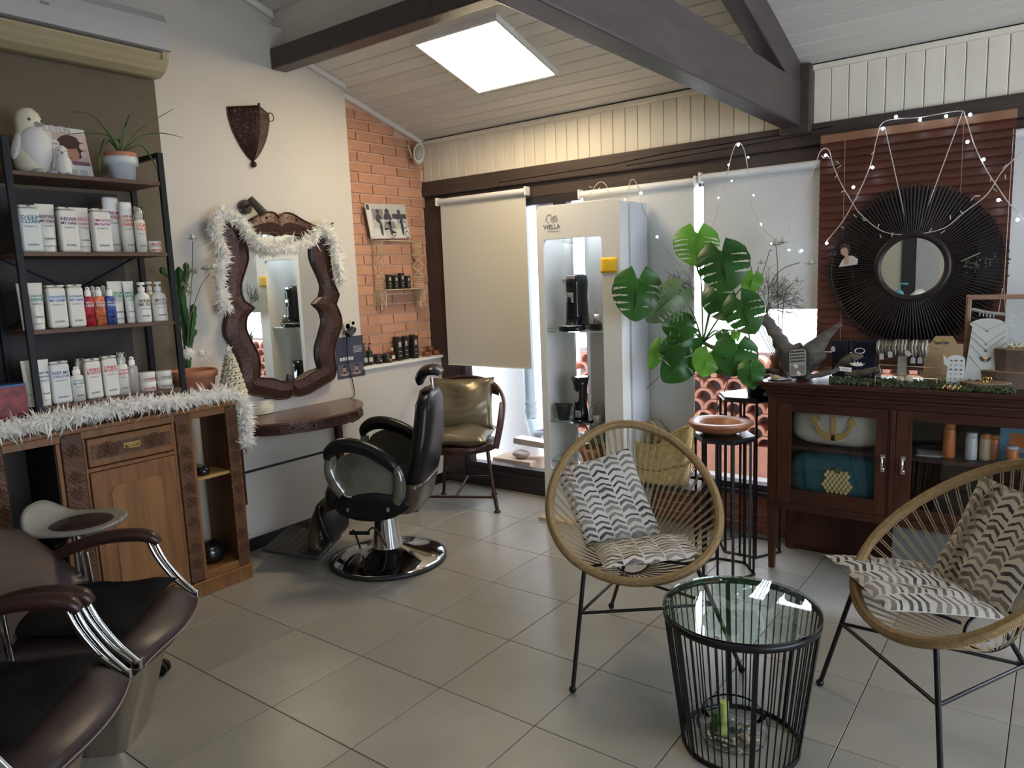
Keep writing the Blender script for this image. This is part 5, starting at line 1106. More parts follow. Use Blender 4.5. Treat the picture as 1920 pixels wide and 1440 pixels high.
# ---- shampoo chairs
BW_ = mat('brown_armrest', (.032, .014, .011), .30, var=.2, vs=8, spec=.4)
def salon(loc, label):
    t = thing('shampoo_chair', label, 'chair', (*loc, 0), math.atan2(.66, .75), 'brown shampoo chairs')
    # seat with a drooping rounded front
    def seat(u, v):
        a = 2 * v - 1; x = -.27 + .52 * u + .05 * (1 - a * a) * u; e = (1 - abs(a) ** 5); fr_ = 1 - max(0, (u - .80) / .2) ** 2
        return (x, .265 * a * (1 - .05 * u), .455 + .015 * math.sin(PI * u) - .045 * (1 - fr_) - .02 * (1 - e))
    MB().grid(seat, 24, 20).build('seat', BROWNL, t, solid=.085, off=-1, bevel=0, **L)
    m = MB(); m.tube([(seat(1, v / 20)[0] + .002, seat(1, v / 20)[1], seat(1, v / 20)[2] - .004) for v in range(21)], .003, 6); m.build('seam', mat('seam_thread', (.20, .15, .14), .6), t, **L)
    def back(u, v):
        a = 2 * u - 1; z = .43 + .30 * v; return (-.25 - .22 * v + .05 * a * a, .265 * a * (1 - .12 * v * v), z - .09 * v * a * a)
    MB().grid(back, 16, 14).build('backrest', BROWNL, t, solid=.09, off=1, **L)
    for s_ in (-1, 1):
        y = s_ * .265
        A_ = catmull([(-.33, y, .55), (-.23, y, .605), (-.09, y, .648), (.03, y, .655), (.095, y, .642), (.122, y, .615)], 5)
        MB().tube(A_, [.016, .022, .025, .026, .024, .014], 10, flat=1.25, up=(0, 1, 0)).build('armrest', BW_, t, **L)
        m = MB()
        for d in (-.013, .013): m.tube(catmull([(.095 + d, y, .63), (.12 + d, y, .56), (.175 + d, y, .47), (.235 + d * .6, y, .405)], 5), .008, 8)
        m.build('arm_support', CHROME, t, **L)
        m = MB()
        for d in (-.012, .012): m.tube([(-.16 + d, y, .60), (-.15 + d, y, .40)], .008, 8)
        m.build('arm_support', CHROME, t, **L)
        m = MB(); m.box((.235, y, .40), (.03, .02, .03)); m.build('arm_clamp', CHROME, t, bevel=.004, **L)
    P = [(.13, 0), (.085, .06), (.23, .40), (.02, .40), (-.06, .0)]
    def col(u, v):
        a = 2 * PI * u; c_, s_ = math.copysign(abs(math.cos(a)) ** .5, math.cos(a)), math.copysign(abs(math.sin(a)) ** .5, math.sin(a))
        cx = .01 + .11 * v; return (cx + (.085 + .02 * v) * c_, (.125 + .01 * v) * s_, .40 * v)
    MB().grid(col, 36, 8).build('steel_column', STEEL, t, **L)
    MB().grid(lambda u, v: (col(u, 0)[0] * 1.0, col(u, 0)[1] * 1.0, .004 * v), 36, 1).build('floor_seal', INKD, t, **L)
    MB().bx(-.25, .22, -.24, .24, .365, .40).build('seat_tray', BLACKM, t, bevel=.01, **L)
    M = wm(t) @ TR(-.03, 0, .492)
    m = MB(M)
    def pad(u, v, s_):
        a, b = 2 * u - 1, 2 * v - 1; e = max(0, (1 - abs(a) ** 5) * (1 - abs(b) ** 5)) ** .4
        q = .55 + .45 * (abs(math.sin(PI * 2 * (u + .0))) ** .5 * abs(math.sin(PI * 2 * (v))) ** .5)
        return (.22 * a * (1 + .04 * b * b), .21 * b * (1 + .04 * a * a), s_ * .022 * e * q + .004 * math.sin(7 * a + 3 * b))
    m.grid(lambda u, v: pad(u, v, 1), 28, 28); m.grid(lambda u, v: pad(1 - u, v, -.6), 28, 28)
    tag(m.build('seat_pad', mat('black_quilt', (.005, .0055, .006), .8, bump=.3, bs=120, spec=.12)), ('black quilted pad on the ' + ('far' if 'Farther' in label else 'near') + ' brown shampoo chair'), 'cushion', 'quilted black seat pads')
    return t
salon((-.335, -.878), 'Farther brown leather shampoo chair in front of the sideboard')
salon((.045, -1.325), 'Nearest brown leather shampoo chair at the bottom left corner')
# ================================================================ DISPLAY TOWER
YP = Matrix(((1, 0, 0, 0), (0, 0, 1, 0), (0, 1, 0, 0), (0, 0, 0, 1)))      # polygon (x,z) extruded along y
def rrect(x0, x1, z0, z1, r, n=6):
    P = []
    for cx, cz_, a0 in ((x1 - r, z1 - r, 0), (x0 + r, z1 - r, PI / 2), (x0 + r, z0 + r, PI), (x1 - r, z0 + r, 1.5 * PI)):
        for k in range(n + 1): a = a0 + PI / 2 * k / n; P.append((cx + r * math.cos(a), cz_ + r * math.sin(a)))
    return P
def frame2(o, i, h0, h1, M):
    n = len(o); vs = [(*p, h0) for p in o] + [(*p, h1) for p in o] + [(*p, h1) for p in i] + [(*p, h0) for p in i]
    return MB().add(vs, [(r * n + k, r * n + (k + 1) % n, ((r + 1) % 4) * n + (k + 1) % n, ((r + 1) % 4) * n + k) for r in range(4) for k in range(n)], M)
tw_ = thing('display_tower', 'tall white shop display tower holding coffee things between the blinds', 'shelf', (-.04, 2.04, 0))
TX0, TX1, TY0, TY1 = -.335, .25, 1.90, 2.20
TM = mat('tower_white', (.72, .71, .68), .4)
frame2(rrect(TX0, TX1, .0, 2.0, .03), rrect(-.288, .125, .34, 1.795, .025), TY0, TY0 + .018, YP).build('front_panel', TM, tw_, bevel=.002)
MB().bx(TX1 - .018, TX1, TY0 + .018, TY0 + .10, .02, 1.985).bx(TX0, TX0 + .018, TY0 + .018, TY1, .02, 1.985).build('side_panel', TM, tw_)
MB().bx(TX1 - .006, TX1 + .012, TY0 + .10, TY1 + .02, .02, 1.985).build('side_panel', mat('tower_cool', (.60, .62, .66), .4), tw_)
MB().bx(TX0 + .018, TX1 - .018, TY0 + .018, TY1, 1.965, 1.985).bx(TX0 + .018, TX1 - .018, TY0 + .018, TY1, .30, .32).build('cap_board', TM, tw_)
xg0, xg1 = aty(1074, 500, 2.16).x, aty(1103, 500, 2.16).x
MB().bx(TX0 + .018, xg0, 2.16, 2.175, .02, 1.965).build('back_board', TM, tw_); MB().bx(xg1, TX1, 2.16, 2.175, .02, 1.965).build('back_board', TM, tw_)
MB().bx(.125, TX1 - .018, TY0 + .018, 2.16, .32, 1.965).build('inner_wall', TM, tw_)
MB().bx(TX0 - .02, TX1 + .03, TY0 - .06, TY1, 0, .022).build('base_board', mat('pale_ply', (.50, .38, .24), .6), tw_)
GSH = mat('shelf_glass', (.82, .96, .94), .03, trans=.85, ior=1.45)
ZS1, ZS2, ZS3 = 1.232, .655, .345
for z in (ZS1, ZS2, ZS3 + .05): MB().bx(TX0 + .02, .124, TY0 + .02, 2.155, z - .008, z).build('glass_shelf', GSH, tw_)
for z in (1.555, .955): MB().bx(TX0 + .02, xg0, 2.145, 2.16, z - .006, z).build('shelf_rail', WHITEP, tw_)
MB().tube([(xg0, 2.15, .32), (xg0, 2.15, 1.96)], .005, 6).build('corner_rail', CHROME, tw_)
ADDGLOW = mat('added_glow_strip', (.9, .95, 1), .4, emit=14, ecol=(.78, .88, 1))
MB().bx(-.28, .10, TY0 + .03, TY0 + .06, 1.952, 1.962).build('added_glow_strip', ADDGLOW, tw_)  # added glowing strip, unseen, lightens the inside of the tower
# logo: profile with waves, and wordmark
LG = mat('logo_grey', (.14, .14, .14), .5); o = aty(1034, 410, TY0); M = fr((o.x, TY0 - .0008, o.z), (1, 0, 0), (0, -1, 0)); k = .00125 * 2.05
m = MB(M); pp = lambda L: [(x * k, y * k, 0) for x, y in L]
m.tube(pp([(-10, 9), (-13, 6), (-14, 2), (-17, -2), (-15, -3), (-15, -6), (-12, -7), (-9, -8), (-8, -11)]), .0016, 5).tube(pp([(-10, 9), (-5, 11), (0, 8), (2, 4)]), .0016, 5)
for j in range(3): m.tube(catmull(pp([(-4 + j, 4 - 5 * j), (3 + j, 1 - 5 * j), (9 + j, 6 - 5 * j), (16 + j, 5 - 5 * j)]), 4), .0016, 5)
m.build('logo_mark', LG, tw_)
text('WELLA', .042, LG, tw_, M @ TR(0, -.062, 0), width=.125); text('PROFESSIONALS', .012, mat('logo_pale', (.5, .5, .48), .5), tw_, M @ TR(.012, -.080, 0), width=.09)
nt_ = aty(1142, 497, TY0)
t = thing('sticky_note', 'yellow sticky note on the right edge of the white tower', 'note', (nt_.x, TY0 - .002, nt_.z - .045))
MB().grid(lambda u, v: (nt_.x - .055 + .11 * u, TY0 - .002 - .003 * (1 - v) ** 2, nt_.z - .045 + .09 * v), 4, 5).build('paper', mat('yellow_paper', (.85, .56, .03), .6), t, solid=.0006)
m = MB(); rnd = random.Random(1)
for i in range(4):
    w = rnd.uniform(.03, .07); z = nt_.z + .028 - i * .017
    m.tube([(nt_.x - .04 + w * j / 12, TY0 - .0065, z + .003 * math.sin(j * 2.1 + i) + .001 * j / 3) for j in range(13)], .0007, 4)
m.build('handwriting', mat('brown_ink', (.42, .22, .02), .6), t)
# ---- things in the tower
GLB = mat('gloss_black', (.010, .010, .013), .12); SIL = mat('silver_plastic', (.55, .56, .58), .25, metal=.7)
cxm, cym = aty(1082, 560, 2.0).x, 2.0
c1 = thing('coffee_machine', 'tall black coffee pod machine on the upper glass shelf', 'coffee machine', (cxm, cym, ZS1))
hm = aty(1082, 514, 2.0).z - ZS1
MB().lathe([(0, .03), (.058, .03), (.056, .10), (.052, hm * .6), (.056, hm * .85), (.052, hm * .97), (.03, hm), (0, hm)], 28, TR(cxm, cym, ZS1), power=3, sy=1.4).build('body', GLB, c1)
MB().lathe([(0, 0), (.085, 0), (.088, .01), (.088, .026), (.08, .03), (0, .03)], 32, TR(cxm - .01, cym - .05, ZS1), sy=.9).build('drip_tray', GLB, c1)
MB().lathe([(.07, .031), (.075, .034), (.02, .034), (0, .034)], 24, TR(cxm - .01, cym - .07, ZS1)).build('drip_grid', SIL, c1)
MB().bx(cxm - .022, cxm + .022, cym - .088, cym - .075, ZS1 + hm * .50, ZS1 + hm * .68).build('coffee_spout', SIL, c1, bevel=.004); MB().bx(cxm - .012, cxm + .010, cym - .095, cym - .088, ZS1 + hm * .50, ZS1 + hm * .60).build('spout_opening', BLACKM, c1, bevel=.002)
MB().bx(cxm - .03, cxm + .03, cym - .075, cym - .02, ZS1 + hm * .90, ZS1 + hm * .985).build('lever', SIL, c1, bevel=.008)
sx0 = aty(1110, 612, 1.98).x
sau = None
for k in range(4):
    t = thing('saucer', ('Lowest', 'Second lowest', 'Second highest', 'Topmost')[k] + ' brown saucer of the stack beside the coffee machine', 'saucer', (sx0 + .02, 1.99, ZS1 + k * .010), 0, 'stacked brown saucers')
    MB().lathe([(0, 0), (.03, 0), (.045, .008), (.046, .010), (.03, .004), (0, .004)], 24, TR(sx0 + .02, 1.99, ZS1 + k * .010)).build('plate', mat('brown_glaze', (.06, .035, .03), .25), t)
tag(MB().lathe([(0, 0), (.024, 0), (.026, .055), (.0235, .055), (.022, .004), (0, .004)], 24, TR(sx0 + .03, 1.99, ZS1 + .043)).tube([(sx0 + .02, 1.985, ZS1 + .06), (sx0 + .035, 1.98, ZS1 + .125)], .002, 5).build('metal_cup', SIL), 'small steel cup with spoons on top of the saucer stack', 'cup')
tag(MB().lathe([(0, 0), (.035, 0), (.037, .09), (.03, .095), (.03, .10), (0, .10)], 18, TR(-.10, 2.08, ZS1)).build('sugar_jar', mat('lattice_jar', (.6, .58, .52), .4, bump=.8, bs=60)), 'white ribbed jar behind the coffee machine', 'jar')
# lower glass shelf
bx0 = aty(1056, 775, 1.97).x
tag(MB().lathe([(0, 0), (.034, 0), (.048, .088), (.052, .10), (.047, .098), (.032, .006), (0, .006)], 28, TR(bx0, 1.98, ZS2)).bx(bx0 - .062, bx0 - .045, 1.97, 1.99, ZS2 + .092, ZS2 + .102).bx(bx0 + .045, bx0 + .062, 1.97, 1.99, ZS2 + .098, ZS2 + .108).build('black_bucket', mat('matte_black_plastic', (.02, .02, .024), .6)), 'small black plastic bucket on the lower glass shelf', 'bucket')
kx = aty(1088, 745, 1.99).x
c2_ = thing('coffee_maker', 'black coffee maker with silver window on the lower glass shelf', 'coffee machine', (kx, 1.99, ZS2)); hk = aty(1088, 706, 1.99).z - ZS2
MB().lathe([(0, 0), (.050, 0), (.046, .05), (.038, hk * .4), (.045, hk * .8), (.058, hk), (.045, hk * .985), (0, hk * .98)], 28, TR(kx, 1.995, ZS2)).build('body', GLB, c2_)
M = fr((kx - .004, 1.957, ZS2 + hk * .62), (1, 0, .04), (0, -1, .1)); MB(M).prism([(.018 * math.cos(t * PI / 12), .052 * math.sin(t * PI / 12)) for t in range(24)], 0, .006).build('water_window', SIL, c2_, bevel=.002)
MB().lathe([(0, 0), (.055, 0), (.06, .012), (.0, .018)], 24, TR(kx + .02, 1.96, ZS2)).build('drip_tray', GLB, c2_); MB().bx(kx - .006, kx + .032, 1.935, 1.945, ZS2 + .03, ZS2 + .075).build('spout', SIL, c2_, bevel=.003)
gx = aty(1122, 770, 2.0).x
tag(MB().lathe([(0, 0), (.04, 0), (.045, .05), (.03, .10), (.026, .12), (0, .122)], 18, TR(gx, 2.02, ZS2), sy=.7).tube(catmull([(gx - .03, 2.0, ZS2 + .11), (gx - .055, 1.99, ZS2 + .08), (gx - .05, 1.99, ZS2 + .03), (gx - .02, 1.98, ZS2 + .01)], 5), .003, 6).build('grey_pouch', mat('taupe_fabric', (.20, .18, .16), .8)), 'grey brown pouch with cord on the lower glass shelf', 'pouch')
tag(MB().lathe([(0, 0), (.022, 0), (.024, .045), (.021, .045), (.02, .004), (0, .004)], 18, TR(gx + .02, 1.95, ZS2 + .004)).build('grey_cup', mat('grey_glaze', (.25, .24, .22), .3)), 'small grey cup in front of the pouch', 'cup')
tag(MB().bx(kx + .03, kx + .11, 1.93, 1.965, ZS2, ZS2 + .018).build('black_tray', GLB, bevel=.004), 'flat black tray at the front of the lower glass shelf', 'tray')
# spider plant
px_, pz_ = aty(1098, 855, 1.86).x, ZS3
spp = thing('spider_plant', 'spider plant in a terracotta bowl at the foot of the tower shelves', 'plant', (-.06, 2.03, ZS3 + .05))
MB().lathe([(0, 0), (.06, 0), (.085, .065), (.092, .068), (.092, .09), (.084, .09), (.08, .07), (0, .07)], 28, TR(-.04, 2.02, ZS3 + .05)).build('pot', POTT, spp); rnd = random.Random(12)
SPG = mat('spider_green', (.22, .38, .12), .5, var=.3)
for k in range(46):
    a = rnd.uniform(0, 2 * PI); l = rnd.uniform(.07, .15); h = rnd.uniform(.06, .17)
    blade(MB(), [Vector((-.04, 2.02, ZS3 + .12)), Vector((-.04 + .35 * l * math.cos(a), 2.02 + .25 * l * math.sin(a), ZS3 + .12 + h)), Vector((-.04 + .9 * l * math.cos(a), 2.02 + .5 * l * math.sin(a), ZS3 + .12 + h * .8)), Vector((-.04 + 1.25 * l * math.cos(a), 2.02 + .6 * l * math.sin(a), ZS3 + .10 + h * .2))], .0035).build('leaf', SPG, spp)
# ---- straw basket on a little black bench behind the chair
bn = thing('low_bench', 'small dark bench under the straw bag by the window', 'bench', (.37, 2.15, 0))
MB().bx(.07, .66, 2.04, 2.27, .262, .29).build('bench_top', mat('dark_bench', (.03, .02, .02), .5), bn, bevel=.004)
for x in (.09, .64):
    for y in (2.055, 2.255): MB().bx(x - .01, x + .01, y - .01, y + .01, 0, .262).build('leg', BLACKM, bn)
STR = mat('straw', (.58, .42, .17), .8, var=.35, vs=35, bump=1, bs=70)
sbg = thing('straw_bag', 'golden straw bag with braided handles by the middle blind', 'bag', (.36, 2.12, .29))
def bag(u, v):
    a = 2 * PI * u; w = .20 + .055 * v; d = .085 + .02 * v; c_, s_ = math.cos(a), math.sin(a)
    top = .20 + .10 * abs(c_) ** 3 + (.06 if c_ > .3 else 0) * c_ + .02 * math.sin(5 * a)
    z = .29 + (top + .07) * v; return (.355 + w * math.copysign(abs(c_) ** .8, c_) + .02 * math.sin(9 * a) * .1, 2.13 + d * math.copysign(abs(s_) ** .8, s_) - (.02 * v * (1 if s_ < 0 else -1)), z)
MB().grid(bag, 56, 14).build('woven_body', STR, sbg, solid=.008, off=-1)
MB().lathe([(0, .292), (.2, .292)], 24, TR(.355, 2.13, 0), sy=.42).build('bag_base', STR, sbg)
m = MB(); m.tube([bag(k / 56, .35) for k in range(56)], .006, 6, closed=True).tube([bag(k / 56, .36) for k in range(56)], .005, 6, closed=True); m.build('woven_band', mat('dark_straw', (.30, .20, .07), .8, bump=.8, bs=90), sbg)
m = MB(); m.tube([(lambda p: (p[0], p[1], p[2]))(bag(k / 56, 1)) for k in range(57)], .006, 6, closed=True); m.build('woven_rim', STR, sbg)
for dy in (-.085, .07):
    P = catmull([(.20, 2.13 + dy, .52), (.26, 2.13 + dy * .8, .62), (.335, 2.13 + dy * .6, .675), (.40, 2.13 + dy * .8, .61), (.46, 2.13 + dy, .52)], 8)
    m = MB()
    for ph in (0, 2.1, 4.2): m.tube([p + Vector((.006 * math.cos(i * .9 + ph), .006 * math.sin(i * .9 + ph), 0)) for i, p in enumerate(P)], .0045, 5)
    m.build('handle', mat('braid', (.45, .33, .18), .8, var=.4, vs=80), sbg)
# ================================================================ STANDS
def hexstand(cx, cy, r, h, rot, label):
    t = thing('plant_stand', label, 'stand', (cx, cy, 0)); P = [(cx + r * math.cos(rot + k * PI / 3), cy + r * math.sin(rot + k * PI / 3)) for k in range(6)]
    MB().prism(P, h - .014, h).build('stand_top', mat('stand_top', (.015, .015, .018), .25), t, bevel=.002)
    for k in range(6):
        a, b = P[k], P[(k + 1) % 6]
        MB(fr((a[0], a[1], 0), (math.cos(rot + k * PI / 3), math.sin(rot + k * PI / 3), 0), (0, 0, 1))).bx(-.010, 0, -.006, .006, 0, h - .014).build('leg', BLACKM, t)
        mx, my = (a[0] + b[0]) / 2, (a[1] + b[1]) / 2
        MB(fr((mx, my, 0), (-(a[1] - b[1]), (a[0] - b[0]), 0), (0, 0, 1))).bx(-.006, .006, -.005, .005, .0, h - .014).build('leg', BLACKM, t) if k % 2 == 0 else None
        MB().tube([(a[0], a[1], .006), (b[0], b[1], .006)], .0065, 4).build('rail', BLACKM, t); MB().tube([(a[0], a[1], h - .02), (b[0], b[1], h - .02)], .0065, 4).build('rail', BLACKM, t)
    return t
hexstand(.958, 1.667, .155, .735, .12, 'Shorter black hexagonal wire stand carrying the wooden bowl')
hexstand(.955, 2.06, .175, .885, .0, 'Taller black hexagonal wire stand carrying the monstera')
bwx, bwy = .925, 1.68
BOWLM = mat('olive_wood', (.33, .135, .06), .4, var=.45, vs=7, stretch=(1, 3, 1))
wbw = thing('wooden_bowl', 'live edge wooden bowl on the shorter black stand', 'bowl', (bwx, bwy, .735))
def bowl(u, v):
    a = 2 * PI * u; R_ = .165 * (1 + .035 * math.sin(3 * a + 1) + .02 * math.sin(5 * a)); pr_ = [(0, 0), (.45, .0), (.8, .022), (1.0, .052), (.99, .064), (.80, .066), (.66, .058), (.45, .022), (0, .014)]
    q = v * (len(pr_) - 1); i = min(int(q), len(pr_) - 2); f = q - i; r, z = pr_[i][0] * (1 - f) + pr_[i + 1][0] * f, pr_[i][1] * (1 - f) + pr_[i + 1][1] * f
    return (bwx + R_ * r * math.cos(a), bwy + R_ * r * math.sin(a) * .92, .7355 + z)
MB().grid(bowl, 48, 32).build('bowl_body', BOWLM, wbw)
# ================================================================ MONSTERA
POTD = mat('dark_pot', (.02, .03, .035), .3)
mo = thing('monstera', 'large green monstera plant on the taller black stand', 'plant', (1.01, 2.06, .885)); MC = Vector((1.01, 2.04, .885))
MB().lathe([(0, 0), (.06, 0), (.075, .10), (.08, .12), (.075, .12), (.07, .10), (0, .10)], 28, TR(*MC)).build('pot', POTD, mo)
MB().lathe([(0, .112), (.073, .11)], 20, TR(*MC)).build('soil', SOIL, mo)
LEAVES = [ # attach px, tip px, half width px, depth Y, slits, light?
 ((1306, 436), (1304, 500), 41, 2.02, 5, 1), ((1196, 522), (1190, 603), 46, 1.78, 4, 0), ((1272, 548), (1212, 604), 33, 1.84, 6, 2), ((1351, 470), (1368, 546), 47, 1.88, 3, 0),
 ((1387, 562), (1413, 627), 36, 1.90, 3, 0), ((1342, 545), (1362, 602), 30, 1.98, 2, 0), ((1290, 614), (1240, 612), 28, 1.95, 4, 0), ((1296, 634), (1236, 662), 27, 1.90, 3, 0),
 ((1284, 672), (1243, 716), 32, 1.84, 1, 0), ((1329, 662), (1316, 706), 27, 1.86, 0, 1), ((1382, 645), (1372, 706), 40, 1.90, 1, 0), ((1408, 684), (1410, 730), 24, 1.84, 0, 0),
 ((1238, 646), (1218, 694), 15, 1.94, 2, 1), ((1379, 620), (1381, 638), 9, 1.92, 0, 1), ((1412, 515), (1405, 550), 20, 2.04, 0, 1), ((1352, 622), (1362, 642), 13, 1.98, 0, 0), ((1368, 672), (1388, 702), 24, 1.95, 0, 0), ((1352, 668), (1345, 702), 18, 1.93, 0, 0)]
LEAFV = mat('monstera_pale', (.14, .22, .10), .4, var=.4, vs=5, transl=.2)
crown = Vector((MC.x - .03, MC.y - .02, MC.z + .12)); node = aty(1318, 642, 2.0)
MB().tube(catmull([crown, (crown + node) / 2 + Vector((.02, 0, 0)), node], 5), .011, 8).build('main_stem', STEMG, mo)
for li, (A_, T_, hw, Yd, ns, lt) in enumerate(LEAVES):
    a, t_ = aty(*A_, Yd), aty(*T_, Yd - .05); ax = (t_ - a); Ln = ax.length; ax.normalize()
    toC = (CAMP - a).normalized(); side = ax.cross(toC).normalized(); nn = side.cross(ax).normalized()
    px2m = (a - CAMP).length / FPX * 1.0; hwm = hw * px2m; rnd = random.Random(li)
    def prof(t):      # width along leaf, t -0.32..1
        q = (t + .32) / 1.32
        return hwm * (math.sin(PI * min(1, q ** .72)) ** .62) * (1 if q < .75 else 1)
    def lf(s_, sgn):
        def fn(u, v):
            t = -.32 + 1.32 * v; w = prof(t); inner = 0 if t > 0 else hwm * .06 + hwm * .25 * (-t / .32) ** 1.4
            x = inner + (w - inner) * u if w > inner else inner * .9
            sweep = .22 * Ln * u * u * (1 - v) * (1 if t > 0 else .3)
            p = a + ax * (t * Ln + sweep * .6) + side * (sgn * x)
            return p + nn * (-.22 * x * x / hwm * 1.2 + .012 * math.sin(6 * t + sgn) + .15 * Ln * max(0, t) * (1 - t) * .8)
        return fn
    m = MB()
    for sgn in (-1, 1):
        cuts = [(.36 + .52 * (k + .5 * (sgn > 0)) / max(1, ns)) for k in range(ns)] if ns else []
        def keep(u, v, cuts=cuts):
            for i, c_ in enumerate(cuts):
                if abs(v - c_ + .05 * u) < .006 + .030 * (u - .38) * (1.9 - u) and u > .38 and not (u > .93 and i % 3 == 0): return False
            return True
        m.grid(lf(0, sgn), 14, 64, keep=keep if ns else None)
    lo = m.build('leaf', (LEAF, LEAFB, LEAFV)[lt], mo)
    m = MB(); m.tube([a + ax * (Ln * k / 6) + nn * (.15 * Ln * (k / 6) * (1 - k / 6) * .8 + .0015) for k in range(6)], [.0022, .0008], 4); m.build('midrib', mat('midrib', (.14, .26, .06), .5), lo)
    st_ = node if li not in (9, 11, 10, 16, 17, 4) else crown + Vector((0, 0, .05))
    MB().tube(catmull([st_, (st_ + a) / 2 + Vector((0, .02, -.03 if a.z < st_.z else .03)), a], 6), [.005, .0035], 6).build('petiole', STEMG, mo)
for P in ([(1300, 700), (1330, 718), (1344, 745), (1342, 775)], [(1313, 690), (1312, 720)], [(1365, 712), (1358, 735)], [(1236, 706), (1213, 728)], [(1270, 640), (1250, 668), (1242, 690)], [(1318, 645), (1345, 650), (1362, 668)]):
    MB().tube(catmull([aty(*q, 1.93) for q in P], 5), .0028, 5).build('aerial_root', mat('aerial_root', (.20, .15, .11), .8), mo)
# dried twigs and thistles around the monstera
dt = thing('dried_bouquet', 'dried grey thistles and feathery twigs behind the monstera', 'flower', (1.10, 2.12, 1.0))
TWG = mat('grey_twig', (.085, .090, .075), .9); rnd = random.Random(21); PALE = mat('pale_thistle', (.48, .49, .44), .9, bump=.5, bs=150)
def spray(c, d, L, n, depth, mb):
    e = c + d * L; mb.tube([c, e], [.0016 * (depth + 1) / 3, .0008], 4, caps=False)
    if depth == 0: return
    for k in range(n):
        b = c.lerp(e, .25 + .75 * k / n); dd = (d + Vector((rnd.gauss(0, .55), rnd.gauss(0, .25), rnd.gauss(0, .55)))).normalized(); spray(b, dd, L * rnd.uniform(.35, .6), n, depth - 1, mb)
for c, dirs in (((1440, 578), [(.3, 0, 1), (.8, 0, .6), (1, 0, .1), (1, 0, -.2), (0, 0, 1), (.6, 0, 1), (.9, 0, .3), (-.3, 0, .8)]), ((1300, 560), [(-.6, 0, .8), (-.9, 0, .5), (-.2, 0, 1), (.1, 0, .8), (-.4, 0, -.5), (-.8, 0, .9)])):
    for d in dirs:
        m = MB(); spray(aty(*c, 2.06), Vector(d).normalized(), .15, 6, 2, m); tag(m.build('twig_spray', TWG, dt), kind='stuff')
base = Vector((1.10, 2.12, 1.03))
for P, h, r in (([(1425, 668), (1415, 600), (1412, 520), (1395, 458)], (1393, 456), 0), ([(1430, 668), (1420, 580), (1440, 480), (1447, 470)], (1455, 452), .016), ([(1432, 668), (1418, 560), (1422, 500)], (1428, 486), .011), ([(1440, 668), (1440, 560), (1460, 510), (1500, 492)], (1520, 488), .012), ([(1430, 668), (1458, 560), (1458, 500), (1455, 460)], (1468, 448), .014), ([(1440, 668), (1470, 560), (1488, 530)], (1496, 520), .013)):
    MB().tube(catmull([base] + [aty(*q, 2.10) for q in P[1:]], 5), .0022, 5).build('stem', TWG, dt)
    if r: thistle(dt, aty(h[0], h[1] + 8, 2.10), r, col=PALE)
m = MB(); c_ = aty(1462, 545, 2.12)
for _ in range(420):
    d = Vector((rnd.gauss(0, 1), rnd.gauss(0, .6), rnd.gauss(0, 1))).normalized(); p = c_ + d * rnd.uniform(.01, .062); q = p + d * .012 + Vector((rnd.gauss(0, .004), 0, rnd.gauss(0, .004))); m.tube([p, q], .0009, 3, caps=False)
tag(m.build('dry_tuft', mat('sage_tuft', (.16, .19, .10), .9), dt), kind='stuff')
MB().lathe([(0, 0), (.040, 0), (.052, .07), (.058, .072), (.058, .10), (.05, .10), (.046, .08), (0, .08)], 28, TR(1.10, 2.12, 1.002)).build('pot', POTT, dt)
# ================================================================ CABINET
CX0, CX1, CY0, CY1, CZ = 1.13, 2.50, 1.815, 2.19, 1.0
cb_ = thing('glass_cabinet', 'dark mahogany display cabinet with two glass doors and tapered legs', 'cabinet', ((CX0 + CX1) / 2, 2.0, 0))
MB().bx(CX0 - .045, CX1 + .045, CY0 - .045, CY1, CZ - .022, CZ).bx(CX0 - .03, CX1 + .03, CY0 - .03, CY1, CZ - .038, CZ - .022).build('cabinet_top', MAHO, cb_, bevel=.006)
MB().bx(CX0 - .012, CX1 + .012, CY0 - .012, CY1, CZ - .062, CZ - .038).bx(CX0 - .02, CX1 + .02, CY0 - .02, CY1, CZ - .075, CZ - .062).build('cornice', MAHO, cb_, bevel=.004)
MB().bx(CX0 + .012, CX0 + .03, CY0 + .02, CY1 - .02, .36, CZ - .06).bx(CX1 - .03, CX1 - .012, CY0 + .02, CY1 - .02, .36, CZ - .06).build('side', MAHOV, cb_)
MB().bx(CX0 + .02, CX1 - .02, CY1 - .035, CY1 - .025, .36, CZ - .06).build('back', MAHO, cb_)
MB().bx(CX0 + .02, CX1 - .02, CY0 + .01, CY1 - .03, .36, .385).bx(CX0, CX1, CY0 - .004, CY0 + .02, .335, .372).build('bottom_board', MAHO, cb_, bevel=.003)
MB().bx(CX0 + .045, CX1 - .045, CY0, CY0 + .02, CZ - .105, CZ - .07).build('top_rail', MAHO, cb_, bevel=.002)
MB().bx(CX0 + .03, CX1 - .03, CY0 + .03, CY1 - .03, .652, .668).build('inner_shelf', mat('cabinet_shelf', (.05, .022, .018), .4), cb_)
for x in (CX0, CX1 - .045):
    for y in (CY0, CY1 - .045):
        MB().add([(x + .008, y + .008, 0), (x + .037, y + .008, 0), (x + .037, y + .037, 0), (x + .008, y + .037, 0), (x, y, .34), (x + .045, y, .34), (x + .045, y + .045, .34), (x, y + .045, .34), (x, y, CZ - .07), (x + .045, y, CZ - .07), (x + .045, y + .045, CZ - .07), (x, y + .045, CZ - .07)],
                 [(3, 2, 1, 0), (8, 9, 10, 11)] + [(r * 4 + i, r * 4 + (i + 1) % 4, (r + 1) * 4 + (i + 1) % 4, (r + 1) * 4 + i) for r in range(2) for i in range(4)]).build('leg', MAHOV, cb_, bevel=.002)
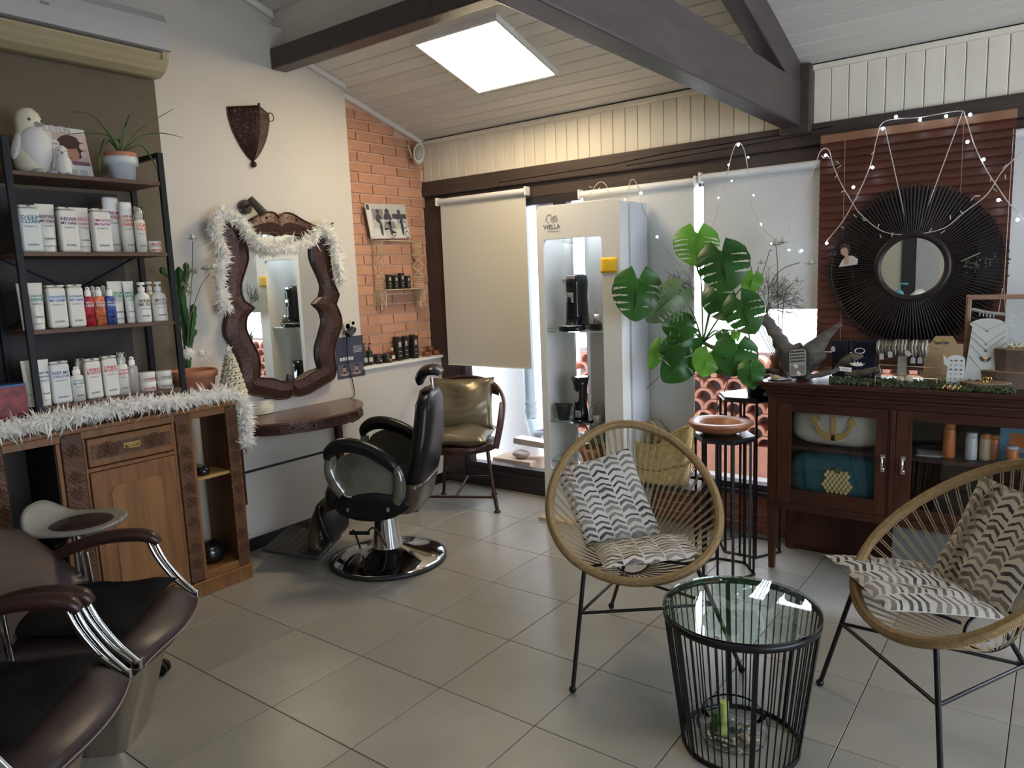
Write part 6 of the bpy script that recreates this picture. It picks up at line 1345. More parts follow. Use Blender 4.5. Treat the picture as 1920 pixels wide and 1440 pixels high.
MB().bx(1.690, 1.722, CY0 - .004, CY0 + .02, .372, CZ - .105).bx(1.700, 1.712, CY0 - .009, CY0, .372, CZ - .105).build('centre_stile', MAHOV, cb_, bevel=.002)
for x0, x1, gx0, gx1, gz0, hx, lab in ((CX0 + .048, 1.688, 1.248, 1.638, .447, 1.672, 'left'), (1.724, CX1 - .048, 1.790, 2.385, .43, 1.758, 'right')):
    d = MB().bx(x0, gx0, CY0 - .002, CY0 + .018, .374, CZ - .107).build('door', MAHOV, cb_, bevel=.002); MB().bx(gx1, x1, CY0 - .002, CY0 + .018, .374, CZ - .107).build('door_stile', MAHOV, d, bevel=.002)
    MB().bx(gx0, gx1, CY0 - .002, CY0 + .018, .374, gz0).build('door_rail', MAHO, d, bevel=.002); MB().bx(gx0, gx1, CY0 - .002, CY0 + .018, .848, CZ - .107).build('door_rail', MAHO, d, bevel=.002)
    MB().bx(gx0, gx1, CY0 + .004, CY0 + .008, gz0, .848).build('door_glass', mat('cabinet_glass', (.97, 1, 1), 0, trans=1, ior=1.35), d)
    for z in (.602, .668): MB().bx(hx - .010, hx + .010, CY0 - .008, CY0 - .002, z - .010, z + .010).build('handle_plate', CHROME, d, bevel=.002)
    m = MB(); m.tube([(hx, CY0 - .006, .602), (hx, CY0 - .020, .606), (hx, CY0 - .024, .635), (hx, CY0 - .020, .664), (hx, CY0 - .006, .668)], [.004, .0045, .0065, .0045, .004], 8); m.build('handle', CHROME, d)
lp = thing('plinth_cupboard', 'low mahogany cupboard standing beneath the glass cabinet', 'cabinet', (1.8, 2.17, 0))
MB().bx(1.125, 2.45, 2.165, 2.27, 0.002, .318).build('carcass', MAHO, lp, bevel=.003)
MB().bx(1.15, 2.42, 2.158, 2.165, .03, .285).build('panel', MAHOV, lp, bevel=.004); MB().bx(1.45, 1.47, 2.150, 2.158, .03, .285).build('stile', MAHOV, lp)
tag(MB().bx(1.72, 2.06, 1.845, 1.855, .02, .36).build('grey_board', mat('grey_card', (.11, .115, .11), .7)), 'plain grey board leaning under the glass cabinet behind the rope chair', 'board')
# pillows in the left cabinet half
def bil(m_, C4, th, mb, n=22, uvs=True, wr=.006, sign=1, offs=0, pinch=.06):
    a, b, c_, d = [Vector(p) for p in C4]; nv = (b - a).cross(d - a).normalized()
    def fn(u, v):
        p, q = 2 * u - 1, 2 * v - 1; e = max(0, (1 - abs(p) ** 4) * (1 - abs(q) ** 4)) ** .45
        uu = .5 + .5 * p * (1 - pinch * (1 - q * q)); vv = .5 + .5 * q * (1 - pinch * (1 - p * p))
        base = a.lerp(b, uu).lerp(d.lerp(c_, uu), vv); w = wr * (math.sin(9 * p + 5 * q * q + offs) + .6 * math.sin(13 * q - 6 * p + 2 * offs)) * e
        return base + nv * (sign * th * e + w)
    return fn
def softpad(C4, th, mt, name, par=None, n=26, wr=.005, offs=0, pinch=.06, back=-.5):
    m = MB(); m.grid(bil(0, C4, th, m, wr=wr, offs=offs, pinch=pinch), n, n, uvs=True); f = bil(0, C4, th * back, m, wr=wr, offs=offs, pinch=pinch); m.grid(lambda u, v: f(1 - u, v) if False else f(u, v), n, n, uvs=True)
    return m.build(name, mt, par)
LIN = mat('linen', (.52, .48, .42), .9, bump=.4, bs=200); yb_ = 1.93
pw1 = thing('anchor_pillow', 'grey linen pillow with a gold anchor inside the cabinet', 'pillow', (1.44, 1.92, .668))
pillow(MB(), (1.445, 1.945, .775), (.44, .17, .20), 3.4, 36, 20).build('pillow_body', LIN, pw1)
def onp(x, z, y=1.853): return (x, z)
M = YP; yA = 1.850; ac_ = aty(1563, 800, 1.86); ax_, az_ = ac_.x, ac_.z; k = aty(1595, 790, 1.86).x - ac_.x
ANC = mat('gold_print', (.75, .52, .16), .35, metal=.8)
P = []
for t in range(15): a = PI + PI * t / 14; P.append((ax_ + k * 1.15 * math.cos(a), az_ + .02 + k * 1.15 * math.sin(a)))
for t in range(15): a = 2 * PI - PI * t / 14; P.append((ax_ + k * .98 * math.cos(a), az_ + .02 + k * .75 * math.sin(a)))
m = MB(); m.prism(P, yA, yA + .006, YP).prism([(ax_ - .010, az_ - k * .9), (ax_ + .010, az_ - k * .9), (ax_ + .008, az_ + .05), (ax_ - .008, az_ + .05)], yA, yA + .006, YP)
for s_ in (-1, 1): m.prism([(ax_ + s_ * k * .80, az_ + .025), (ax_ + s_ * k * 1.40, az_ + .012), (ax_ + s_ * k * 1.15, az_ + .055)], yA, yA + .006, YP)
m.build('anchor_print', ANC, pw1)
pw2 = thing('pineapple_pillow', 'teal pillow with a golden pineapple inside the cabinet', 'pillow', (1.44, 1.92, .385))
pillow(MB(), (1.445, 1.945, .515), (.45, .17, .26), 3.6, 36, 20).build('pillow_body', mat('teal_cotton', (.008, .085, .11), .8, bump=.3, bs=200), pw2)
pc_ = aty(1569, 912, 1.85); m = MB(); PNY = 1.848
for r in range(7):
    for j in range(-3, 4):
        x = pc_.x + (j + .5 * (r % 2)) * .021; z = pc_.z - .030 + r * .0165; lim = .060 * math.sqrt(max(0, 1 - ((r - 2.5) / 5) ** 2))
        if abs(x - pc_.x) > lim + .004 or z < .392: continue
        m.prism([(x, z - .011), (x + .0085, z), (x + .006, z + .008), (x, z + .0125), (x - .006, z + .008), (x - .0085, z)], PNY, PNY + .010, YP)
tag(m.build('pineapple_scales', mat('gold_print_pale', (.75, .62, .28), .5, metal=.3), pw2), kind='stuff')
m = MB()
for j in range(-6, 7): a = j * .16; c0_ = (pc_.x, pc_.z + .070); s_ = math.sin(a); c1_ = math.cos(a); L_ = .030 - .0012 * abs(j); m.prism([(c0_[0] + s_ * .01 - .003, c0_[1]), (c0_[0] + s_ * .01 + .003, c0_[1]), (c0_[0] + s_ * (L_ + .014), c0_[1] + c1_ * L_)], PNY, PNY + .01, YP)
m.build('pineapple_crown', mat('crown_gold', (.20, .22, .10), .5, metal=.4), pw2)
# right half contents
def cyl_item(x, y, z, r, h, mt, name, label, cat, cap=None, g=None):
    t = thing(name, label, cat, (x, y, z), 0, g); MB().lathe([(0, 0), (r * .94, 0), (r, .005), (r, h * .8), (r * .92, h * .84), (0, h * .84)], 22, TR(x, y, z)).build('body', mt, t)
    MB().lathe([(0, h * .84), (r * .95, h * .84), (r * .95, h), (0, h)], 22, TR(x, y, z)).build('cap', cap or mt, t); return t
ORG = mat('orange_plastic', (.55, .17, .04), .35); WB_ = mat('white_bottle', (.6, .6, .62), .35)
def cx_(px, y=1.93): return aty(px, 860, y).x
cyl_item(cx_(1778), 1.93, .668, .026, .165, ORG, 'sun_cream_tube', 'orange tube standing in the right half of the cabinet', 'tube')
cyl_item(cx_(1820), 1.93, .668, .024, .125, WB_, 'white_lotion_bottle', 'white bottle beside the orange tube in the cabinet', 'bottle')
cyl_item(cx_(1845), 1.95, .668, .022, .12, mat('cream_orange', (.55, .42, .28), .4), 'striped_bottle', 'cream bottle with orange band in the cabinet', 'bottle', cap=ORG)
cyl_item(cx_(1862), 1.97, .668, .022, .115, ORG, 'orange_pot', 'short orange bottle beside the blue card in the cabinet', 'bottle')
t = thing('blue_display_card', 'blue card with an orange pot picture in the cabinet', 'card', (cx_(1898), 1.94, .668)); xb_ = cx_(1872)
MB().bx(xb_, xb_ + .14, 1.955, 1.96, .668, .84).build('card', mat('sky_card', (.08, .26, .42), .5), t); MB().bx(xb_ + .035, xb_ + .11, 1.9535, 1.955, .735, .80).build('printed_pot', ORG, t); MB().bx(xb_ + .045, xb_ + .105, 1.9535, 1.955, .715, .735).build('printed_base', mat('print_mist', (.35, .38, .42), .5), t)
m = MB()
for j in range(4): m.tube([(xb_ + .003 + .13 * i / 14, 1.9545, .688 + .010 * j + .003 * math.sin(i * .9 + j)) for i in range(15)], .0009, 4)
m.build('printed_wave', mat('wave_ink', (.02, .05, .12), .5), t)
cyl_item(cx_(1898), 1.90, .668, .024, .085, ORG, 'orange_jar', 'orange jar in front of the blue card', 'jar', cap=WB_)
for k in range(2): tag(MB(TR(1.85, 1.95, .669 + .004 * k, .2 * k)).bx(-.05, .05, -.06, .06, 0, .003).build('leaflet', mat('leaflet', (.42, .42, .44), .5)), ('Lower' if k == 0 else 'Upper') + ' leaflet lying in the right half of the cabinet', 'leaflet', 'leaflets in the cabinet')
# ================================================================ ON THE CABINET
TZ = CZ + .001
def cpt(x, y, Y): return aty(x, y, Y)
# driftwood
dw = thing('driftwood', 'grey forked driftwood log on the left end of the cabinet', 'driftwood', tuple(cpt(1500, 700, 2.05)))
DWM = mat('grey_driftwood', (.115, .098, .088), .9, var=.35, vs=9, bump=.8, bs=18, stretch=(1, 1, 2.5)); YD = 2.06
def branch(px, r, Y=YD, n=12): 
    P = catmull([cpt(*q, Y) for q in px], 6); m = MB(); m.tube(P, r, n); rnd = random.Random(len(px)); c = []
    for i, v in enumerate(m.v):
        k = .006 * math.sin(v[0] * 90) * math.sin(v[2] * 70); m.v[i] = (v[0] + k, v[1] + k, v[2] + k * .6)
    return m
branch([(1432, 592), (1448, 615), (1462, 640), (1474, 662), (1490, 690)], [0.0243, 0.0324, 0.0405, 0.054, 0.0675]).build('branch', DWM, dw)
branch([(1435, 588), (1440, 578), (1442, 568)], [.010, .004]).build('branch', DWM, dw)
branch([(1575, 608), (1560, 620), (1545, 635), (1528, 655), (1510, 675), (1490, 692)], [0.0121, 0.0162, 0.0297, 0.054, 0.0702, 0.0675]).build('branch', DWM, dw)
branch([(1470, 668), (1490, 655), (1502, 645)], [0.0405, 0.027, 0.0108]).build('branch', DWM, dw)
branch([(1500, 680), (1530, 672), (1550, 664)], [0.0473, 0.0338, 0.0054], Y=2.02).build('branch', DWM, dw)
tag(branch([(1500, 708), (1530, 704), (1560, 697), (1572, 692)], [.010, .014, .012, .006], Y=1.88).build('driftwood_stick', DWM), 'pale small driftwood stick lying before the big log', 'driftwood')
tag(branch([(1418, 700), (1440, 696), (1462, 697)], [.014, .016, .01], Y=2.02).build('bark_piece', mat('bark', (.14, .085, .055), .9, var=.4, bump=.8, bs=30)), 'brown bark piece lying in front of the terracotta pot', 'bark')
# jewel case (rounded green box with grid of rings), leaning
a, b, c, d = cpt(1459, 660, 1.90), cpt(1484, 660, 1.90), cpt(1511, 706, 1.86), cpt(1481, 708, 1.86)
jw = thing('jewel_case', 'green travel jewel case leaning open on the cabinet left end', 'box', tuple((c + d) / 2))
o = (c + d) / 2; xx = (c - d).normalized(); yy = ((a + b) / 2 - o); hL = yy.length; M = fr(o + Vector((0, .0, .0)), xx, xx.cross(yy)); wj = (c - d).length / 2 + .008
MB(M).prism(rrect(-wj, wj, 0, hL, .018), -.035, -.002).build('case', mat('green_case', (.015, .035, .030), .45), jw, bevel=.003)
MB(M).prism(rrect(-wj + .006, wj - .006, .006, hL - .006, .014), -.002, .0005).build('inlay', mat('beige_velvet', (.32, .31, .27), .9), jw)
MB(M).bx(-wj + .014, wj - .012, .014, hL * .40, .0005, .002).build('tray_well', mat('well_grey', (.18, .18, .16), .9), jw)
for r in range(4): MB(M).bx(-wj + .012, wj - .012, hL * (.52 + .11 * r), hL * (.575 + .11 * r), .0005, .003).build('ring_slot', mat('slot_dark', (.06, .06, .055), .9), jw)
m = MB(M)
for r in range(4):
    for j in range(5):
        if (r * 5 + j) % 3: m.ball((-wj + .020 + j * (2 * wj - .04) / 4, hL * (.56 + .11 * r), .005), .0032, n=6, m=4)
tag(m.build('rings', SIL, jw), kind='stuff')
for x, y in ((-.008, hL * .38), (.006, hL * .12)): MB(M @ TR(x, y, .003, .6)).bx(-.008, .008, -.012, .012, 0, .001).build('price_tag', mat('tag_white', (.6, .59, .55), .7), jw)
# two black boards with tag
BB = mat('black_velvet', (.010, .010, .018), .8)
for k, (px, w, l) in enumerate(((1562, .075, 'Left'), (1598, .11, 'Right'))):
    p = cpt(px, 700, 2.10); t = thing('velvet_stand', l + ' dark velvet display block behind the moss', 'display block', (p.x + .03, 2.10, TZ)); MB().bx(p.x, p.x + w, 2.07, 2.12, TZ, cpt(px, 638, 2.10).z).build('block', BB if k == 0 else mat('navy_velvet', (.008, .008, .03), .8), t, bevel=.004)
p = cpt(1562, 655, 2.065)
m = MB(fr((p.x, 2.066, p.z), (1, 0, 0), (0, -1, 0))); m.prism([(-.010, -.012), (.010, -.012), (.010, .008), (.0, .018), (-.010, .008)], 0, .001)
tag(m.build('price_tag', MATS['tag_white']), 'white house shaped price tag on the left velvet block', 'tag')
# bark slices with shell and price card
rk2 = thing('bark_chunk', 'weathered bark chunk with a silver bracelet beside the price card', 'bark', tuple(cpt(1600, 695, 1.95))); BK = mat('rough_bark', (.11, .085, .062), .95, var=.45, vs=14, bump=1, bs=35)
branch([(1568, 690), (1585, 678), (1600, 670), (1618, 665)], [.008, .022, .024, .010], Y=1.97).build('wood', BK, rk2)
branch([(1585, 702), (1610, 700), (1640, 694), (1650, 690)], [.010, .020, .016, .008], Y=1.93).build('wood', BK, rk2)
q = cpt(1612, 658, 1.96); MB().tube([(q.x + .022 * math.cos(t * PI / 8), 1.96 + .01 * math.sin(t * PI / 8), q.z + .012 * math.sin(t * PI / 8)) for t in range(16)], .003, 6, closed=True).build('bracelet', SIL, rk2)
o = cpt(1585, 693, 1.90); M = fr(o, (1, .1, -.08), (0, -1, .35)); pcd = thing('price_card', 'slanted white price card reading 29 euros', 'card', tuple(o)); MB(M).bx(-.030, .028, -.009, .012, 0, .001).build('card', MATS['tag_white'], pcd); text('29.90', .014, INKD, pcd, M @ TR(0, -.004, .0012))
o = cpt(1607, 682, 1.92); m = MB(fr(o, (1, 0, -.05), (0, -1, .3))); m.prism([(-.034, 0), (-.022, -.010), (0, -.014), (.022, -.010), (.036, .004), (.024, .0), (.018, .010), (.010, .002), (.003, .012), (-.004, .002), (-.012, .010), (-.018, .0)], 0, .004)
tag(m.build('white_shell', mat('shell_white', (.62, .60, .55), .5)), 'jagged white shell lying above the price card', 'shell')
# moss
rnd = random.Random(31); m = MB(); tops = []
for _ in range(2600):
    px = rnd.uniform(1555, 1905); Y = rnd.uniform(1.81, 1.96) if px < 1790 else rnd.uniform(1.785, 1.83); x = aty(px, 715, Y).x
    p = Vector((x, Y, TZ + abs(rnd.gauss(0, .009)) + .004)); r = rnd.uniform(.004, .010)
    for j in range(2):
        d = Vector((rnd.gauss(0, 1), rnd.gauss(0, 1), rnd.gauss(0, .8))).normalized() * r; e = d.orthogonal().normalized() * r * .5; m.add([p - e, p + d, p + e, p - d], [(0, 1, 2, 3)])
tag(m.build('moss', tint(mat('moss_green', (.075, .095, .045), .95, var=.5, vs=40)), ), 'green moss strip spread along the front of the cabinet top', 'moss', kind='stuff')
# bracelet roll with tags
a, b = cpt(1645, 652, 2.0), cpt(1742, 655, 2.0)
br_ = thing('bracelet_roll', 'beige bracelet roll full of beaded bracelets with paper tags', 'display roll', ((a.x + b.x) / 2, 2.0, TZ)); zc = a.z
MB().cyl((a.x, 2.0, zc), (b.x, 2.0, zc), .033, n=24).build('roll', mat('beige_roll', (.36, .33, .26), .9), br_)
MB().bx((a.x + b.x) / 2 - .018, (a.x + b.x) / 2 + .018, 1.99, 2.01, TZ, zc - .03).bx((a.x + b.x) / 2 - .06, (a.x + b.x) / 2 + .06, 1.96, 2.04, TZ, TZ + .01).build('post', MATS['beige_roll'], br_)
rnd = random.Random(8); cols = [mat('bead_%s' % n, c, .4, metal=mm) for n, c, mm in (('grey', (.16, .15, .14), .3), ('brown', (.10, .06, .04), 0), ('silver', (.5, .5, .48), .8), ('bone', (.45, .42, .36), 0), ('black', (.02, .02, .02), 0))]
for k in range(15):
    x = a.x + .012 + (b.x - a.x - .02) * k / 14
    lab_ = ('Leftmost', 'Second from left', 'Third from left', 'Fourth from left', 'Fifth from left', 'Sixth from left', 'Seventh from left', 'Middle', 'Seventh from right', 'Sixth from right', 'Fifth from right', 'Fourth from right', 'Third from right', 'Second from right', 'Rightmost')[k]
    tag(MB().tube([(x + .002 * math.sin(t * 2), 2.0 + .037 * math.cos(2 * PI * t / 18), zc + .002 + .038 * math.sin(2 * PI * t / 18)) for t in range(18)], rnd.choice((.0028, .0036, .0045)), 6, closed=True).build('bracelet', rnd.choice(cols)), lab_ + ' beaded bracelet on the beige display roll', 'bracelet', 'bracelets on the roll')
for k, (px, py, an) in enumerate(((1653, 668, 0), (1669, 664, .1), (1702, 662, .7), (1712, 675, 0), (1725, 675, 0))):
    p = cpt(px, py, 1.955); m = MB(fr((p.x, 1.955, p.z), (math.cos(an), 0, math.sin(an)), (0, -1, 0))); m.prism([(-.010, -.016), (.010, -.016), (.010, .008), (.0, .017), (-.010, .008)], 0, .001); m.tube([(0, .016, 0), (0, .034, .0)], .0006, 4)
    tag(m.build('paper_tag', mat('tag_grey', (.40, .40, .40), .7)), ('Leftmost', 'Second from left', 'Tilted middle', 'Second from right', 'Rightmost')[k] + ' house shaped tag hanging from the bracelet roll', 'tag', 'tags hanging from the roll')
# brass wire glass box
wb_ = thing('wire_glass_box', 'brass edged glass box with open lid before the bracelet roll', 'glass box', tuple(cpt(1700, 710, 1.86)))
BRS = mat('brass_edge', (.52, .44, .28), .35, metal=.7)
A4 = [cpt(1648, 684, 1.94), cpt(1762, 690, 1.94), cpt(1764, 650, 1.97), cpt(1650, 646, 1.97)]
x0, x1 = cpt(1640, 712, 1.82).x, cpt(1756, 716, 1.82).x
m = MB(); m.tube(A4, .0022, 5, closed=True); zt_ = TZ + .045
B4 = [Vector((x0, 1.83, zt_)), Vector((x1, 1.83, zt_)), Vector((x1 + .01, 1.94, zt_)), Vector((x0 + .005, 1.94, zt_))]
m.tube(B4, .0018, 5, closed=True).tube([Vector((p.x, p.y, TZ + .002)) for p in B4], .0018, 5, closed=True)
for p in B4: m.tube([p, (p.x, p.y, TZ)], .0018, 5)
m.tube([B4[3], A4[0]], .0018, 5).tube([B4[2], A4[1]], .0018, 5); m.build('brass_frame', BRS, wb_)
THG = mat('thin_glass', (.97, 1, .99), .0, trans=1, ior=1.05)
m = MB(); m.add(A4, [(0, 1, 2, 3)]); m.build('lid_pane', THG, wb_)
for i in (0, 1, 3): p, q = B4[i], B4[(i + 1) % 4]; MB().add([p, q, (q.x, q.y, TZ), (p.x, p.y, TZ)], [(0, 1, 2, 3)]).build('side_pane', THG, wb_)
for k, dx in enumerate((-.014, .020)):
    p = cpt(1695, 703, 1.88); tag(MB().ball((p.x + dx, 1.885, TZ + .027), .019, (1, .8, .9)).build('pebble', mat('ivory_stone', (.50, .47, .36), .7, bump=.3)), ('Left', 'Right')[k] + ' ivory pebble inside the brass glass box', 'stone')
# kraft earring card, two pairs of gold earrings
p0, p1 = cpt(1735, 700, 1.99), cpt(1808, 640, 1.99)
kc = thing('earring_card', 'large kraft card with gold wing earrings behind the glass box', 'card', ((p0.x + p1.x) / 2, 1.99, TZ)); h_ = cpt(1770, 630, 1.99).z
xa, xb2 = cpt(1733, 660, 1.99).x, cpt(1806, 660, 1.99).x; w = xb2 - xa
MB().prism([(xa, TZ), (xb2, TZ), (xb2, h_ - .035), (xb2 - .15 * w, h_ - .035), (xb2 - .28 * w, h_), (xa + .28 * w, h_), (xa + .15 * w, h_ - .035), (xa, h_ - .035)], 1.985, 1.989, YP).build('card', mat('kraft', (.34, .23, .12), .8), kc)
m = MB()
for px in (1760, 1774):
    q = cpt(px, 641, 1.982); m.prism([(q.x - .018, q.z + .008), (q.x + .018, q.z + .008), (q.x + .012, q.z - .006), (q.x, q.z - .012), (q.x - .012, q.z - .006)], 1.980, 1.984, YP)
m.build('earring', GOLD, kc)
m = MB()
for px in (1760, 1774): q = cpt(px, 642, 1.978); m.prism([(q.x - .013, q.z + .002), (q.x + .013, q.z + .002), (q.x + .008, q.z - .008), (q.x - .008, q.z - .008)], 1.978, 1.980, YP)
m.build('earring_stone', INKD, kc)
# white earring stand
o = cpt(1790, 724, 1.88); t = thing('earring_stand', 'small white stand dotted with dark ear studs', 'stand', tuple(o)); M = fr((o.x, 1.88, TZ), (1, 0, 0), (0, -1, .12)); hh = cpt(1790, 660, 1.90).z - TZ; w = .036
P = [(-w, 0), (w, 0), (w * .95, hh * .8)] + [(w * .95 * math.cos(a * PI / 8), hh * .8 + w * .55 * math.sin(a * PI / 8)) for a in range(1, 8)] + [(-w * .95, hh * .8), (-w * 1.45, hh * .92), (-w * 1.3, hh * .66), (-w * .9, hh * .6)]
MB(M).prism(P, -.005, 0).build('board', mat('white_leatherette', (.52, .54, .52), .6), t)
for r in range(6):
    m = MB(M)
    for c in range(3): m.ball((-w * .5 + c * w * .55, hh * (.14 + .125 * r), .002), .0042 if r % 2 else .003, n=6, m=4)
    m.build('ear_stud', (INKD, SIL, MATS['bead_grey'])[r % 3], t)
# necklace bust
o = cpt(1845, 708, 1.97); xl, xr_ = cpt(1806, 705, 1.97).x, cpt(1886, 700, 1.97).x; hb = cpt(1850, 592, 2.02).z - TZ
t = thing('necklace_board', 'tall pale necklace board hung with fine necklaces', 'display board', (o.x, 1.97, TZ)); w = (xr_ - xl) / 2; M = fr(((xl + xr_) / 2, 1.97, TZ), (1, 0, 0), (0, -1, .20))
P = [(-w, 0), (w, 0), (w * .92, hb * .86)] + [(w * .92 * math.cos(a * PI / 10), hb * .86 + hb * .12 * math.sin(a * PI / 10)) for a in range(1, 10)] + [(-w * .92 * .80, hb * .86)]
MB(M).prism(P, -.006, 0).build('board', mat('pale_linen', (.46, .48, .45), .8), t)
for k, (z, dz) in enumerate(((.93, .12), (.80, .18), (.72, .20), (.60, .22), (.44, .26))):
    m = MB(M); m.tube([(-w * .80, hb * z, .001), (0, hb * (z - dz), .002), (w * .85, hb * z, .001)], .0009, 4); m.ball((0, hb * (z - dz) - .004, .003), .005, (1.4, 1, .5), n=8, m=5); m.build('necklace', (BRS, SIL, MATS['bead_grey'], MATS['bead_silver'], BRS)[k], t)
m = MB(M); m.prism([(.022 * math.cos(PI + a * PI / 8), hb * .42 + .022 * math.sin(PI + a * PI / 8)) for a in range(9)], .002, .004); m.build('pendant', INKD, t)
m = MB(M); m.prism([(.011 * math.cos(PI + a * PI / 8), hb * .42 + .011 * math.sin(PI + a * PI / 8)) for a in range(9)], .004, .006); m.build('pendant_gold', GOLD, t)
# picture frame with glass, writing
fx0, fz1 = cpt(1812, 556, 2.08).x, cpt(1815, 553, 2.08).z; fx1 = fx0 + .62
pf = thing('picture_frame', 'wooden picture frame standing at the right end of the cabinet', 'frame', (fx0 + .3, 2.08, TZ)); FWM = mat('pinkish_wood', (.30, .18, .12), .5, var=.2, vs=20, stretch=(1, 4, 4))
frame2([(fx0, TZ), (fx1, TZ), (fx1, fz1), (fx0, fz1)], [(fx0 + .022, TZ + .022), (fx1 - .022, TZ + .022), (fx1 - .022, fz1 - .022), (fx0 + .022, fz1 - .022)], 2.07, 2.095, YP).build('frame', FWM, pf, bevel=.003)
frame2([(fx0 + .008, TZ + .008), (fx1 - .008, TZ + .008), (fx1 - .008, fz1 - .008), (fx0 + .008, fz1 - .008)], [(fx0 + .013, TZ + .013), (fx1 - .013, TZ + .013), (fx1 - .013, fz1 - .013), (fx0 + .013, fz1 - .013)], 2.066, 2.07, YP).build('frame_bead', FWM, pf)
MB().bx(fx0 + .02, fx1 - .02, 2.081, 2.083, TZ + .02, fz1 - .02).build('glass', THG, pf)
tq = cpt(1893, 600, 2.075); text('Des bijoux', .035, mat('chalk', (.55, .55, .57), .8), pf, fr((tq.x + .08, 2.079, tq.z), (1, 0, 0), (0, -1, 0)), width=.17); tq = cpt(1906, 635, 2.075); text('Pour', .035, MATS['chalk'], pf, fr((tq.x + .02, 2.079, tq.z), (1, 0, 0), (0, -1, 0)))
# hanging twig with small earrings
a, b = cpt(1822, 580, 2.13), cpt(1886, 590, 2.13); tg_ = thing('hanging_twig', 'pale rope wrapped twig hanging before the wooden blind', 'twig', tuple((a + b) / 2))
MB().tube([a, (a + b) / 2 + Vector((0, 0, -.004)), b], .008, 8).build('twig', mat('rope_pale', (.42, .39, .36), .9, bump=.8, bs=150), tg_)
c = cpt(1882, 540, 2.13); MB().tube([b, c], .0014, 4).tube([b + Vector((-.03, 0, 0)), c + Vector((-.004, 0, .0))], .0014, 4).tube([c, (c.x, 2.2, 2.15)], .0012, 4).build('string', CORD, tg_)
for k in range(5): q = a.lerp(b, .25 + .1 * k); MB().tube([(q.x, q.y, q.z - .008), (q.x, q.y, q.z - .024)], .0022, 5).build('hanging_earring', SIL, tg_)
# wood log and slice with rings
LGM = mat('log_bark', (.10, .07, .05), .95, var=.5, vs=10, bump=1, bs=25); LGT = mat('log_top', (.28, .19, .11), .8, var=.3, vs=10, bump=.5, bs=30)
def slice_(cx, cy, z, rx, ry, h, label, rz=0):
    t = thing('wood_slice', label, 'wood slice', (cx, cy, z)); rnd = random.Random(int(cx * 100)); kk = [1 + .05 * math.sin(3 * a * .26 + 1) + rnd.uniform(-.03, .03) for a in range(24)]
    P = [(cx + rx * kk[i] * math.cos(i * PI / 12), cy + ry * kk[i] * math.sin(i * PI / 12)) for i in range(24)]
    MB().prism(P, z, z + h - .004).build('bark', LGM, t, bevel=.004); MB().prism([(cx + (x - cx) * .95, cy + (y - cy) * .95) for x, y in P], z + h - .004, z + h).build('cut_face', LGT, t); return t
q = cpt(1890, 690, 2.0)
slice_(cpt(1900, 690, 2.0).x + .02, 2.0, TZ, .15, .07, .075, 'Dark wood log block under the taller one on the cabinet')
slice_(cpt(1900, 690, 2.0).x + .04, 2.01, TZ + .075, .125, .065, cpt(1900, 655, 1.95).z - TZ - .075, 'Topmost mossy log block at the right end of the cabinet')
slice_(cpt(1848, 715, 1.86).x, 1.87, TZ, .10, .055, .035, 'Flat round wood slice with gold rings before the necklace board')
sx2 = cpt(1848, 715, 1.86).x
for k in range(2): 
    t = MB(TR(sx2 - .0 + .012 * k, 1.85, TZ + .048, .3, .2, .6)).tube([(.010 * math.cos(a * PI / 8), 0, .012 * math.sin(a * PI / 8)) for a in range(16)], .0022, 6, closed=True).build('gold_ring', GOLD); tag(t, ('Left', 'Right')[k] + ' gold ring standing on the flat wood slice', 'ring', 'gold rings on the wood slice')
for k in range(4): tag(MB().ball((sx2 - .06 + .028 * k, 1.865, TZ + .041), .006, (1.3, 1, .8), n=8, m=6).build('dark_stud', MATS['bead_brown']), ('Leftmost', 'Second from left', 'Second from right', 'Rightmost')[k] + ' dark bead jewel on the flat wood slice', 'jewel', 'dark jewels on the wood slice')
lt = cpt(1900, 655, 1.95)
for k in range(5): tag(MB(TR(lt.x - .03 + .025 * k, 1.985, lt.z + .012, k, .3, .5)).tube([(.012 * math.cos(a * PI / 7), 0, .012 * math.sin(a * PI / 7)) for a in range(14)], .0026, 6, closed=True).build('log_ring', GOLD if k % 2 else SIL), ('First silver', 'First gold', 'Middle silver', 'Second gold', 'Last silver')[k] + ' ring from the left on the topmost log block', 'ring', 'rings on the log block')
# gold shell dish at front
o = cpt(1790, 724, 1.81); t = thing('shell_dish', 'pink shell dish holding gold earrings at the cabinet edge', 'dish', (o.x, 1.815, TZ)); MB().lathe([(0, 0), (.03, .002), (.042, .016), (.043, .019), (.03, .008), (0, .006)], 24, TR(o.x, 1.815, TZ), sy=.6).build('dish', mat('pink_shell', (.42, .32, .27), .4), t)
for k in range(4): tag(MB().tube([(o.x - .045 + .02 * k, 1.785, TZ + .008), (o.x - .033 + .02 * k, 1.79, TZ + .026)], .0022, 6).build('gold_bar', GOLD), ('Leftmost', 'Second from left', 'Second from right', 'Rightmost')[k] + ' gold bar earring on the shell dish', 'earring', 'gold bar earrings')
# small plate with stone by the pot
o = cpt(1435, 704, 1.86); tag(MB().lathe([(0, 0), (.03, 0), (.05, .008), (.051, .010), (.03, .004), (0, .004)], 28, TR(1.165, 1.86, TZ)).build('small_plate', mat('porcelain', (.65, .65, .68), .2)), 'small white plate on the left corner of the cabinet', 'plate')
tag(MB().ball((1.15, 1.86, TZ + .014), .022, (1.2, .8, .5), n=10, m=7).build('plate_stone', mat('sandy_stone', (.35, .27, .16), .8)), 'sandy stone lying on the small white plate', 'stone')
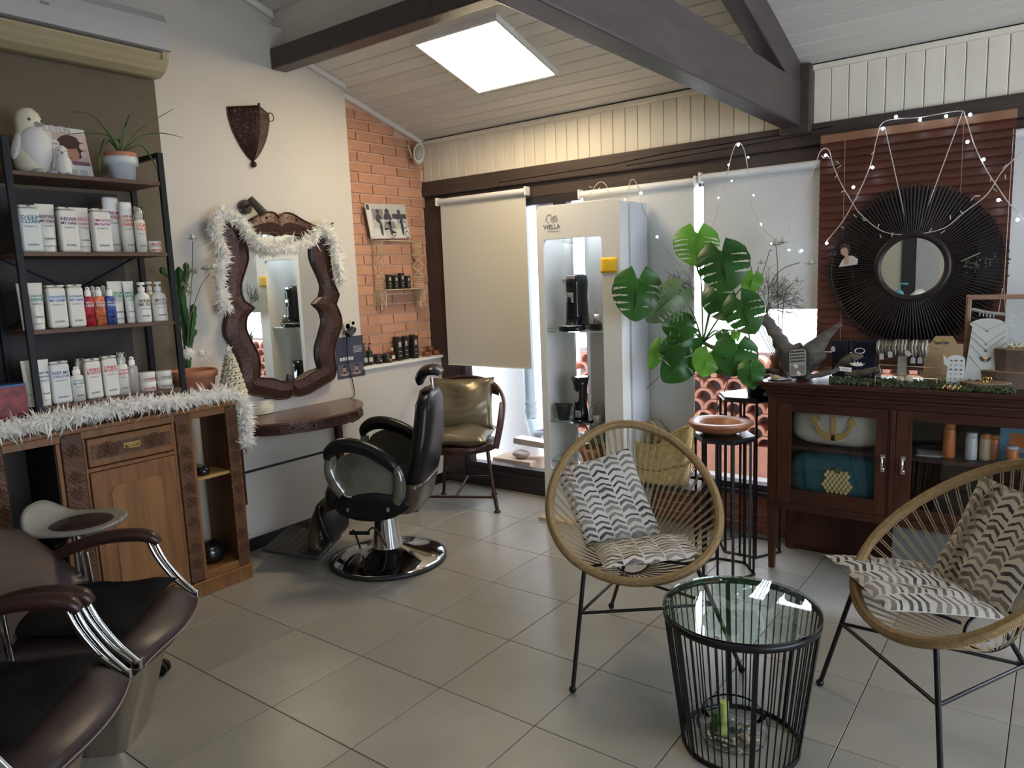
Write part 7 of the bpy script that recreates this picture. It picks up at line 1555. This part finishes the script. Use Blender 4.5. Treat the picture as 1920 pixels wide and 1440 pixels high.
# ================================================================ ROUND MIRROR
rm = thing('round_mirror', 'round mirror in a dark sunburst reed frame on the wooden blind', 'mirror', (1.71, 2.18, 1.14)); cxr, czr = 1.712, 1.548; RI, RO = .143, .395
RD = tint(mat('dark_reed', (.016, .010, .010), .45, bump=.3, bs=80), .3); M0 = fr((cxr, 2.166, czr), (1, 0, 0), (0, -1, 0))
MB(M0).lathe([(0, 0), (RI, 0)], 48).build('mirror_glass', MIRR, rm)
MB(M0).lathe([(RI - .004, -.004), (RI - .004, .012), (RI + .02, .016), (RI + .03, .004), (RI + .03, -.004), (RI - .004, -.004)], 48).build('inner_rim', RD, rm)
reed = None
for k in range(132):
    a = 2 * PI * k / 132; M = M0 @ Matrix.Rotation(a, 4, 'Z')
    if reed is None: reed = MB().tube([(RI + .02, 0, .006), (.27, 0, -.002), (RO, 0, -.010)], [.0032, .0048, .0040], 6).build('reed', RD, rm, world=False); reed.matrix_basis = wm(rm).inverted() @ M
    else: inst(reed, 'reed', M @ Matrix.Scale(1 + .02 * math.sin(k * 2.3), 4, (1, 0, 0)), rm)
for r_ in (.276, .38): MB(M0).lathe([(r_ - .005, -.014), (r_, -.009), (r_ + .005, -.014), (r_ - .005, -.014)], 60).build('binding_ring', RD, rm)
MB(M0).lathe([(RI + .02, -.016), (RO - .03, -.022), (RO - .03, -.024), (RI + .02, -.018), (RI + .02, -.016)], 60).build('backing_disc', mat('reed_back', (.012, .008, .008), .7), rm)
for px in ((1660, 238), (1805, 212)): q = aty(*px, 2.2); MB().tube([(q.x, 2.185, q.z), (cxr + (-.02 if px[0] < 1700 else .02), 2.165, czr + .16)], .0022, 5).build('hanging_string', CORD, rm)
# cut-out portrait sticker and little plant ornament on the mirror
o = aty(1590, 480, 2.15); po2 = thing('portrait_cutout', 'cut out portrait of a person in a pale jacket on the reed mirror', 'picture', tuple(o)); M = fr((o.x, 2.155, o.z), (1, 0, .05), (0, -1, 0)); s = .0026
def blob(nm, pts, h, mt): return MB(M).prism([(x * s, y * s) for x, y in pts], h, h + .0006).build(nm, mt, po2)
blob('jacket', [(-18, -20), (16, -18), (18, -8), (8, 0), (-4, 0), (-12, -8)], 0, mat('print_jacket', (.50, .44, .40), .6)); blob('neck', [(-8, -16), (0, -18), (1, 2), (-6, 4)], .0008, mat('print_face2', (.42, .26, .20), .6)); blob('face', [(-12, 4), (-14, 10), (-12, 17), (-5, 20), (2, 14), (1, 5), (-5, 0)], .0014, MATS['print_face2']); blob('hair', [(-14, 14), (-14, 22), (-6, 26), (3, 22), (5, 12), (1, 4), (0, 13), (-5, 18)], .002, MATS['print_brown'])
o = aty(1835, 492, 2.15); t = thing('sprig_ornament', 'glittery sprig ornament hanging on the right of the reed mirror', 'ornament', tuple(o)); m = MB(); rnd = random.Random(6)
for _ in range(60):
    d = Vector((rnd.uniform(-.06, .07), rnd.uniform(-.02, 0), 0)); d.z = d.x * .25 + rnd.gauss(0, .016); p = Vector((o.x, 2.155, o.z)) + d; m.ball(p, rnd.uniform(.002, .005), n=5, m=3)
tag(m.build('sprig_beads', mat('sprig', (.10, .12, .08), .3, metal=.3), t), kind='stuff'); q0, q1 = aty(1802, 490, 2.14), aty(1838, 474, 2.14); MB().tube([q0, q1], .003, 5).build('gilt_feather', mat('gilt', (.45, .40, .25), .4, metal=.5), t)
# ================================================================ FAIRY LIGHTS
GW = mat('garland_wire', (.55, .47, .42), .6); BULB = mat('led_bulb', (.7, .85, 1), .3, emit=14, ecol=(.62, .82, 1)); BOFF = mat('bulb_sleeve', (.55, .5, .5), .3)
fl = thing('fairy_lights', 'white string of small cold fairy lights draped along the window beam', 'fairy lights', tuple(aty(1500, 400, 2.16)))
G = [[(1104, 372), (1115, 350), (1127, 341), (1138, 350), (1142, 372)], [(1115, 375), (1100, 420), (1085, 450), (1062, 455), (1040, 440), (1015, 405), (1004, 392)], [(1178, 372), (1180, 345), (1187, 336), (1196, 350), (1200, 375), (1215, 412), (1225, 425)],
     [(1233, 445), (1250, 470), (1280, 500), (1300, 480), (1332, 430), (1355, 362), (1372, 290), (1383, 268), (1395, 280), (1404, 330), (1408, 380), (1425, 420), (1447, 445), (1465, 462), (1480, 468), (1500, 475)],
     [(1500, 475), (1480, 420), (1505, 370), (1528, 310), (1538, 284), (1548, 278), (1556, 285), (1562, 310), (1580, 350), (1600, 383), (1612, 400), (1640, 425), (1665, 437), (1700, 440), (1740, 436), (1775, 425), (1805, 400), (1850, 365), (1880, 320), (1925, 275)],
     [(1550, 452), (1580, 415), (1600, 380), (1620, 340), (1635, 300), (1645, 255), (1660, 227), (1725, 220), (1798, 208), (1810, 220), (1828, 275), (1850, 320), (1870, 350), (1895, 385), (1925, 415)]]
for g in G: MB().tube(catmull([aty(x, y, 2.155) for x, y in g], 5), .0024, 5).build('wire', GW, fl)
on = [(1655, 241), (1680, 219), (1725, 225), (1774, 218), (1819, 215), (1814, 266), (1844, 299), (1908, 412), (1600, 351), (1550, 456), (1384, 272), (1403, 295), (1413, 366), (1427, 420), (1347, 371), (1202, 362), (1232, 444), (1114, 400), (1446, 457), (1479, 469), (1503, 470), (1366, 309), (1372, 339), (1010, 473), (1059, 459), (1636, 314), (1548, 291), (1872, 375), (1172, 374), (1098, 437)]
for x, y in on: p = aty(x, y, 2.145); MB().ball(p, .0075 if x > 1500 or x in (1384, 1232, 1202) else .005, n=8, m=6).build('bulb', BULB, fl)
off = [(1540, 292), (1552, 292), (1568, 302), (1570, 315), (1566, 333), (1585, 356), (1588, 364), (1640, 283), (1604, 375), (1600, 402), (1615, 410), (1627, 412), (1648, 420), (1650, 440), (1672, 444), (1577, 425), (1742, 435), (1782, 412), (1772, 432), (1806, 402), (1820, 376), (1837, 367), (1862, 353), (1888, 308), (1885, 336), (1875, 372), (1858, 332), (1105, 350), (1125, 352)]
rnd = random.Random(15)
for x, y in off:
    p = aty(x, y, 2.15); d = Vector((rnd.uniform(-1, 1), -.2, rnd.uniform(-1, 1))).normalized() * .022; MB().tube([p, p + d], .0022, 5).build('bulb_sleeve', BOFF, fl)
for x, y in ((1127, 338), (1187, 334), (1383, 266), (1545, 277), (1660, 226), (1800, 207)): p = aty(x, y, 2.25); MB().tube([(p.x, 2.27, p.z), (p.x, 2.16, p.z + .0)], .0018, 5).build('hook', CHROME, fl)
# ================================================================ ROPE CHAIRS
def chevron():
    m = bpy.data.materials.new('chevron_cotton'); m.use_nodes = True; nt = m.node_tree; N = nt.nodes; Lk = nt.links; b = N['Principled BSDF']; b.inputs['Roughness'].default_value = .9
    def mt(op, a, b_=None, c=None):
        n = N.new('ShaderNodeMath'); n.operation = op
        for i, x in enumerate((a, b_, c)):
            if x is None: continue
            if isinstance(x, (int, float)): n.inputs[i].default_value = x
            else: Lk.new(x, n.inputs[i])
        return n.outputs[0]
    uv = N.new('ShaderNodeUVMap'); sp = N.new('ShaderNodeSeparateXYZ'); Lk.new(uv.outputs[0], sp.inputs[0])
    u = mt('MULTIPLY', sp.outputs[0], 5.0); v = sp.outputs[1]
    col = mt('FLOOR', u); fu = mt('FRACT', u); tri = mt('ABSOLUTE', mt('SUBTRACT', fu, .5))
    nz = N.new('ShaderNodeTexNoise'); nz.inputs['Scale'].default_value = 6; Lk.new(uv.outputs[0], nz.inputs['Vector'])
    s = mt('ADD', mt('MULTIPLY', v, 13.0), mt('MULTIPLY', tri, 1.15)); s = mt('ADD', s, mt('MULTIPLY', col, .37)); s = mt('ADD', s, mt('MULTIPLY', nz.outputs[0], .9))
    idx = mt('FLOOR', s); fs = mt('FRACT', s)
    wn = N.new('ShaderNodeTexWhiteNoise'); wn.noise_dimensions = '2D'; cv = N.new('ShaderNodeCombineXYZ'); Lk.new(col, cv.inputs[0]); Lk.new(idx, cv.inputs[1]); Lk.new(cv.outputs[0], wn.inputs['Vector'])
    th = mt('ADD', mt('MULTIPLY', wn.outputs['Value'], .35), .28); on_ = mt('LESS_THAN', fs, th)
    line = mt('LESS_THAN', mt('ABSOLUTE', mt('SUBTRACT', fu, .0)), .035); line2 = mt('GREATER_THAN', fu, .965); nl = mt('SUBTRACT', 1, mt('MAXIMUM', line, line2)); on_ = mt('MULTIPLY', on_, nl)
    big = N.new('ShaderNodeTexNoise'); big.inputs['Scale'].default_value = 2.2; Lk.new(uv.outputs[0], big.inputs['Vector'])
    r = N.new('ShaderNodeValToRGB'); e = r.color_ramp.elements; e[0].position = .40; e[0].color = (.035, .033, .036, 1); e[1].position = .62; e[1].color = (.24, .225, .205, 1)
    tone = mt('ADD', mt('MULTIPLY', wn.outputs['Value'], .22), mt('MULTIPLY', big.outputs[0], .8)); Lk.new(tone, r.inputs[0])
    mx = N.new('ShaderNodeMix'); mx.data_type = 'RGBA'; Lk.new(on_, mx.inputs[0]); mx.inputs[6].default_value = (.50, .465, .41, 1); Lk.new(r.outputs[0], mx.inputs[7]); Lk.new(mx.outputs[2], b.inputs['Base Color'])
    wv = N.new('ShaderNodeTexNoise'); wv.inputs['Scale'].default_value = 220; Lk.new(uv.outputs[0], wv.inputs['Vector']); bp = N.new('ShaderNodeBump'); bp.inputs['Strength'].default_value = .25; bp.inputs['Distance'].default_value = .003; Lk.new(wv.outputs[0], bp.inputs['Height']); Lk.new(bp.outputs[0], b.inputs['Normal'])
    return m
CHV = chevron()
CRD = mat('rope_cord', (.34, .255, .15), .8, var=.2, vs=80)
def ropechair(cx, cy, yaw, label, twist=0):
    t = thing('rope_chair', label, 'chair', (cx, cy, 0), yaw, 'egg shaped rope chairs'); a_, b_, e_, tl = .387, .340, .136, .684
    u = Vector((-math.cos(tl), 0, math.sin(tl))); s_ = Vector((0, 1, 0)); c0 = Vector((0, 0, .656)); nrm = Vector((math.sin(tl), 0, math.cos(tl)))
    R_ = Matrix.Rotation(twist, 3, 'Z')
    def rp(q, k=1, dp=0): return R_ @ (u * (a_ * math.cos(q) * k) + s_ * (b_ * math.sin(q) * (1 - e_ * math.cos(q)) * k) - nrm * dp) + c0
    P = [rp(2 * PI * i / 96) for i in range(96)]
    MB().tube(P, .0175, 12, closed=True).build('rope_rim', ROPEM, t, world=False)
    m = MB()
    for i in range(96 * 5):
        q = 2 * PI * i / (96 * 5); p = rp(q); d = (rp(q + .01) - p).normalized(); n1 = d.orthogonal().normalized(); n2 = d.cross(n1)
        m.tube([p + (n1 * math.cos(w * PI / 3) + n2 * math.sin(w * PI / 3)) * .0185 for w in range(6)], .0016, 3, closed=True)
    tag(m.build('rope_winding', ROPEM, t, world=False), kind='stuff')
    hub = c0 + R_ @ (u * -.11 - nrm * .295)
    def hp(q): return hub + R_ @ (u * (.085 * math.cos(q)) + s_ * (.085 * math.sin(q)))
    MB().tube([hp(2 * PI * i / 24) for i in range(24)], .006, 6, closed=True).build('hub_ring', BLACKM, t, world=False)
    nC = 58
    for i in range(nC):
        q = 2 * PI * (i + .5) / nC; m = MB()
        for dq in (-.012, .012):
            A, B = rp(q + dq), hp(q + dq * .5); mid = A.lerp(B, .55) - R_ @ (nrm * .012); m.tube([A, mid, B], .0021, 4, caps=False)
        m.build('cord', CRD, t, world=False)
    FL_, FR_, RR = Vector((.30, -.34, .012)), Vector((.30, .34, .012)), Vector((-.36, 0, .012))
    tops = {}
    for nm, f, q in (('l', FL_, PI + .60), ('r', FR_, PI - .60)):
        top = rp(q); tops[nm] = top; MB().tube([f, top + Vector((0, 0, -.004))], .0085, 10).build('leg', BLACKM, t, world=False)
    rt = hub + Vector((-.05, 0, -.01)); MB().tube([RR, RR.lerp(rt, .9) + Vector((0, 0, .0)), rt], .0085, 10).build('leg', BLACKM, t, world=False)
    for f in (FL_, FR_, RR): MB().ball((f.x, f.y, .014), .0145, n=10, m=8).build('foot_cap', BLACKM, t, world=False)
    bl, br, brr = FL_.lerp(tops['l'], .62), FR_.lerp(tops['r'], .62), RR.lerp(rt, .62)
    for p, q in ((bl, br), (bl, brr), (br, brr)): MB().tube([p, q], .0065, 8).build('brace', BLACKM, t, world=False)
    for s2, nm in ((-1, 'l'), (1, 'r')):
        MB().tube([tops[nm], hub + Vector((.06, s2 * .06, 0))], .006, 8).build('brace', BLACKM, t, world=False)
    return t
rc1 = ropechair(.93, .705, -.785, 'Left natural rope egg chair with chevron cushions before the tower', -.20)
rc2 = ropechair(2.11, .75, -2.40, 'Right natural rope egg chair cut by the right picture edge')
def pads(rc, back, seat, side):
    M = wm(rc); q = lambda L: [M @ Vector(p) for p in L]
    b = softpad(q(back), .024, CHV, 'back_cushion', wr=.004, offs=side, pinch=.05); tag(b, side_n[side] + ' chevron back cushion leaning in the %s rope chair' % side_n[side].lower(), 'cushion', 'chevron cushions')
    s = softpad(q(seat), .026, CHV, 'seat_cushion', wr=.005, offs=side + 2, pinch=.05); tag(s, side_n[side] + ' chevron seat cushion lying flat in the %s rope chair' % side_n[side].lower(), 'cushion', 'chevron cushions')
side_n = ('Left', 'Right')
pads(rc1, [(-.085, -.185, .415), (-.10, .165, .44), (-.262, .07, .80), (-.235, -.29, .735)], [(.265, -.20, .468), (.25, .22, .470), (-.05, .25, .452), (-.10, -.165, .428)], 0)
pads(rc2, [(-.10, -.31, .43), (-.10, .06, .43), (-.268, .10, .80), (-.262, -.28, .80)], [(.275, -.375, .505), (.30, .05, .482), (-.095, .09, .432), (-.10, -.34, .455)], 1)
# ================================================================ GLASS SIDE TABLE
gt = thing('glass_side_table', 'round black wire drum table with a glass top', 'table', (1.525, .314, 0)); RT, RB, HT = .247, .190, .470
TG = mat('table_glass', (.80, .95, .93), .0, trans=1, ior=1.48)
MB().prism([((RT + .004) * math.cos(a * PI / 48), (RT + .004) * math.sin(a * PI / 48)) for a in range(96)], HT, HT + .007).build('glass_top', TG, gt, world=False)
MB().lathe([(RT - .004, HT - .024), (RT + .003, HT - .024), (RT + .003, HT - .004), (RT - .004, HT - .004), (RT - .004, HT - .024)], 72).build('top_ring', BLACKM, gt, world=False)
MB().lathe([(RB - .004, 0), (RB + .003, 0), (RB + .003, .016), (RB - .004, .016), (RB - .004, 0)], 72).build('bottom_ring', BLACKM, gt, world=False)
for k in range(54):
    a = 2 * PI * k / 54; c_, s_ = math.cos(a), math.sin(a); big = k % 9 == 0
    if big: MB(Matrix.Rotation(a, 4, 'Z')).add([(RB - .003, -.008, .004), (RB + .003, -.008, .004), (RB + .003, .008, .004), (RB - .003, .008, .004), (RT - .003, -.008, HT - .01), (RT + .003, -.008, HT - .01), (RT + .003, .008, HT - .01), (RT - .003, .008, HT - .01)], [(3, 2, 1, 0), (4, 5, 6, 7), (0, 1, 5, 4), (1, 2, 6, 5), (2, 3, 7, 6), (3, 0, 4, 7)]).build('flat_bar', BLACKM, gt, world=False)
    else: MB().tube([(RB * c_, RB * s_, .010), (RT * c_, RT * s_, HT - .012)], .0026, 6, caps=False).build('wire', BLACKM, gt, world=False)
for a in (1.3, 3.4, 4.75, 5.9): MB(TR((RT - .012) * math.cos(a), (RT - .012) * math.sin(a), HT - .006)).lathe([(0, 0), (.010, 0), (.010, .004), (0, .004)], 16).build('rubber_pad', mat('clear_pad', (.5, .55, .55), .1, trans=.8), gt, world=False)
# glass bowl with cut stems and pebbles
gx_, gy_ = 1.505, .30
gb = thing('glass_bowl', 'round glass bowl with pebbles standing inside the wire table', 'bowl', (gx_, gy_, .004))
MB().lathe([(0, .004), (.075, .004), (.105, .02), (.118, .06), (.105, .10), (.092, .115), (.090, .115), (.102, .10), (.114, .06), (.101, .023), (.072, .009), (0, .009)], 48, TR(gx_, gy_, 0)).build('glass_wall', mat('bowl_glass', (.97, 1, 1), 0, trans=1, ior=1.16), gb)
rnd = random.Random(17); pm = [mat('pebble_%s' % n, c, .5) for n, c in (('white', (.55, .54, .50)), ('grey', (.18, .18, .17)), ('tan', (.32, .27, .20)))]
for k in range(90):
    a, r = rnd.uniform(0, 2 * PI), .085 * rnd.random() ** .5; MB().ball((gx_ + r * math.cos(a), gy_ + r * math.sin(a), .015 + rnd.random() * .012), rnd.uniform(.005, .010), (1.2, .9, .7), n=6, m=4).build('pebble', rnd.choice(pm), gb)
cg = mat('cut_stem', (.36, .42, .12), .5, var=.3, vs=30)
tag(MB().tube([(gx_ - .03, gy_ - .01, .02), (gx_ - .028, gy_ - .005, .135)], [.020, .017], 7).build('green_block', cg), 'yellow green cactus piece standing in the glass bowl', 'plant')
tag(MB().tube([(gx_ - .062, gy_ - .005, .02), (gx_ - .058, gy_, .085)], [.019, .014], 8).build('green_stub', mat('stub_green', (.05, .16, .05), .45)), 'short dark green cactus stub in the glass bowl', 'plant')
tag(MB().ball((gx_ + .05, gy_ - .02, .035), .018, (1.1, .8, 1)).build('shell', mat('snail', (.35, .24, .15), .5)), 'brown snail shell on the pebbles in the glass bowl', 'shell')
# ================================================================ BEHIND THE CAMERA (seen in the round mirror)
ct = thing('reception_counter', 'white counter behind the photographer', 'counter', (1.1, -3.5, 0)); MB().bx(.5, 1.7, -3.75, -3.25, 0, 1.07).build('counter_body', mat('counter_white', (.55, .55, .53), .5), ct, bevel=.006); MB().bx(.47, 1.73, -3.78, -3.22, 1.07, 1.10).build('counter_top', WHITEC, ct, bevel=.004)
TLB = mat('teal_soap', (.12, .42, .45), .3); t = thing('soap_pump', 'teal soap pump bottle on the counter behind the photographer', 'bottle', (.76, -3.4, 1.10))
MB().lathe([(0, 0), (.05, 0), (.052, .01), (.052, .12), (.03, .15), (0, .15)], 24, TR(.76, -3.4, 1.10)).build('body', TLB, t); MB().tube([(.76, -3.4, 1.25), (.76, -3.4, 1.33), (.85, -3.4, 1.325)], .012, 8).build('pump_head', TLB, t)
tag(MB().lathe([(0, 0), (.10, 0), (.11, .08), (.06, .13), (.03, .16), (0, .15)], 14, TR(.97, -3.42, 1.10), power=3).build('tissue_pack', WHITEP), 'white tissue pack beside the teal soap pump', 'tissues')
t = thing('ceiling_panel_light', 'added unseen panel light brightening the back wall', 'light', (1.2, -3.3, 3.0))  # added lamp, out of view, brightens the back wall for the round mirror
MB().bx(.9, 1.5, -3.5, -2.9, 3.0, 3.03).build('frame', WHITEP, t); MB().bx(.915, 1.485, -3.485, -2.915, 2.992, 2.998).build('diffuser', mat('added_fill_diffuser', (1, .98, .93), .5, emit=6, ecol=(1, .93, .82)), t)
for x in (.95, 1.45): MB().cyl((x, -3.2, 3.03), (x, -3.2, 3.5), .004).build('suspension_rod', CHROME, t)
